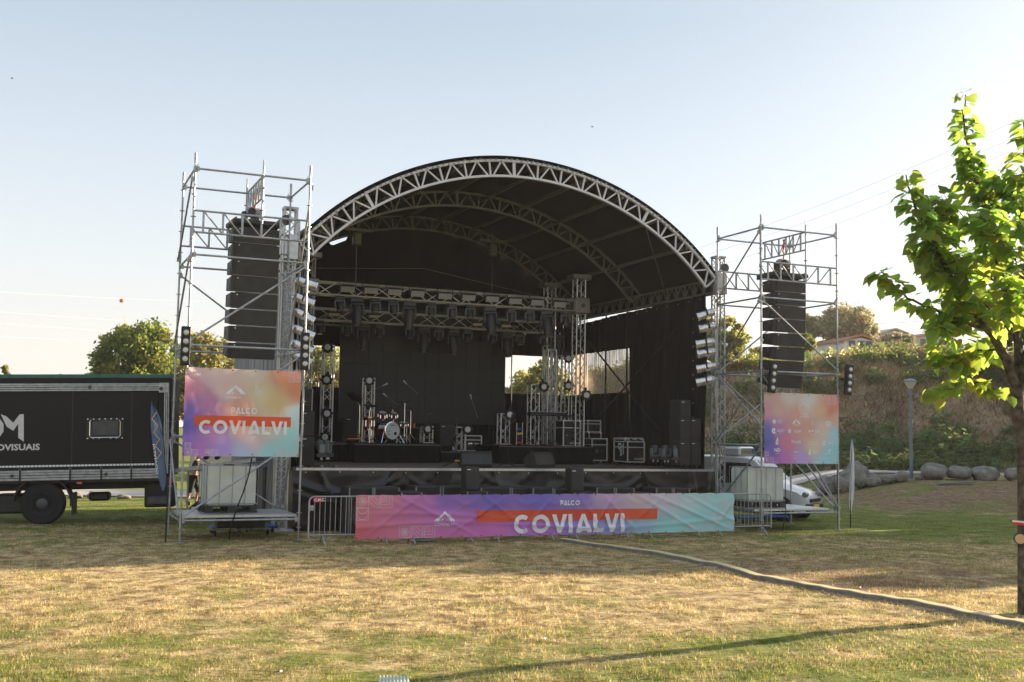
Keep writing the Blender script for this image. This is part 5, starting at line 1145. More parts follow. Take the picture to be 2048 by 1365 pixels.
def stackbox(lab, a, b, yt, yb, Y, d, grp, **k): return speaker('side_fill', lab, 'loudspeaker', a, b, yt, Y, d, max(onY((a+b)/2, yb, Y).z, DZ), grp, **k)
stackbox('vented top speaker of the left side stack', 606, 626, 778, 822, 28.2, .5, 'speaker stack at the left of the stage', horn=True)
stackbox('middle speaker of the left side stack', 603, 630, 822, 873, 28.2, .7, 'speaker stack at the left of the stage')
stackbox('bottom speaker of the left side stack', 603, 630, 873, 932, 28.2, .7, 'speaker stack at the left of the stage')
YB = 27.3
stackbox('small top speaker of the right side stack', 1361, 1382, 800, 837, YB, .6, 'speaker stack at the right of the stage')
for a, b, yt, yb, lab in ((1360, 1381, 837, 883, 'upper left speaker of the right side stack'), (1382, 1402, 837, 883, 'upper right speaker of the right side stack'), (1360, 1381, 883, 940, 'lower left speaker of the right side stack'), (1382, 1402, 883, 940, 'lower right speaker of the right side stack')):
    stackbox(lab, a, b, yt, yb, YB, .62, 'speaker stack at the right of the stage', wheels=yb == 940)
stackbox('black guitar cabinet with a blue lamp on the middle riser', 880, 910, 849, 893, 33.0, .4, None)
stackbox('dark cabinet left of the floor tom', 691, 718, 835, 881, 33.8, .4, None)
# wedge monitors
def wedge(lab, px0, px1, yt, yb, Y, rz):
    a = onY(px0, yb, Y); b = onY(px1, yt, Y); w = b.x-a.x; t = thing('wedge_monitor', lab, 'stage monitor', ((a.x+b.x)/2, Y, DZ+.004), rz, 'wedge monitors on the stage edge')
    pf = [(-.06, .02), (.30, 0), (.36, .10), (.24, .38), (.12, .44), (-.10, .22)]; T = Matrix.Rotation(R(90), 4, 'Z')
    MB().prism([(x, z) for x, z in pf], w*.97, T).build('cabinet', 'cabinet_black', t)
    MB().box((0, -.10, .29), (w*.88, .02, .25), rotm(R(-46))).build('grille', 'grille', t)
    for sx in (-1, 1):
        MB().prism([(x*1.03, z*1.03) for x, z in pf], .03, Matrix.Translation((sx*w*.49, 0, 0)) @ T).build('end_panel', 'cabinet_black', t); MB().box((sx*w*.51, .1, .2), (.01, .10, .05), rotm(R(50))).build('handle', 'black_metal', t)
wedge('wedge monitor left of centre on the stage edge, turned away from us', 922, 978, 903, 935, 27.75, R(168)); wedge('wedge monitor right of centre on the stage edge, lit on top', 1046, 1098, 906, 935, 27.75, R(205))
# risers
def riser(lab, px0, px1, Y, dep, h, name='riser'):
    x0 = onY(px0, 900, Y).x; x1 = onY(px1, 900, Y).x; t = thing(name, lab, 'riser', ((x0+x1)/2, Y, DZ)); xc = (x0+x1)/2
    MB().box((xc, Y+dep/2, DZ+h-.03), (x1-x0, dep, .06), bev=.006).build('top_board', 'riser_cloth', t)
    mb = MB()
    cloth_grid(60, 4, lambda u, v: (x0+u*(x1-x0), Y-.01-.012*math.sin(u*40+v), DZ+.01+v*(h-.05)), 'front_skirt', 'riser_cloth', t)
    cloth_grid(30, 4, lambda u, v: (x0-.01-.012*math.sin(u*30), Y+dep-u*dep, DZ+.01+v*(h-.05)), 'side_skirt', 'riser_cloth', t)
    cloth_grid(30, 4, lambda u, v: (x1+.01+.012*math.sin(u*30), Y+u*dep, DZ+.01+v*(h-.05)), 'side_skirt', 'riser_cloth', t)
    MB().box((xc, Y-.015, DZ+h-.03), (x1-x0, .02, .04)).build('edge_rail', 'steel_dark', t)
riser('black skirted drum riser at the left of the stage', 709, 879, 31.8, 2.6, .57); riser('low black riser in the middle between the other two', 882, 996, 32.6, 1.8, .36); riser('black skirted riser under the keyboard on the right', 998, 1186, 31.3, 2.6, .57)
riser('black riser extension behind the left speaker stack', 640, 706, 32.6, 2.0, .56)

# flight cases
def case(lab, px0, px1, yt, Y, dep, zb, text=None, rz=0, wheels=True, nm='flight_case', mark=None, lid=.72):
    x0, x1, _, z1 = bx(px0, px1, yt, yt+8, Y); w = x1-x0; h = z1-zb; t = thing(nm, lab, 'flight case', ((x0+x1)/2, Y, zb), R(rz), 'flight cases on the stage'); ORG[t.as_pointer()] = Vector(); wz = .12 if wheels else 0
    MB().box((0, dep/2, wz+(h-wz)/2), (w-.02, dep-.02, h-wz-.02)).build('panel', 'case_black', t)
    mb = MB(); e = .035
    for sx in (-1, 1):
        for y in (0, dep): mb.box((sx*w/2, y, wz+(h-wz)/2), (e, e, h-wz))
        for z in (wz, h): mb.box((sx*w/2, dep/2, z), (e, dep, e))
    for y in (0, dep):
        for z in (wz, h): mb.box((0, y, z), (w, e, e))
    mb.build('edge_trim', 'white_alu', t)
    mb = MB(); zz = wz+(h-wz)*lid; mb.box((0, -.004, zz), (w, .02, .03)); mb.box((-w/2-.004, dep/2, zz), (.02, dep, .03)); mb.build('lid_seam', 'white_alu', t)
    for sx in (-1, 1):
        for y in (0, dep):
            for z in (wz, h): MB().lathe((sx*w/2, y, z), (0, 0, 1), [(0, -.03), (.026, -.015), (.026, .015), (0, .03)], 8).build('ball_corner', 'chrome', t)
    for sx in ((-1, 1) if w > .45 else (0,)):
        hd = MB().box((sx*w*.2, -.012, wz+(h-wz)*.42), (.13, .016, .10), bev=.003).build('handle', 'chrome', t); MB().box((sx*w*.2, -.022, wz+(h-wz)*.42), (.09, .01, .06)).build('handle_dish', 'steel_dark', hd)
    if wheels:
        for sx in (-1, 1):
            for y in (.08, dep-.08): MB().cyl((sx*(w/2-.08)-.015, y, .05), (sx*(w/2-.08)+.015, y, .05), .05, 10).build('castor', 'steel_dark', t)
    if text: V_, F_ = font_geo(text, w*.45, wz+.07, .055, .02, 'RIGHT'); MB().add([(v[0], -.014, v[1]) for v in V_], F_).build('lettering', 'white_print', t)
    if mark:
        mb = MB()
        for pts in ([(-.12, .18), (-.12, .32), (.02, .32), (.05, .24), (-.05, .2), (.1, .02)], [(.0, .0), (.18, .34), (.18, .05)]): V_, F_ = stroke([(p[0]*mark, p[1]*mark+wz+.12) for p in pts], .05*mark); mb.add([(-w/2-.014, dep/2-v[0], v[1]+.05) for v in V_], F_)
        mb.build('mark', 'white_print', t)
    return t
case('white edged rack case at the right end of the right riser', 1127, 1160, 842, 31.5, .6, DZ+.57, 'P1A RX04', wheels=False)
case('case with a square handle stacked behind the rack case', 1176, 1201, 842, 32.6, .5, onY(1188, 864, 32.6).z, wheels=False)
case('open backed case below, right of the right riser', 1184, 1214, 878, 31.8, .6, DZ); case('lower case under the square handled one', 1178, 1202, 866, 32.7, .5, DZ, wheels=False)
case('large lettered trunk with two white marks near the right of the stage', 1256, 1288, 884, 30.2, 1.0, DZ+.0, 'P1A RX03', rz=-4, mark=1.2); case('flat case lying on top of the lettered trunk', 1250, 1286, 877, 30.5, .7, onY(1265, 884, 30.5).z, wheels=False)
case('trunk beside the right speaker stack, half behind floor lights', 1313, 1352, 886, 30.3, .8, DZ, rz=0, mark=1.1)
case('small rack leaning beside the right speaker stack', 1341, 1353, 880, 29.8, .4, DZ)
# floor lights: moving heads standing upright on the stage edge
for i, (px, py, Y) in enumerate([(1311, 930, 28.0), (1333, 933, 27.7), (1354, 935, 27.5), (655, 930, 28.2), (642, 934, 27.6)]):
    p = onY(px, py, Y); dup(small0, (p.x, Y, DZ+.2), (R(180), 0, R(20*i)), ['leftmost of the three floor standing lights by the right stack', 'middle of the three floor standing lights by the right stack', 'rightmost of the three floor standing lights by the right stack', 'brownish floor light beside the left speaker stack', 'floor light lying at the left stage edge'][i])
# cables and small gear along the left stage edge
cb = thing('cable_heap', 'tangle of cables and connectors on the left stage edge', 'cables', (6.7, 27.5, DZ)); mb = MB()
for k in range(9):
    c = Vector((6.3+rng.random()*.9, 27.3+rng.random()*.5, DZ+.02)); mb.tube([c+Vector((.12*math.cos(a*.9)*(1+.2*math.sin(a*2+k)), .1*math.sin(a*.9), .015*(a % 3))) for a in range(9)], .012, 5)
mb.build('coil', 'black_metal', cb); mb = MB()
for k in range(8): mb.box((6.25+k*.13+.03*rng.random(), 27.2+.2*rng.random(), DZ+.03), (.06, .05, .05), rotm(0, 0, rng.random()))
mb.build('connectors', 'dull_alu', cb)
cb = thing('cable_run', 'thin black cable lying across the stage floor behind the wedges', 'cables', (12, 28, DZ)); mb = MB()
mb.tube([(10.8+k*.35, 28.2+.15*math.sin(k*1.3), DZ+.014) for k in range(16)], .012, 5); mb.build('cable', 'black_metal', cb)

# drum kit
DY = 32.3
def D(px, py, dy=0): return onY(px, py, DY+dy)
GRP = 'parts of the red drum kit'
p = D(783, 862); t = thing('bass_drum', 'red bass drum with a white front head', 'drum', p, 0, GRP); ax = Vector((.30, -1, 0)).normalized(); rb = .27
MB().lathe(p-ax*.36, ax, [(rb, 0), (rb, .40)], 32).build('shell', 'red_drum', t, True)
MB().lathe(p+ax*.02, ax, [(rb+.015, 0), (rb+.015, .04), (rb-.01, .045), (rb-.01, .02)], 32).build('hoop', 'chrome', t, True)
hd = MB().lathe(p+ax*.05, ax, [(rb-.01, 0), (0, .004)], 32).build('drum_skin', 'drum_head', t)
sx_ = ax.cross(Vector((0, 0, 1))).normalized(); sx_ = sx_ if sx_.x > 0 else -sx_; rt = Matrix((sx_, -ax, Vector((0, 0, 1)))).transposed()
def ondrum(V_, F_, nm, m, o=.058): MB().add([p+ax*o+sx_*v[0]+Vector((0, 0, v[1])) for v in V_], F_).build(nm, m, hd)
V_, F_ = font_geo('YAMAHA', .0, .15, .035, .03, 'CENTER'); ondrum(V_, F_, 'lettering', 'cloth_black')
V_, F_ = font_geo('( v )', -.12, -.03, .05, .02, 'CENTER'); ondrum(V_, F_, 'lettering', 'cloth_black'); V_, F_ = font_geo('renda', -.12, -.13, .03, .02, 'CENTER'); ondrum(V_, F_, 'lettering', 'cloth_black')
MB().lathe(p+ax*.056+sx_*.10+Vector((0, 0, -.08)), ax, [(.07, 0), (.06, .006)], 16).build('port_ring', 'white_print', hd); MB().lathe(p+ax*.062+sx_*.10+Vector((0, 0, -.08)), ax, [(.058, 0), (.05, .002)], 16).build('port', 'black_metal', hd)
for sg in (-1, 1): MB().cyl(p+sx_*sg*.24-ax*.05, (p.x+sx_.x*sg*.38+ax.x*.1, p.y+ax.y*.1, DZ+.58), .012, 6).build('leg', 'chrome', t)
for k in range(8):
    a = k*math.pi/4; q = p+(sx_*math.cos(a)+Vector((0, 0, 1))*math.sin(a))*(rb+.01); MB().cyl(q+ax*.03, q-ax*.12, .01, 6).build('lug', 'chrome', t)
def tom(lab, px, py, dy, r, h, tilt, legs=False):
    q = D(px, py, dy); t = thing('tom_drum', lab, 'drum', q, 0, GRP); a = Vector((0, -math.sin(R(tilt)), math.cos(R(tilt))))
    MB().lathe(q-a*h/2, a, [(r, 0), (r, h)], 24).build('shell', 'red_drum', t, True)
    for s_ in (-1, 1): MB().lathe(q+a*(s_*h/2-.015), a, [(r+.008, 0), (r+.008, .03), (r-.01, .03), (r-.01, 0)], 24).build('hoop', 'chrome', t, True)
    MB().lathe(q+a*(h/2+.002), a, [(r-.008, 0), (0, .003)], 24).build('drum_skin', 'drum_head', t)
    for k in range(6):
        b = k*math.pi/3; e = a.orthogonal().normalized(); f = a.cross(e); n_ = e*math.cos(b)+f*math.sin(b); MB().box(q+n_*(r+.01), (.025, .025, h*.5)).build('lug', 'chrome', t)
    if legs:
        for k in range(3): b = k*2.094+.5; MB().cyl((q.x+math.cos(b)*(r+.02), q.y+math.sin(b)*(r+.02), q.z), (q.x+math.cos(b)*(r+.03), q.y+math.sin(b)*(r+.03), DZ+.58), .009, 6).build('leg', 'chrome', t)
    else: MB().cyl(q-a*h/2, (q.x+.03, q.y+.12, p.z+.2), .014, 6).build('mount', 'chrome', t)
tom('red floor tom on three legs left of the bass drum', 737, 847, .0, .16, .36, 2, True); tom('red rack tom left above the bass drum', 765, 832, .15, .125, .2, 20); tom('red rack tom right above the bass drum', 787, 832, .2, .115, .17, 20)
tom('small snare drum behind the bass drum', 806, 850, .4, .15, .13, 8, True)
def cymbal(lab, px, py, dy, r, tilt, tx, m='cymbal', basex=0):
    q = D(px, py, dy); t = thing('cymbal_stand', lab, 'cymbal', (q.x+basex, q.y, DZ+.57), 0, GRP); a = Vector((math.sin(R(tx)), -math.sin(R(tilt)), 1)).normalized()
    MB().lathe(q, a, [(r, -.012), (r*.6, .002), (r*.18, .012), (.03, .035), (0, .04)], 28).build('cymbal', m, t, True)
    b = Vector((q.x+basex, q.y, DZ+.58)); e = Vector((q.x+basex*.85, q.y, q.z-.25)); mb = MB(); mb.cyl(b+Vector((0, 0, .25)), e, .013, 6); mb.cyl(e, q-a*.02, .01, 6); mb.build('stand', 'chrome', t)
    for k in range(3): c = k*2.094+.3; MB().cyl(b+Vector((0, 0, .28)), b+Vector((.28*math.cos(c), .28*math.sin(c), .01)), .01, 6).build('leg', 'chrome', t)
cymbal('large cymbal tilted steeply towards the front at the upper left of the drums', 710, 794, .1, .24, 48, 14, 'cymbal', .18); cymbal('flat dark cymbal above the floor tom', 742, 811, .2, .26, 12, 0, 'cymbal', -.05)
cymbal('bluish cymbal low above the rack toms', 785, 816, .4, .22, 14, 5, 'cymbal_blue', .05); cymbal('highest bluish cymbal at the right of the drums', 810, 803, .3, .22, 8, 0, 'cymbal_blue', .0)
cymbal('pair of small hi hat cymbals on the right of the drums', 822, 820, .5, .14, 5, 0, 'cymbal', .0)
# microphone stands
def mic(lab, mpx, mpy, epx, epy, bpx, Y, zb, white=True):
    m_ = onY(mpx, mpy, Y); e = onY(epx, epy, Y); b = Vector((onY(bpx, 860, Y).x, Y, zb)); t = thing('microphone_stand', lab, 'microphone stand', b, 0, 'microphone stands on the stage')
    MB().cyl(b+Vector((0, 0, .12)), e, .009, 6).build('pole', 'black_metal', t)
    if (m_-e).length > .05: MB().cyl(e, m_, .006, 6).build('boom', 'dull_alu', t)
    d = (m_-e).normalized() if (m_-e).length > .05 else Vector((0, -.5, .6)); MB().lathe(m_, (d.x, d.y-.2, d.z), [(.014, 0), (.018, .10), (.028, .12), (.028, .16), (.0, .18)], 10).build('microphone', 'white_alu' if white else 'steel_dark', t, True)
    for k in range(3): c = k*2.094+.8; MB().cyl(b+Vector((0, 0, .16)), b+Vector((.32*math.cos(c), .32*math.sin(c), .01)), .009, 6).build('leg', 'black_metal', t)
mic('tall boom microphone stand right of the drums', 814, 769, 838, 790, 834, 31.95, DZ+.58); mic('boom microphone stand reaching over the drums from the left', 765, 772, 752, 778, 750, 32.1, DZ+.58)
mic('boom microphone stand between the cymbals', 774, 794, 797, 812, 803, 32.8, DZ+.58); mic('short microphone stand at the right end of the drum riser', 861, 827, 859, 831, 863, 32.0, DZ+.58, False)
mic('boom microphone stand on the middle riser before the screen', 943, 799, 956, 838, 954, 32.8, DZ+.37); mic('straight microphone stand between the two wedge monitors', 1021, 840, 1018, 850, 1018, 28.3, DZ, False)
mic('slanted microphone stand beside the keyboard', 1023, 846, 1018, 850, 1060, 31.6, DZ+.58, False); mic('thin microphone stand before the pillar stub on the middle riser', 913, 850, 914, 856, 914, 28.4, DZ, False)
q = onY(914, 925, 28.0); gs = thing('guitar_stand', 'folding guitar stand with a yellow head left of the left wedge monitor', 'stand', (q.x, 28.0, DZ))
MB().box((q.x, 28, DZ+.17), (.12, .08, .05), bev=.01).build('head', 'yellow', gs)
for k in range(3): c = k*2.094+2.6; MB().cyl((q.x, 28, DZ+.18), (q.x+.42*math.cos(c), 28+.3*math.sin(c), DZ+.01), .012, 6).build('leg', 'black_metal', gs)
MB().box((q.x, 27.95, DZ+.38), (.22, .03, .02)).build('arm', 'black_metal', gs)
# keyboard
a = onY(1058, 827, 31.75); b = onY(1130, 830, 31.75); t = thing('keyboard', 'long black keyboard on a crossed stand on the right riser', 'keyboard', ((a.x+b.x)/2, 31.75, DZ+.58)); c = (a+b)/2
MB().box(c, (b.x-a.x, .32, .11), bev=.015).build('case', 'black_paint', t); MB().box(c+Vector((0, .02, .06)), (b.x-a.x-.1, .14, .014)).build('keys', 'keys', t)
for s1 in (-1, 1): MB().cyl((c.x-s1*.38, 31.75+s1*.03, DZ+.59), (c.x+s1*.38, 31.75+s1*.03, c.z-.05), .018, 6).build('leg', 'dull_alu', t)
V_, F_ = font_geo('stage piano', c.x-.1, c.z-.02, .04, .01, 'LEFT')
a = onY(1140, 833, 31.6); tag(MB().box(a, (.36, .3, .07), bev=.01).build('sound_module', 'black_paint'), 'small black sound module right of the keyboard', 'sound module')
# desk with bottles behind the drums, bench case, guitar rack
a = onY(830, 856, 33.4); t = thing('side_table', 'small low table with drinks behind the right end of the drum riser', 'table', (a.x, 33.4, DZ+.57)); MB().box((a.x, 33.4, a.z), (.5, .4, .03)).build('table_top', 'plywood', t)
for s1 in (-1, 1):
    for s2 in (-1, 1): MB().cyl((a.x+s1*.22, 33.4+s2*.17, DZ+.57), (a.x+s1*.22, 33.4+s2*.17, a.z), .012, 6).build('leg', 'dull_alu', t)
tag(MB().lathe((a.x-.06, 33.3, a.z+.016), (0, 0, 1), [(.033, 0), (.033, .12)], 12).build('drink_can', 'orange'), 'orange drink can on the small table behind the drums', 'can')
tag(MB().lathe((a.x-.16, 33.3, a.z+.016), (0, 0, 1), [(.033, 0), (.033, .11)], 12).build('drink_can', 'label_red'), 'red drink can on the small table behind the drums', 'can')
case('long low case standing behind the stub on the middle riser', 931, 963, 872, 33.2, .4, DZ+.36, wheels=False)
a = onY(1039, 870, 31.8); t = thing('instrument_rack', 'narrow upright rack with small coloured items on the right riser', 'rack', (a.x, 31.8, DZ+.57)); top = onY(1040, 846, 31.8).z
for dx in (-.1, .1): MB().cyl((a.x+dx, 31.8, DZ+.58), (a.x+dx, 31.8, top), .014, 6).build('upright', 'aluminium', t)
for k, m in enumerate(('label_red', 'black_paint', 'yellow', 'dolly_blue')): MB().box((a.x, 31.8, DZ+.66+k*.14), (.16, .1, .07)).build('shelf_item', m, t)
tag(MB().box(onY(708, 878, 32.2)+Vector((0, 0, .0)), (.4, .03, .03)).build('drum_stick_bag', 'orange'), 'orange strip lying at the left of the drum riser', 'strip')

# ================================================================== LEFT SIDE: TRUCK
TB = onZ(352, 1058, 0); TB = cw((352-1024+3)/CF*28.5, 28.5); tl = .030
tr_ = thing('truck', 'black box truck with grey lettering and green roof edge parked at the left', 'truck', TB)
th_ = R(12); exh = r0*math.cos(th_)+f0*math.sin(th_); ey = f0*math.cos(th_)-r0*math.sin(th_); ex = (exh*math.cos(tl)+u0*math.sin(tl)); ez = (u0*math.cos(tl)-exh*math.sin(tl))
RT = Matrix((ex, ey, ez)).transposed()
T_ = lambda x, y, z: TB+ex*x+ey*y+ez*z
def pz(px, py): d_ = ray(px, py); p = C0+d_*((TB-C0).dot(ey)/d_.dot(ey)); d = p-TB; return d.dot(ex), d.dot(ez)
px2 = lambda px: pz(px, 950)[0]
def tb(c, d, name, m, par=None, bev=0): return MB().box(T_(*c), d, RT, bev=bev).build(name, m, par or tr_)
ZB = pz(200, 960)[1]; ZT = pz(200, 752)[1]; LT = 7.9
tb((-LT/2, 1.25, (ZB+ZT)/2), (LT-.04, 2.46, ZT-ZB-.06), 'cargo_box', 'truck_panel', None, .02)
tb((-LT/2-.12, -.005, (ZB+ZT)/2), (LT-.45, .03, ZT-ZB-.35), 'side_panel', 'truck_panel')
def rail(z, h, nm):
    mb = MB(); 
    for k, (dz, d) in enumerate(((-h*.38, .05), (-h*.12, .035), (h*.14, .05), (h*.38, .04))): mb.box(T_(-LT/2-.09, -.03, z+dz), (LT-.18, d, h*.22), RT, bev=.006)
    return mb.build(nm, 'galvanised', tr_)
for px in (-40, 143, 262): tb((px2(px), -.022, (ZB+ZT)/2), (.012, .012, ZT-ZB-.5), 'panel_seam', 'steel_dark')
zt_ = pz(200, 775)[1]; rail(zt_, .20, 'top_rail'); zb_ = pz(200, 949)[1]; rail(zb_, .26, 'bottom_rail')
tb((-LT/2, 1.25, ZT-.01), (LT+.02, 2.5, .10), 'roof_edge', 'truck_green', None, .01)
mb = MB()
for dz in (-.045, .0, .045): mb.box(T_(-.13+dz, -.03, (ZB+ZT)/2+.02), (.035, .05, ZT-ZB-.5), RT, bev=.006)
mb.build('rear_post', 'galvanised', tr_)
for z in (zt_-.02, zb_+.12):
    c = tb((-.2, -.045, z), (.26, .03, .26), 'corner_bracket', 'galvanised', None, .01); MB().lathe(T_(-.27, -.06, z-.02), -ey, [(.05, 0), (.05, .01), (.02, .02)], 12).build('rivet', 'steel_dark', c)
for px, z in ((177, zt_), (345-4, (ZB+ZT)/2-.1), (213, zb_), (25, zb_)): MB().lathe(T_(px2(px), -.055, z), -ey, [(.045, 0), (.045, .012), (.015, .018)], 12).build('rivet', 'steel_dark', tr_)
zs_ = pz(150, 931.5)[1]; mb = MB()
for k in range(90):
    x = -.45-k*.085
    if x < -LT+.1: break
    mb.box(T_(x, -.026, zs_), (.070, .014, .045), RT)
mb.build('reflective_strip', 'white_print', tr_)
for px in (41, 141, 203, 263): c = tb((px2(px), -.07, zb_+.02), (.035, .03, .34), 'latch', 'black_metal'); tb((px2(px), -.085, zb_+.16), (.06, .03, .06), 'latch_head', 'steel_dark', c)
hx, hz = pz(211, 858); hf = tb((hx, -.035, hz), (.92, .035, .56), 'access_hatch', 'black_paint', None, .015)
mb = MB(); mb.tube([T_(hx+a*.37, -.075, hz+b*.22) for a, b in ((-.9, 1), (-1, .8), (-1, -.8), (-.9, -1), (.9, -1), (1, -.8), (1, .8), (.9, 1))], .014, 8); mb.build('handle', 'chrome', hf)
tb((hx, -.055, hz+.02), (.62, .01, .34), 'dish', 'steel_dark', hf); tb((hx, -.08, hz+.2), (.26, .03, .04), 'latch_bar', 'steel_dark', hf)
for a in range(-3, 4):
    for b in (-1, 1):
        if a != 0 or b > 0: MB().lathe(T_(hx+a*.14, -.054, hz+b*.245), -ey, [(.02, 0), (.018, .012), (0, .018)], 8).build('rivet', 'chrome', hf)
def tlet(geos, nm, y=-.028):
    mb = MB()
    for V_, F_ in geos: mb.add([T_(v[0], y, v[1]) for v in V_], F_)
    return mb.build(nm, 'white_alu', tr_)
ax_, az_ = pz(80, 900); V_, F_ = font_geo('AUDIOVISUAIS', ax_, az_, .155, .03, 'RIGHT', 1.12); tlet([(V_, F_)], 'lettering')
q0 = lambda px, py: pz(px, py)
tlet([([q0(2, 829), q0(13, 833), q0(27, 846), q0(40, 829), q0(48, 829), q0(48, 884), q0(37, 876), q0(37, 848), q0(27, 862), q0(14, 854)], [(0, 1, 2, 9), (9, 2, 8), (2, 3, 7, 8), (3, 4, 7), (4, 5, 6, 7)])], 'monogram')
tlet([stroke([q0(-28, 833), q0(-10, 833), q0(2, 850), q0(2, 862), q0(-12, 882), q0(-28, 882)], .13)], 'monogram')
def wheel(x, y, zr, par, Pf, ax, m='truck', rr=.53):
    w = MB().lathe(Pf(x, y, zr), ax, [(rr*.55, -.02), (rr*.9, -.02), (rr, .03), (rr, .24), (rr*.9, .29), (rr*.5, .29)], 40).build('tyre', 'tyre', par, True)
    MB().lathe(Pf(x, y, zr)+ax*-.01, ax, [(rr*.58, -.01), (rr*.56, .02), (rr*.5, .09), (rr*.3, .07), (rr*.25, -.03), (rr*.12, -.05), (0, -.05)], 32).build('rim', 'steel_dark', w, True)
    for k in range(10):
        a = k*math.pi/5; MB().lathe(Pf(x+rr*.38*math.cos(a), y, zr+rr*.38*math.sin(a)), -ax, [(.018, -.05), (.015, .0)], 6).build('wheel_nut', 'steel_dark', w)
for px in (84, -190):
    wheel(px2(px), .02, .52, tr_, lambda x, y, z: TB+exh*x+ey*y+u0*z, ey)
    g = MB(); pts = [(.66*math.cos(R(a)), .52+.66*math.sin(R(a))) for a in range(-5, 186, 12)]; th = [(.70*math.cos(R(a)), .52+.70*math.sin(R(a))) for a in range(-5, 186, 12)]
    vs = []; n_ = len(pts)
    for y in (-.03, .45):
        for L in (pts, th): vs += [TB+exh*(px2(px)+x)+ey*y+u0*z for x, z in L]
    fs = []
    for i in range(n_-1):
        for a_, b_ in ((0, n_), (2*n_, 3*n_)): fs.append((a_+i, a_+i+1, b_+i+1, b_+i))
        fs.append((i, i+1, 2*n_+i+1, 2*n_+i)); fs.append((n_+i, n_+i+1, 3*n_+i+1, 3*n_+i))
    g.add(vs, fs); g.build('mudguard', 'black_paint', tr_)
tb((-LT/2, 1.2, ZB-.14), (LT-.3, .9, .26), 'chassis', 'black_metal')
tb((-LT/2, .35, ZB-.02), (LT-.1, .08, .1), 'side_frame', 'steel_dark'); tb((px2(20), .4, .62), (.7, .5, .5), 'fuel_tank', 'black_paint', None, .06)
tb((px2(190), .9, .72), (.5, .5, .22), 'spare_box', 'black_paint', None, .05); tb((px2(159), -.0, ZB-.07), (.12, .03, .05), 'side_marker', 'orange'); tb((px2(147), .2, .6), (.05, .5, .55), 'mudflap', 'black_metal')
c = tb((px2(318), .5, .75), (.75, .6, .62), 'tail_lift', 'black_metal', None, .03); tb((px2(318), .1, .62), (.6, .2, .22), 'lift_motor', 'steel_dark', c, .03); tb((-.03, .2, ZB-.05), (.1, .1, .14), 'tail_lamp', 'label_red')
tb((-LT-1.0, 1.2, 1.7), (1.6, 2.3, 2.2), 'cab', 'truck_panel', None, .12)

# feather flags
def feather(lab, foot, ptop, pbot, wpx, zc, m, trim, rz, hgt, letter=None):
    t = thing('feather_flag', lab, 'flag', foot, 0, None); q1 = onD(*ptop, zc); q0_ = onD(*pbot, zc); s = zc/CF; w = wpx*s; n = 20
    MB().tube([foot+Vector((0, 0, -.1)), foot+Vector((0, 0, .5)), Vector((foot.x, foot.y, q0_.z)), Vector((foot.x, foot.y, 0)).lerp(q1, .35)*1+Vector((0, 0, (q0_.z*.4+q1.z*.6)-q1.z*.35)), q1], [.016, .016, .012, .009, .006], 8).build('pole', 'black_metal', t)
    V = []; F = []; ev = []
    e = (r0*math.cos(rz)+f0*math.sin(rz))
    for i in range(n+1):
        k = i/n; c = q0_.lerp(q1, k); ww = w*(.15+.85*min(1, (k/.22)**.8))*(1-max(0, (k-.72)/.28)**2*.95)
        for j in range(5): V.append(c+e*((j/4)-.35)*-ww*-1+f0*.03*math.sin(j*1.8+k*9))
    F = [(i*5+j, (i+1)*5+j, (i+1)*5+j+1, i*5+j+1) for i in range(n) for j in range(4)]
    sh = MB().add(V, F).build('sail', m, t, True)
    if trim:
        V2 = [];
        for i in range(8):
            k = .35+i*.075; c = q0_.lerp(q1, k)-f0*.05; V2.append((k, (i % 2)*.5-.25))
        P3 = [q0_.lerp(q1, k)-f0*.05+e*(w*(a+.15)) for k, a in V2]; mb = MB(); mb.tube(P3, w*.07, 4); mb.build('mountain_motif', trim, sh)
    if letter:
        V_, F_ = font_geo(letter, 0, 0, w*.2, .015, 'LEFT'); Lw = max(v[0] for v in V_); k = (q1-q0_).length*.34/Lw; d = (q1-q0_).normalized()
        MB().add([q0_+d*(.18*(q1-q0_).length+v[0]*k)-e*(v[1]+w*.1)-f0*.06 for v in V_], F_).build('lettering', 'white_print' if trim else 'cloth_black', sh)
foot = onZ(331, 1086, 0); zc = foot.dot(f0); feather('dark blue feather flag with a tan mountain motif in front of the truck', foot, (303, 803), (325, 982), 21, zc, 'flag_blue', 'flag_tan', 0, 3.2, 'COVIALVI')
foot = onZ(1701, 1056, 0); zc = foot.dot(f0); feather('narrow white feather flag seen edge on right of the right tower', foot, (1704, 878), (1701, 1030), 9, zc, 'flag_white', None, 0, 2.2, 'FUNDADORES')

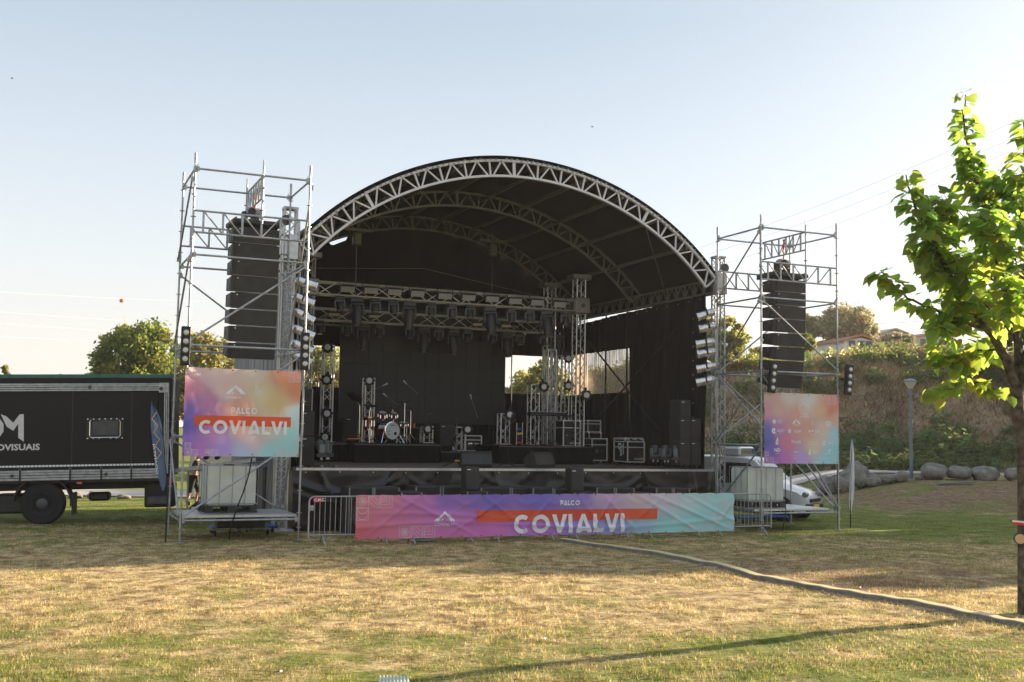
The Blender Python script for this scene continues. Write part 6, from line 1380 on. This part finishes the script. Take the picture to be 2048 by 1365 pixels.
# water tanks used as ballast
def ibc(lab, c, rz, s=1.0):
    t = thing('water_tank', lab, 'water tank', c, rz, 'caged water tanks used as ballast'); w, d, h = 1.18*s, .98*s, .92*s; z0 = .16
    n = 60; V = []; pr = []
    for i in range(n):   # corrugated outline
        a = i/n*4; k = int(a); f = a-k; cn = [(-1, -1), (1, -1), (1, 1), (-1, 1), (-1, -1)]; x = cn[k][0]+(cn[k+1][0]-cn[k][0])*f; y = cn[k][1]+(cn[k+1][1]-cn[k][1])*f
        b = 1-.018*(1+math.sin(f*math.pi*9)); pr.append((x*(w/2-.03)*b, y*(d/2-.03)*b))
    for z, k in ((z0, .94), (z0+.05, 1), (z0+h-.06, 1), (z0+h-.01, .95)): V += [(x*k, y*k, z) for x, y in pr]
    F = [(L*n+i, L*n+(i+1) % n, (L+1)*n+(i+1) % n, (L+1)*n+i) for L in range(3) for i in range(n)]+[tuple(reversed(range(n))), tuple(range(3*n, 4*n))]
    MB().add(V, F).build('tank', 'ibc_plastic', t, True); MB().lathe((0, 0, z0+h-.01), (0, 0, 1), [(.12, 0), (.12, .03), (0, .035)], 16).build('lid', 'black_paint', t)
    mb = MB()
    for z in (z0+.04, z0+h): mb.tube([(-w/2, -d/2, z), (w/2, -d/2, z), (w/2, d/2, z), (-w/2, d/2, z), (-w/2, -d/2, z)], .011, 6)
    for i in range(5): x = -w/2+w*i/4; [mb.cyl((x, y, z0), (x, y, z0+h), .010, 6) for y in (-d/2, d/2)]
    for i in range(4): y = -d/2+d*i/3; [mb.cyl((x, y, z0), (x, y, z0+h), .010, 6) for x in (-w/2, w/2)]
    mb.build('cage', 'galvanised', t)
    mb = MB(); mb.box((0, 0, .145), (w+.02, d+.02, .03)); mb.box((0, 0, .015), (w+.02, .12, .03))
    for x in (-w/2+.08, 0, w/2-.08):
        for y in (-d/2+.07, 0, d/2-.07): mb.box((x, y, .08), (.15, .13, .10))
    for y in (-d/2+.07, d/2-.07): mb.box((0, y, .015), (w+.02, .12, .03))
    mb.build('pallet', 'pallet_black', t)
p = onY(460, 1036, 25.5); ibc('white caged water tank on the deck of the left scaffold tower', (p.x, 25.9, .592), R(2), .97); p = onY(1523, 1030, 25.2); ibc('pale caged water tank on the deck of the right scaffold tower', (p.x, 25.4, .592), R(-6), 1.0)
# wheeled dollies and a crate below
dl = thing('dolly', '', 'dolly', (0, 0, 0), 0, 'blue wheeled dollies left under the towers')
MB().box((0, 0, .16), (.75, .5, .04), bev=.01).build('board', 'dolly_blue', dl)
for sx in (-1, 1):
    for sy in (-1, 1): w_ = MB().cyl((sx*.31-.015, sy*.19, .05), (sx*.31+.015, sy*.19, .05), .05, 12).build('castor', 'tyre', dl); MB().box((sx*.31, sy*.19, .10), (.05, .07, .07)).build('fork', 'steel_dark', w_)
for i, (px, py, z, rz, lab) in enumerate([(452, 1068, 0, 8, 'blue dolly under the left tower, the left one'), (525, 1066, 0, -14, 'blue dolly under the left tower, the right one'), (1500, 1046, 0, 10, 'blue dolly under the right tower'), (1556, 1044, 0, -8, 'blue dolly at the right end of the right tower deck')]):
    q = onZ(px, py, 0); place(dl, i, (q.x, q.y+.1, 0), (0, 0, R(rz)-.2), lab)
q = onZ(452, 1062, 0); t = thing('storage_trunk', 'low dark trunk with a metal frame under the deck of the left tower', 'trunk', (q.x+.1, 26.3, 0)); MB().box((q.x+.1, 26.3, .30), (1.1, .4, .22), bev=.02).build('body', 'black_paint', t)
mb = MB(); mb.tube([(q.x-.55, 26.0, .16), (q.x+.75, 26.0, .16), (q.x+.75, 26.6, .16), (q.x-.55, 26.6, .16), (q.x-.55, 26.0, .16)], .018, 6); mb.build('frame', 'galvanised', t)
for dx in (-.5, .7): MB().lathe((q.x+dx, 26.05, .08), (1, 0, 0), [(.06, -.02), (.06, .02)], 12).build('wheel', 'tyre', t)
tag(MB().tube([(LX+1.45, LY-.12, 1.85), (LX+1.4, LY-.14, 1.5), (LX+1.3, LY-.1, 1.1), (LX+1.15, LY-.12, .7), (LX+1.05, LY+.0, .2), (LX+1.1, LY+.3, .02)], .016, 6).build('hanging_cable', 'black_metal'), 'black cable hanging down across the left water tank', 'cable')
tag(MB().tube([(RX+.75, RY-.05, 1.85), (RX+.72, RY-.07, 1.2), (RX+.75, RY-.05, .5), (RX+.6, RY-.1, .02)], .014, 6).build('hanging_cable', 'black_metal'), 'black cable hanging down across the right water tank', 'cable')
tag(MB().tube([(RX+2.5, RY-.05, 3.9), (RX+2.47, RY-.07, 2.2), (RX+2.5, RY-.05, .8), (RX+2.45, RY-.1, .02)], .010, 6).build('hanging_cable', 'black_metal'), 'thin black cable down the outer post of the right tower', 'cable')

# loading ramp, steps, white sheet behind the left tower
rp_ = thing('loading_ramp', 'grey metal ramp sloping up to the stage behind the left tower', 'ramp', (3.5, 28.5, 0))
A = onD(352, 942, 29.2); B = onY(520, 919, 29.3); dv = B-A; L = dv.length; ang = math.atan2(dv.y, dv.x); pt = -math.asin(dv.z/L); MB().box((A+B)/2, (L, .8, .10), rotm(0, pt, ang)).build('ramp_deck', 'galvanised', rp_)
for k in range(5): q = A.lerp(B, .15+.17*k); MB().cyl(q, (q.x, q.y, 0), .025, 6).build('prop', 'galvanised', rp_)
stp = thing('steel_steps', 'short flight of grey steel steps by the end of the ramp', 'steps', gw(*onD(392, 1000, 32).xy))
b0 = onD(392, 1012, 32)
for k in range(4): MB().box((b0.x+k*.22*.9, b0.y+.1*k-.1, .18+.2*k), (.28, .7, .05), rotm(0, 0, -.2)).build('step', 'galvanised', stp)
for s1 in (-1, 1): MB().box((b0.x+.3, b0.y+s1*.36, .5), (1.1, .04, .10), rotm(0, -R(42), -.2)).build('stringer', 'steel_dark', stp)
ts = thing('white_sheet', 'large pale sheet stretched behind the left scaffold tower', 'sheet', onD(450, 960, 39).xy.to_3d())
wa, wb_ = onD(380, 990, 39), onD(566, 985, 40.5); hh = onD(450, 800, 39).z
cloth_grid(60, 12, lambda u, v: wa.lerp(wb_, u).xy.to_3d()+Vector((0, .06*math.sin(u*37)+.05*math.sin(u*13+v*3), .1+v*(hh-.1)*(1-.12*u))), 'sheet', 'tarp_white', ts)
for u in (0, .5, 1): q = wa.lerp(wb_, u); MB().cyl((q.x, q.y+.12, 0), (q.x, q.y+.12, hh*.98-.12*u*hh), .03, 6).build('post', 'galvanised', ts)
for i, px in enumerate((512, 528)):
    q = onY(px, 990, 29.0); tag(MB().cyl((q.x, 29.0, 0), (q.x, 29.0, 1.5), .05, 8).build('support_post', 'steel_dark'), ['left', 'right'][i]+' dark post beneath the stage side behind the left tower', 'post')
q = onZ(524, 1025, 0); tag(MB().lathe((q.x, 29.6, .9), (0, 0, 1), [(.15, 0), (.17, .42), (.18, .42), (.18, .45)], 16).build('bucket', 'tarp_white'), 'pale bucket beside the stage behind the left tower', 'bucket')
# orange construction mesh / kerb seen under the truck
q1 = onD(140, 982, 46); q2 = onD(290, 980, 47); tag(MB().box((q1+q2)/2-Vector((0, 0, .1)), ((q2-q1).length, .06, .28), rotm(0, 0, math.atan2((q2-q1).y, (q2-q1).x))).build('barrier_board', 'orange'), 'low orange board beyond the path under the truck', 'board')

# ================================================================== VAN
def van():
    yaw = math.atan2(f0.y, f0.x)-R(90)-R(34)   # nose to the right and towards us
    o = onZ(1500, 1037, 0); zc_ = 35; o = cw((1508-1024-2.5)/CF*zc_, zc_); d = Vector((math.cos(yaw), math.sin(yaw), 0)); t = thing('van', 'small white delivery van with a cooling unit on its roof behind the right tower', 'van', o, yaw)
    # stations along length: x, half width, z bottom, shoulder z, roof z, roof half width
    S = [(-2.9, .80, .35, 1.0, 1.85, .70), (-2.8, .84, .25, 1.0, 1.90, .72), (-1.0, .85, .25, 1.02, 1.93, .73), (.1, .85, .25, 1.04, 1.90, .71), (.35, .85, .25, 1.04, 1.84, .69), (1.05, .84, .25, 1.05, 1.18, .66), (1.2, .83, .25, 1.0, 1.08, .62), (1.75, .78, .25, .86, .93, .55), (1.95, .70, .28, .70, .76, .5), (2.02, .62, .32, .6, .62, .45)]
    rings = []
    for x, w, zb, zs, zr, wr in S: rings.append([(x, -w*.96, zb), (x, -w, zb+.2), (x, -w, zs), (x, -wr, zr-.05), (x, -wr*.8, zr), (x, wr*.8, zr), (x, wr, zr-.05), (x, w, zs), (x, w, zb+.2), (x, w*.96, zb)])
    V = [p for r_ in rings for p in r_]; n = 10; F = []
    for i in range(len(S)-1):
        for j in range(n): F.append((i*n+j, i*n+(j+1) % n, (i+1)*n+(j+1) % n, (i+1)*n+j))
    F += [tuple(reversed(range(n))), tuple(range((len(S)-1)*n, len(S)*n))]
    MB().add(V, F).build('body', 'white_car', t, True)
    def off(q, e): return Vector(q)+Vector(e)
    # windscreen between stations 4 and 5
    a, b = Vector(rings[4][4]), Vector(rings[4][5]); c, e = Vector(rings[5][5]), Vector(rings[5][4]); nn = Vector((.5, 0, .8)).normalized()*.012
    ws = [a.lerp(e, .06)+nn, b.lerp(c, .06)+nn, c.lerp(b, .05)+nn+Vector((0, .08, 0)), e.lerp(a, .05)+nn-Vector((0, .08, 0))]; MB().add(ws, [(0, 1, 2, 3)]).build('windscreen', 'windscreen', t)
    for sg in (-1, 1):
        q = [(-.75, 1.08, 1.72), (.22, 1.08, 1.70), (.92, 1.10, 1.12), (.92, 1.06, 1.06), (-.75, 1.06, 1.06)]
        sw = lambda x, z: sg*(.85-(z-1.04)/(1.9-1.04)*.15+.014)
        P_ = [(-.78, 1.72), (.20, 1.70), (.86, 1.16), (.86, 1.08), (-.78, 1.08)]; f = [(x, sw(x, z), z) for x, z in P_]; MB().add(f, [tuple(range(5)) if sg < 0 else tuple(reversed(range(5)))]).build('side_window', 'glass_dark', t)
        m_ = MB().box((.72, sg*1.0, 1.16), (.10, .16, .20), bev=.03).build('mirror', 'white_car', t); MB().box((.665, sg*1.0, 1.16), (.01, .13, .16)).build('mirror_glass', 'glass_dark', m_)
        MB().box((1.93, sg*.60, .80), (.14, .26, .16), rotm(0, R(30), 0), bev=.03).build('headlight', 'windscreen', t)
        for x in (1.25, -1.75):
            ty = MB().lathe((x, sg*.66, .31), (0, sg, 0), [(.16, 0), (.29, 0), (.31, .03), (.31, .17), (.29, .2), (.18, .2)], 28).build('tyre', 'tyre', t, True); MB().lathe((x, sg*.66, .31), (0, sg, 0), [(.19, .19), (.17, .16), (.05, .2), (0, .2)], 20).build('rim', 'galvanised', ty, True)
            MB().lathe((x, sg*.845, .34), (0, sg, 0), [(.40, -.02), (.40, .006), (.33, .006)], 28).build('wheel_arch', 'black_paint', t)
    MB().box((1.98, 0, .42), (.16, 1.40, .24), bev=.05).build('bumper', 'black_paint', t); MB().box((2.04, 0, .62), (.04, .9, .10)).build('grille', 'black_paint', t); MB().box((2.07, .0, .45), (.01, .5, .11)).build('number_plate', 'yellow', t)
    MB().cyl((.3, 0, 1.85), (.1, 0, 2.1), .006, 6).build('aerial', 'black_metal', t)
    ac = MB().box((-.45, 0, 2.06), (.62, 1.25, .28), bev=.06).build('cooling_unit', 'white_car', t); mb = MB()
    for k in range(5): mb.box((-.135, 0, 1.98+k*.04), (.02, 1.05, .022))
    mb.build('louvre', 'black_paint', ac); MB().box((-.12, .45, 2.06), (.012, .2, .12)).build('badge', 'dolly_blue', ac)
    MB().cyl((-2.82, .0, .5), (-2.92, 0, .5), .1, 8).build('rear_lamp', 'label_red', t)
van()
# ================================================================== PEOPLE
def person(lab, J, mats, loc, rz):
    """J: joints {name:(x,y,z,r)} facing +x"""
    t = thing('person', lab, 'person', loc, rz)
    def skin(name, chain, m, lv=1, k=1.0, add=0):
        vs = []; es = []; idx = {}
        for path in chain:
            prev = None
            for nme in path:
                if nme not in idx: idx[nme] = len(vs); vs.append(nme)
                if prev is not None: es.append((idx[prev], idx[nme]))
                prev = nme
        me = bpy.data.meshes.new(name); me.from_pydata([J[n_][:3] for n_ in vs], es, []); o = bpy.data.objects.new(name, me); COL.objects.link(o); o.parent = t
        md = o.modifiers.new('s', 'SKIN'); md.use_smooth_shade = True; sk = me.skin_vertices[0].data
        for i, n_ in enumerate(vs): r_ = J[n_][3]*k+add; sk[i].radius = (r_, r_); sk[i].use_root = i == 0
        s2 = o.modifiers.new('u', 'SUBSURF'); s2.levels = lv; s2.render_levels = lv; me.materials.append(MT[m]); return o
    fing = []
    for s in 'LR':
        w = Vector(J['ha'+s][:3]); e = Vector(J['wr'+s][:3]); d = (w-e).normalized(); sd_ = d.cross(Vector((0, 0, 1))).normalized(); dn = d.cross(sd_)
        for k, (o_, l_) in enumerate(((-.032, .06), (-.012, .075), (.010, .07), (.03, .055))):
            a = w+sd_*o_+d*.02; J[f'f{s}{k}a'] = (*a, .012); J[f'f{s}{k}b'] = (*(a+d*l_*.6-dn*-.01), .009); J[f'f{s}{k}c'] = (*(a+d*l_+dn*.02), .007); fing.append(['ha'+s, f'f{s}{k}a', f'f{s}{k}b', f'f{s}{k}c'])
        a = w-d*.03+sd_*-.045; J[f't{s}a'] = (*a, .012); J[f't{s}b'] = (*(a+d*.045-sd_*.01), .009); fing.append(['ha'+s, f't{s}a', f't{s}b'])
    body = skin('body', [['pel', 'spi', 'che', 'nec', 'hea', 'crn'], ['che', 'shL', 'elL', 'wrL', 'haL'], ['che', 'shR', 'elR', 'wrR', 'haR'], ['pel', 'hiL', 'knL', 'anL', 'toL'], ['pel', 'hiR', 'knR', 'anR', 'toR']]+fing, 'skin', 2)
    J['slL'] = (*Vector(J['shL'][:3]).lerp(Vector(J['elL'][:3]), .75), .062); J['slR'] = (*Vector(J['shR'][:3]).lerp(Vector(J['elR'][:3]), .75), .062)
    skin('t_shirt', [['pel', 'spi', 'che', 'cl'], ['che', 'shL', 'slL'], ['che', 'shR', 'slR']], 'cloth_black', 2, 1.0, .016)
    J['shoL'] = (*Vector(J['knL'][:3]).lerp(Vector(J['anL'][:3]), mats), .055); J['shoR'] = (*Vector(J['knR'][:3]).lerp(Vector(J['anR'][:3]), mats), .055)
    skin('trousers', [['pel', 'hiL', 'knL', 'shoL'], ['pel', 'hiR', 'knR', 'shoR']], 'cloth_black', 2, 1.0, .02)
    for s in 'LR': skin('shoe', [['an'+s, 'to'+s]], 'case_black', 2, 1.0, .018)
    h = Vector(J['hea'][:3]); c = Vector(J['crn'][:3]); up = (c-h).normalized(); fw = Vector((1, 0, 0)); fw = (fw-up*fw.dot(up)).normalized()
    MB().lathe(h-up*.01-fw*.018, up, [(.10, 0), (.113, .05), (.10, .12), (.06, .155), (0, .165)], 16).build('hair', 'hair', body, True)
    for sg in (-1, 1):
        sdv = up.cross(fw)*sg; MB().lathe(h+up*.045+fw*.088+sdv*.032, fw, [(.012, 0), (.008, .008), (0, .01)], 8).build('eye', 'white_print', body); MB().lathe(h+up*.035+sdv*.10, sdv, [(.028, -.01), (.022, .01), (0, .012)], 10).build('ear', 'skin', body)
    MB().lathe(h+up*.02+fw*.09, (fw-up*.5), [(.014, 0), (.016, .015), (0, .03)], 8).build('nose', 'skin', body); MB().box(h-up*.025+fw*.093, (.012, .045, .010)).build('mouth', 'label_red', body)
    return t
def joints(lean=0, armx=.35, armz=1.05, step=.15, low=.0):
    c = math.cos; s = math.sin; L = R(lean); P0 = Vector((0, 0, .95-low)); up = Vector((s(L), 0, c(L)))
    J = {'pel': (*P0, .135), 'spi': (*(P0+up*.2), .13), 'che': (*(P0+up*.40), .15), 'cl': (*(P0+up*.50), .07), 'nec': (*(P0+up*.55), .055), 'hea': (*(P0+up*.66+Vector((.03, 0, 0))), .095), 'crn': (*(P0+up*.76+Vector((.03, 0, 0))), .085)}
    ch = P0+up*.45
    for sd_, sg in (('L', 1), ('R', -1)):
        sh = ch+Vector((0, sg*.19, 0)); el = sh+Vector((.12+.05*sg, sg*.05, -.26)); wr = el+Vector((.22, -.02*sg, .02)); J['sh'+sd_] = (*sh, .062); J['el'+sd_] = (*el, .043); J['wr'+sd_] = (*wr, .03); J['ha'+sd_] = (*(wr+Vector((.07, 0, 0))), .036)
        k = step*sg; J['hi'+sd_] = (*(P0+Vector((0, sg*.10, -.08))), .10); J['kn'+sd_] = (k*.7+.05, sg*.11, .48-low*.5, .062); J['an'+sd_] = (k*.9-.05, sg*.12, .09, .043); J['to'+sd_] = (k*.9+.12, sg*.13, .05, .04)
    return J
q = onD(384, 1012, 36); q.z = gz(q.dot(r0), 36); J = joints(12)
pr = person('person in a black t-shirt and shorts standing behind the left tower, hands forward', J, .25, q, -YAW+R(8))
q = onD(425, 932, 31.5); J = joints(55, low=.05); q.z = max(onD(425, 921, 31.5).z, 1.0)
person('person in dark clothes bending over the ramp behind the left banner', J, .95, q, -YAW+R(185))

# ================================================================== GROUND ITEMS
hp = [(1060, 1072), (1125, 1079), (1350, 1113), (1520, 1150), (1670, 1180), (1854, 1210), (2048, 1248), (2140, 1268), (2200, 1282)]
pts = [onZ(*q, .04) for q in hp]; fine = []
for i in range(1, len(pts)-2):
    a, b, c, d = pts[i-1:i+3]
    for k in range(14): u = k/14; fine.append(.5*((2*b)+(c-a)*u+(2*a-5*b+4*c-d)*u*u+(3*b-a-3*c+d)*u**3))
cm = thing('cable_cover', 'long low cable cover with a yellow lid running across the grass to the barriers', 'cable cover', fine[0])
def cover(nm, w, h0, h1, m):
    mb = MB(); V = []; 
    for i, q in enumerate(fine):
        d = (fine[min(i+1, len(fine)-1)]-fine[max(i-1, 0)]).normalized(); s_ = Vector((-d.y, d.x, 0)).normalized(); b = gw(q.x, q.y); wob = .006*math.sin(i*1.3)
        V += [b+s_*w*.5+Vector((0, 0, h0)), b+s_*w*.49+Vector((0, 0, h1+wob)), b-s_*w*.49+Vector((0, 0, h1+wob)), b-s_*w*.5+Vector((0, 0, h0))]
    F = [(i*4+j, (i+1)*4+j, (i+1)*4+j+1, i*4+j+1) for i in range(len(fine)-1) for j in range(3)]; mb.add(V, F); return mb.build(nm, m, cm)
cover('channel', .19, -.02, .060, 'hose_grey'); cover('lid', .17, .055, .072, 'yellow_lid')
q = onZ(788, 1353, .03); t = thing('ridged_pad', 'pale ridged rubber pad lying in the grass at the bottom edge', 'pad', gw(q.x, q.y, .01), -YAW+.1); mb = MB(); mb.box((0, -.12, .02), (.30, .30, .03), bev=.006)
for k in range(9): mb.box((-.135+k*.034, -.12, .04), (.016, .30, .02), bev=.003)
mb.build('pad', 'pad', t)
q = onZ(858, 1085, 0); tag(MB().box(gw(q.x, q.y+.3, .03), (.4, .3, .02), rotm(0, 0, .3), bev=.005).build('metal_plate', 'galvanised'), 'flat grey plate on the grass under the long banner', 'plate')

# ================================================================== NEAR TREE
ZT_ = 16.2
def tp(px, py, dz=0): return onD(px, py, ZT_+dz)
tree = thing('shade_tree', 'young broad leaved tree with glowing green leaves at the right edge', 'tree', tp(2056, 1222))
BR = {'t': ([(2060, 1232, 0), (2054, 1100, 0), (2052, 950, .02), (2049, 880, .03), (2034, 820, .03), (2034, 785, .02), (2036, 765, .0)], .135, .085),
 'b1': ([(2036, 790, 0), (2012, 720, -.1), (1990, 680, -.2), (1960, 640, -.3), (1925, 600, -.4), (1890, 530, -.6), (1850, 460, -.7), (1826, 400, -.7), (1812, 350, -.7)], .075, .008),
 'b2': ([(2036, 775, 0), (2038, 700, .1), (2030, 640, .2), (2005, 560, .2), (1985, 480, .3), (1965, 400, .3), (1945, 330, .3), (1928, 260, .3), (1931, 190, .3)], .07, .008),
 'b3': ([(2040, 780, 0), (2056, 690, -.1), (2066, 600, -.3), (2062, 450, -.5), (2052, 330, -.6), (2046, 240, -.6)], .06, .008),
 'b4': ([(2050, 720, 0), (2090, 640, .2), (2120, 520, .4), (2125, 400, .5), (2110, 280, .5)], .05, .008),
 'b5': ([(1975, 660, -.25), (1920, 640, -.5), (1870, 622, -.8), (1815, 595, -1.0), (1785, 570, -1.1), (1762, 542, -1.1)], .03, .005),
 'b6': ([(2032, 812, 0), (2005, 785, -.3), (1970, 768, -.5), (1930, 765, -.7), (1900, 776, -.9), (1872, 792, -1.0)], .028, .005),
 'b7': ([(1988, 490, .3), (1950, 455, .2), (1905, 435, .0), (1860, 424, -.1)], .022, .005),
 'b8': ([(2010, 575, .2), (1960, 545, .5), (1910, 520, .8), (1880, 500, .9)], .022, .005),
 'b9': ([(2000, 700, -.1), (1960, 700, .2), (1920, 715, .4), (1885, 728, .5)], .022, .005),
 'b10': ([(1900, 545, -.6), (1860, 520, -.3), (1835, 500, -.2)], .015, .004), 'b11': ([(2066, 560, -.3), (2030, 520, -.8), (1990, 470, -1.1), (1960, 430, -1.2)], .022, .005),
 'b12': ([(2060, 450, -.5), (2030, 400, -.2), (2010, 350, 0)], .018, .004), 'b13': ([(1960, 640, -.3), (1915, 660, -.6), (1880, 655, -.7)], .015, .004), 'b14': ([(2040, 690, .1), (2000, 640, .7), (1950, 590, 1.0), (1905, 580, 1.2)], .022, .005), 'b15': ([(2060, 620, -.3), (2030, 600, -.9), (1995, 570, -1.2)], .02, .005)}
g = np.random.default_rng(21); LP = []   # leaf points: position, outward dir
mb = MB()
for nme, (pts, ra, rb_) in BR.items():
    P3 = [tp(*q) for q in pts]; n = len(P3)
    if nme != 't':
        fine_ = []
        for i in range(n-1):
            for k in range(4): w = k/4; fine_.append(P3[i].lerp(P3[i+1], w)+Vector(g.normal(0, .008, 3)))
        fine_.append(P3[-1]); P3 = fine_; n = len(P3)
    rs = [ra+(rb_-ra)*(i/(n-1)) for i in range(n)]
    if nme == 't': P3f = P3; mbt = MB(); mbt.tube(P3, [.17]+rs[1:], 14); mbt.build('trunk', 'bark', tree, True); continue
    mb.tube(P3, rs, 7)
    L = 0; start = {'b1': .42, 'b2': .42, 'b3': .30, 'b4': .3}.get(nme, .18)
    for i in range(1, n):
        L += (P3[i]-P3[i-1]).length; u = i/(n-1)
        if u < start: continue
        d = (P3[i]-P3[i-1]).normalized()
        for k in range(4): LP.append((P3[i].lerp(P3[i-1], g.random()), d, 1.0))
        # side twigs
        if nme in ('b1', 'b2', 'b3', 'b4', 'b7', 'b8', 'b11', 'b12', 'b14', 'b15', 'b10', 'b13', 'b9') and u < .93:
            for k in range(2 if nme in ('b1', 'b2', 'b3', 'b4') and u < .8 else 1):
                dd = (d*.5+Vector(g.normal(0, 1, 3))).normalized(); dd = (dd+Vector((0, 0, .15))).normalized(); ln = (.35+.6*g.random())*(1.15-u)
                if nme in ('b1', 'b2', 'b3', 'b4') and u > .74: ln *= .35
                q1 = P3[i]+dd*ln*.5; q2 = P3[i]+dd*ln+Vector((0, 0, -.06*ln)); mb.tube([P3[i], q1, q2], [.010, .007, .003], 5)
                for s_ in range(int(5+ln*15)): LP.append((P3[i].lerp(q2, .25+.75*g.random())+Vector(g.normal(0, .02, 3)), dd, 1.0))
br_o = mb.build('branches', 'bark', tree, True)
n = len(LP); base = np.array([p_[0] for p_ in LP]); dr = np.array([p_[1] for p_ in LP]); out = dr*.6+g.normal(0, .8, (n, 3)); out[:, 2] *= .5; out /= np.linalg.norm(out, axis=1)[:, None]
pet = .05+.09*g.random(n); tipd = out+np.array([0, 0, -.45-.5*1])*(.3+.7*g.random(n))[:, None]; tipd /= np.linalg.norm(tipd, axis=1)[:, None]
upv = np.array([0, 0, 1.])+g.normal(0, .35, (n, 3)); side = np.cross(tipd, upv); side /= np.linalg.norm(side, axis=1)[:, None]; nrm = np.cross(side, tipd)
sz = (.10+.13*g.random(n)); O = base+out*pet[:, None]
tmpl = [(0, 0, 0), (-.30, -.06, .05), (-.50, .22, .10), (-.42, .55, .06), (-.2, .82, -.02), (0, 1.05, -.12), (.2, .82, -.02), (.42, .55, .06), (.50, .22, .10), (.30, -.06, .05), (0, .3, -.03), (0, .65, -.05)]
Vt = np.stack([O+side*(a*sz)[:, None]+tipd*(b*sz)[:, None]+nrm*(c*sz*(1+g.normal(0, .5, n)))[:, None] for a, b, c in tmpl], 1)
fc = [(0, 10, 2, 1), (10, 11, 3, 2), (11, 5, 4, 3), (0, 9, 8, 10), (10, 8, 7, 11), (11, 7, 6, 5)]
Fl = (np.arange(n)[:, None, None]*12+np.array(fc)[None]).reshape(-1, 4); cc = (.75+.5*g.random(n))[:, None]*np.stack([.8+.5*g.random(n)**2, np.ones(n), .7+.5*g.random(n)], -1)
np_mesh('foliage', Vt.reshape(-1, 3)-np.array(ORG[tree.as_pointer()]), Fl, 4, 'big_leaf', tree, np.repeat(cc, 12, 0), True)
q = tp(2040, 1078, -.14); MB().lathe(q, -f0-r0*.3, [(.085, -.06), (.075, .03)], 14).build('cut_branch_stub', 'bark', tree, True); MB().lathe(q+(-f0-r0*.3).normalized()*.03, -f0-r0*.3, [(.07, 0), (.0, .006)], 14).build('cut_face', 'cut_wood', tree)
q = tp(2047, 1046, 0); tt = thing('barrier_tape', 'red and white tape tied round the trunk of the near tree', 'tape', q)
MB().lathe(q-Vector((0, 0, .03)), (.03, 0, 1), [(.145, 0), (.147, .03), (.146, .06)], 20).build('red_band', 'tape_red', tt, True); MB().lathe(q+Vector((0, 0, .002)), (.06, 0, 1), [(.150, 0), (.151, .022)], 20).build('white_band', 'tape_white', tt, True)

# ================================================================== EVENING HAZE
hz = MB().box((0, 0, 11.5), (2700, 2700, 29)).build('haze', 'black_metal'); hm = bpy.data.materials.new('haze_air'); hm.use_nodes = True; nt = hm.node_tree; nt.nodes.clear()
o_ = nt.nodes.new('ShaderNodeOutputMaterial'); v_ = nt.nodes.new('ShaderNodeVolumePrincipled'); v_.inputs['Density'].default_value = .00028; v_.inputs['Color'].default_value = (.97, .95, .92, 1); v_.inputs['Anisotropy'].default_value = .3
nt.links.new(v_.outputs[0], o_.inputs['Volume']); hz.data.materials.clear(); hz.data.materials.append(hm); tag(hz, kind='stuff')
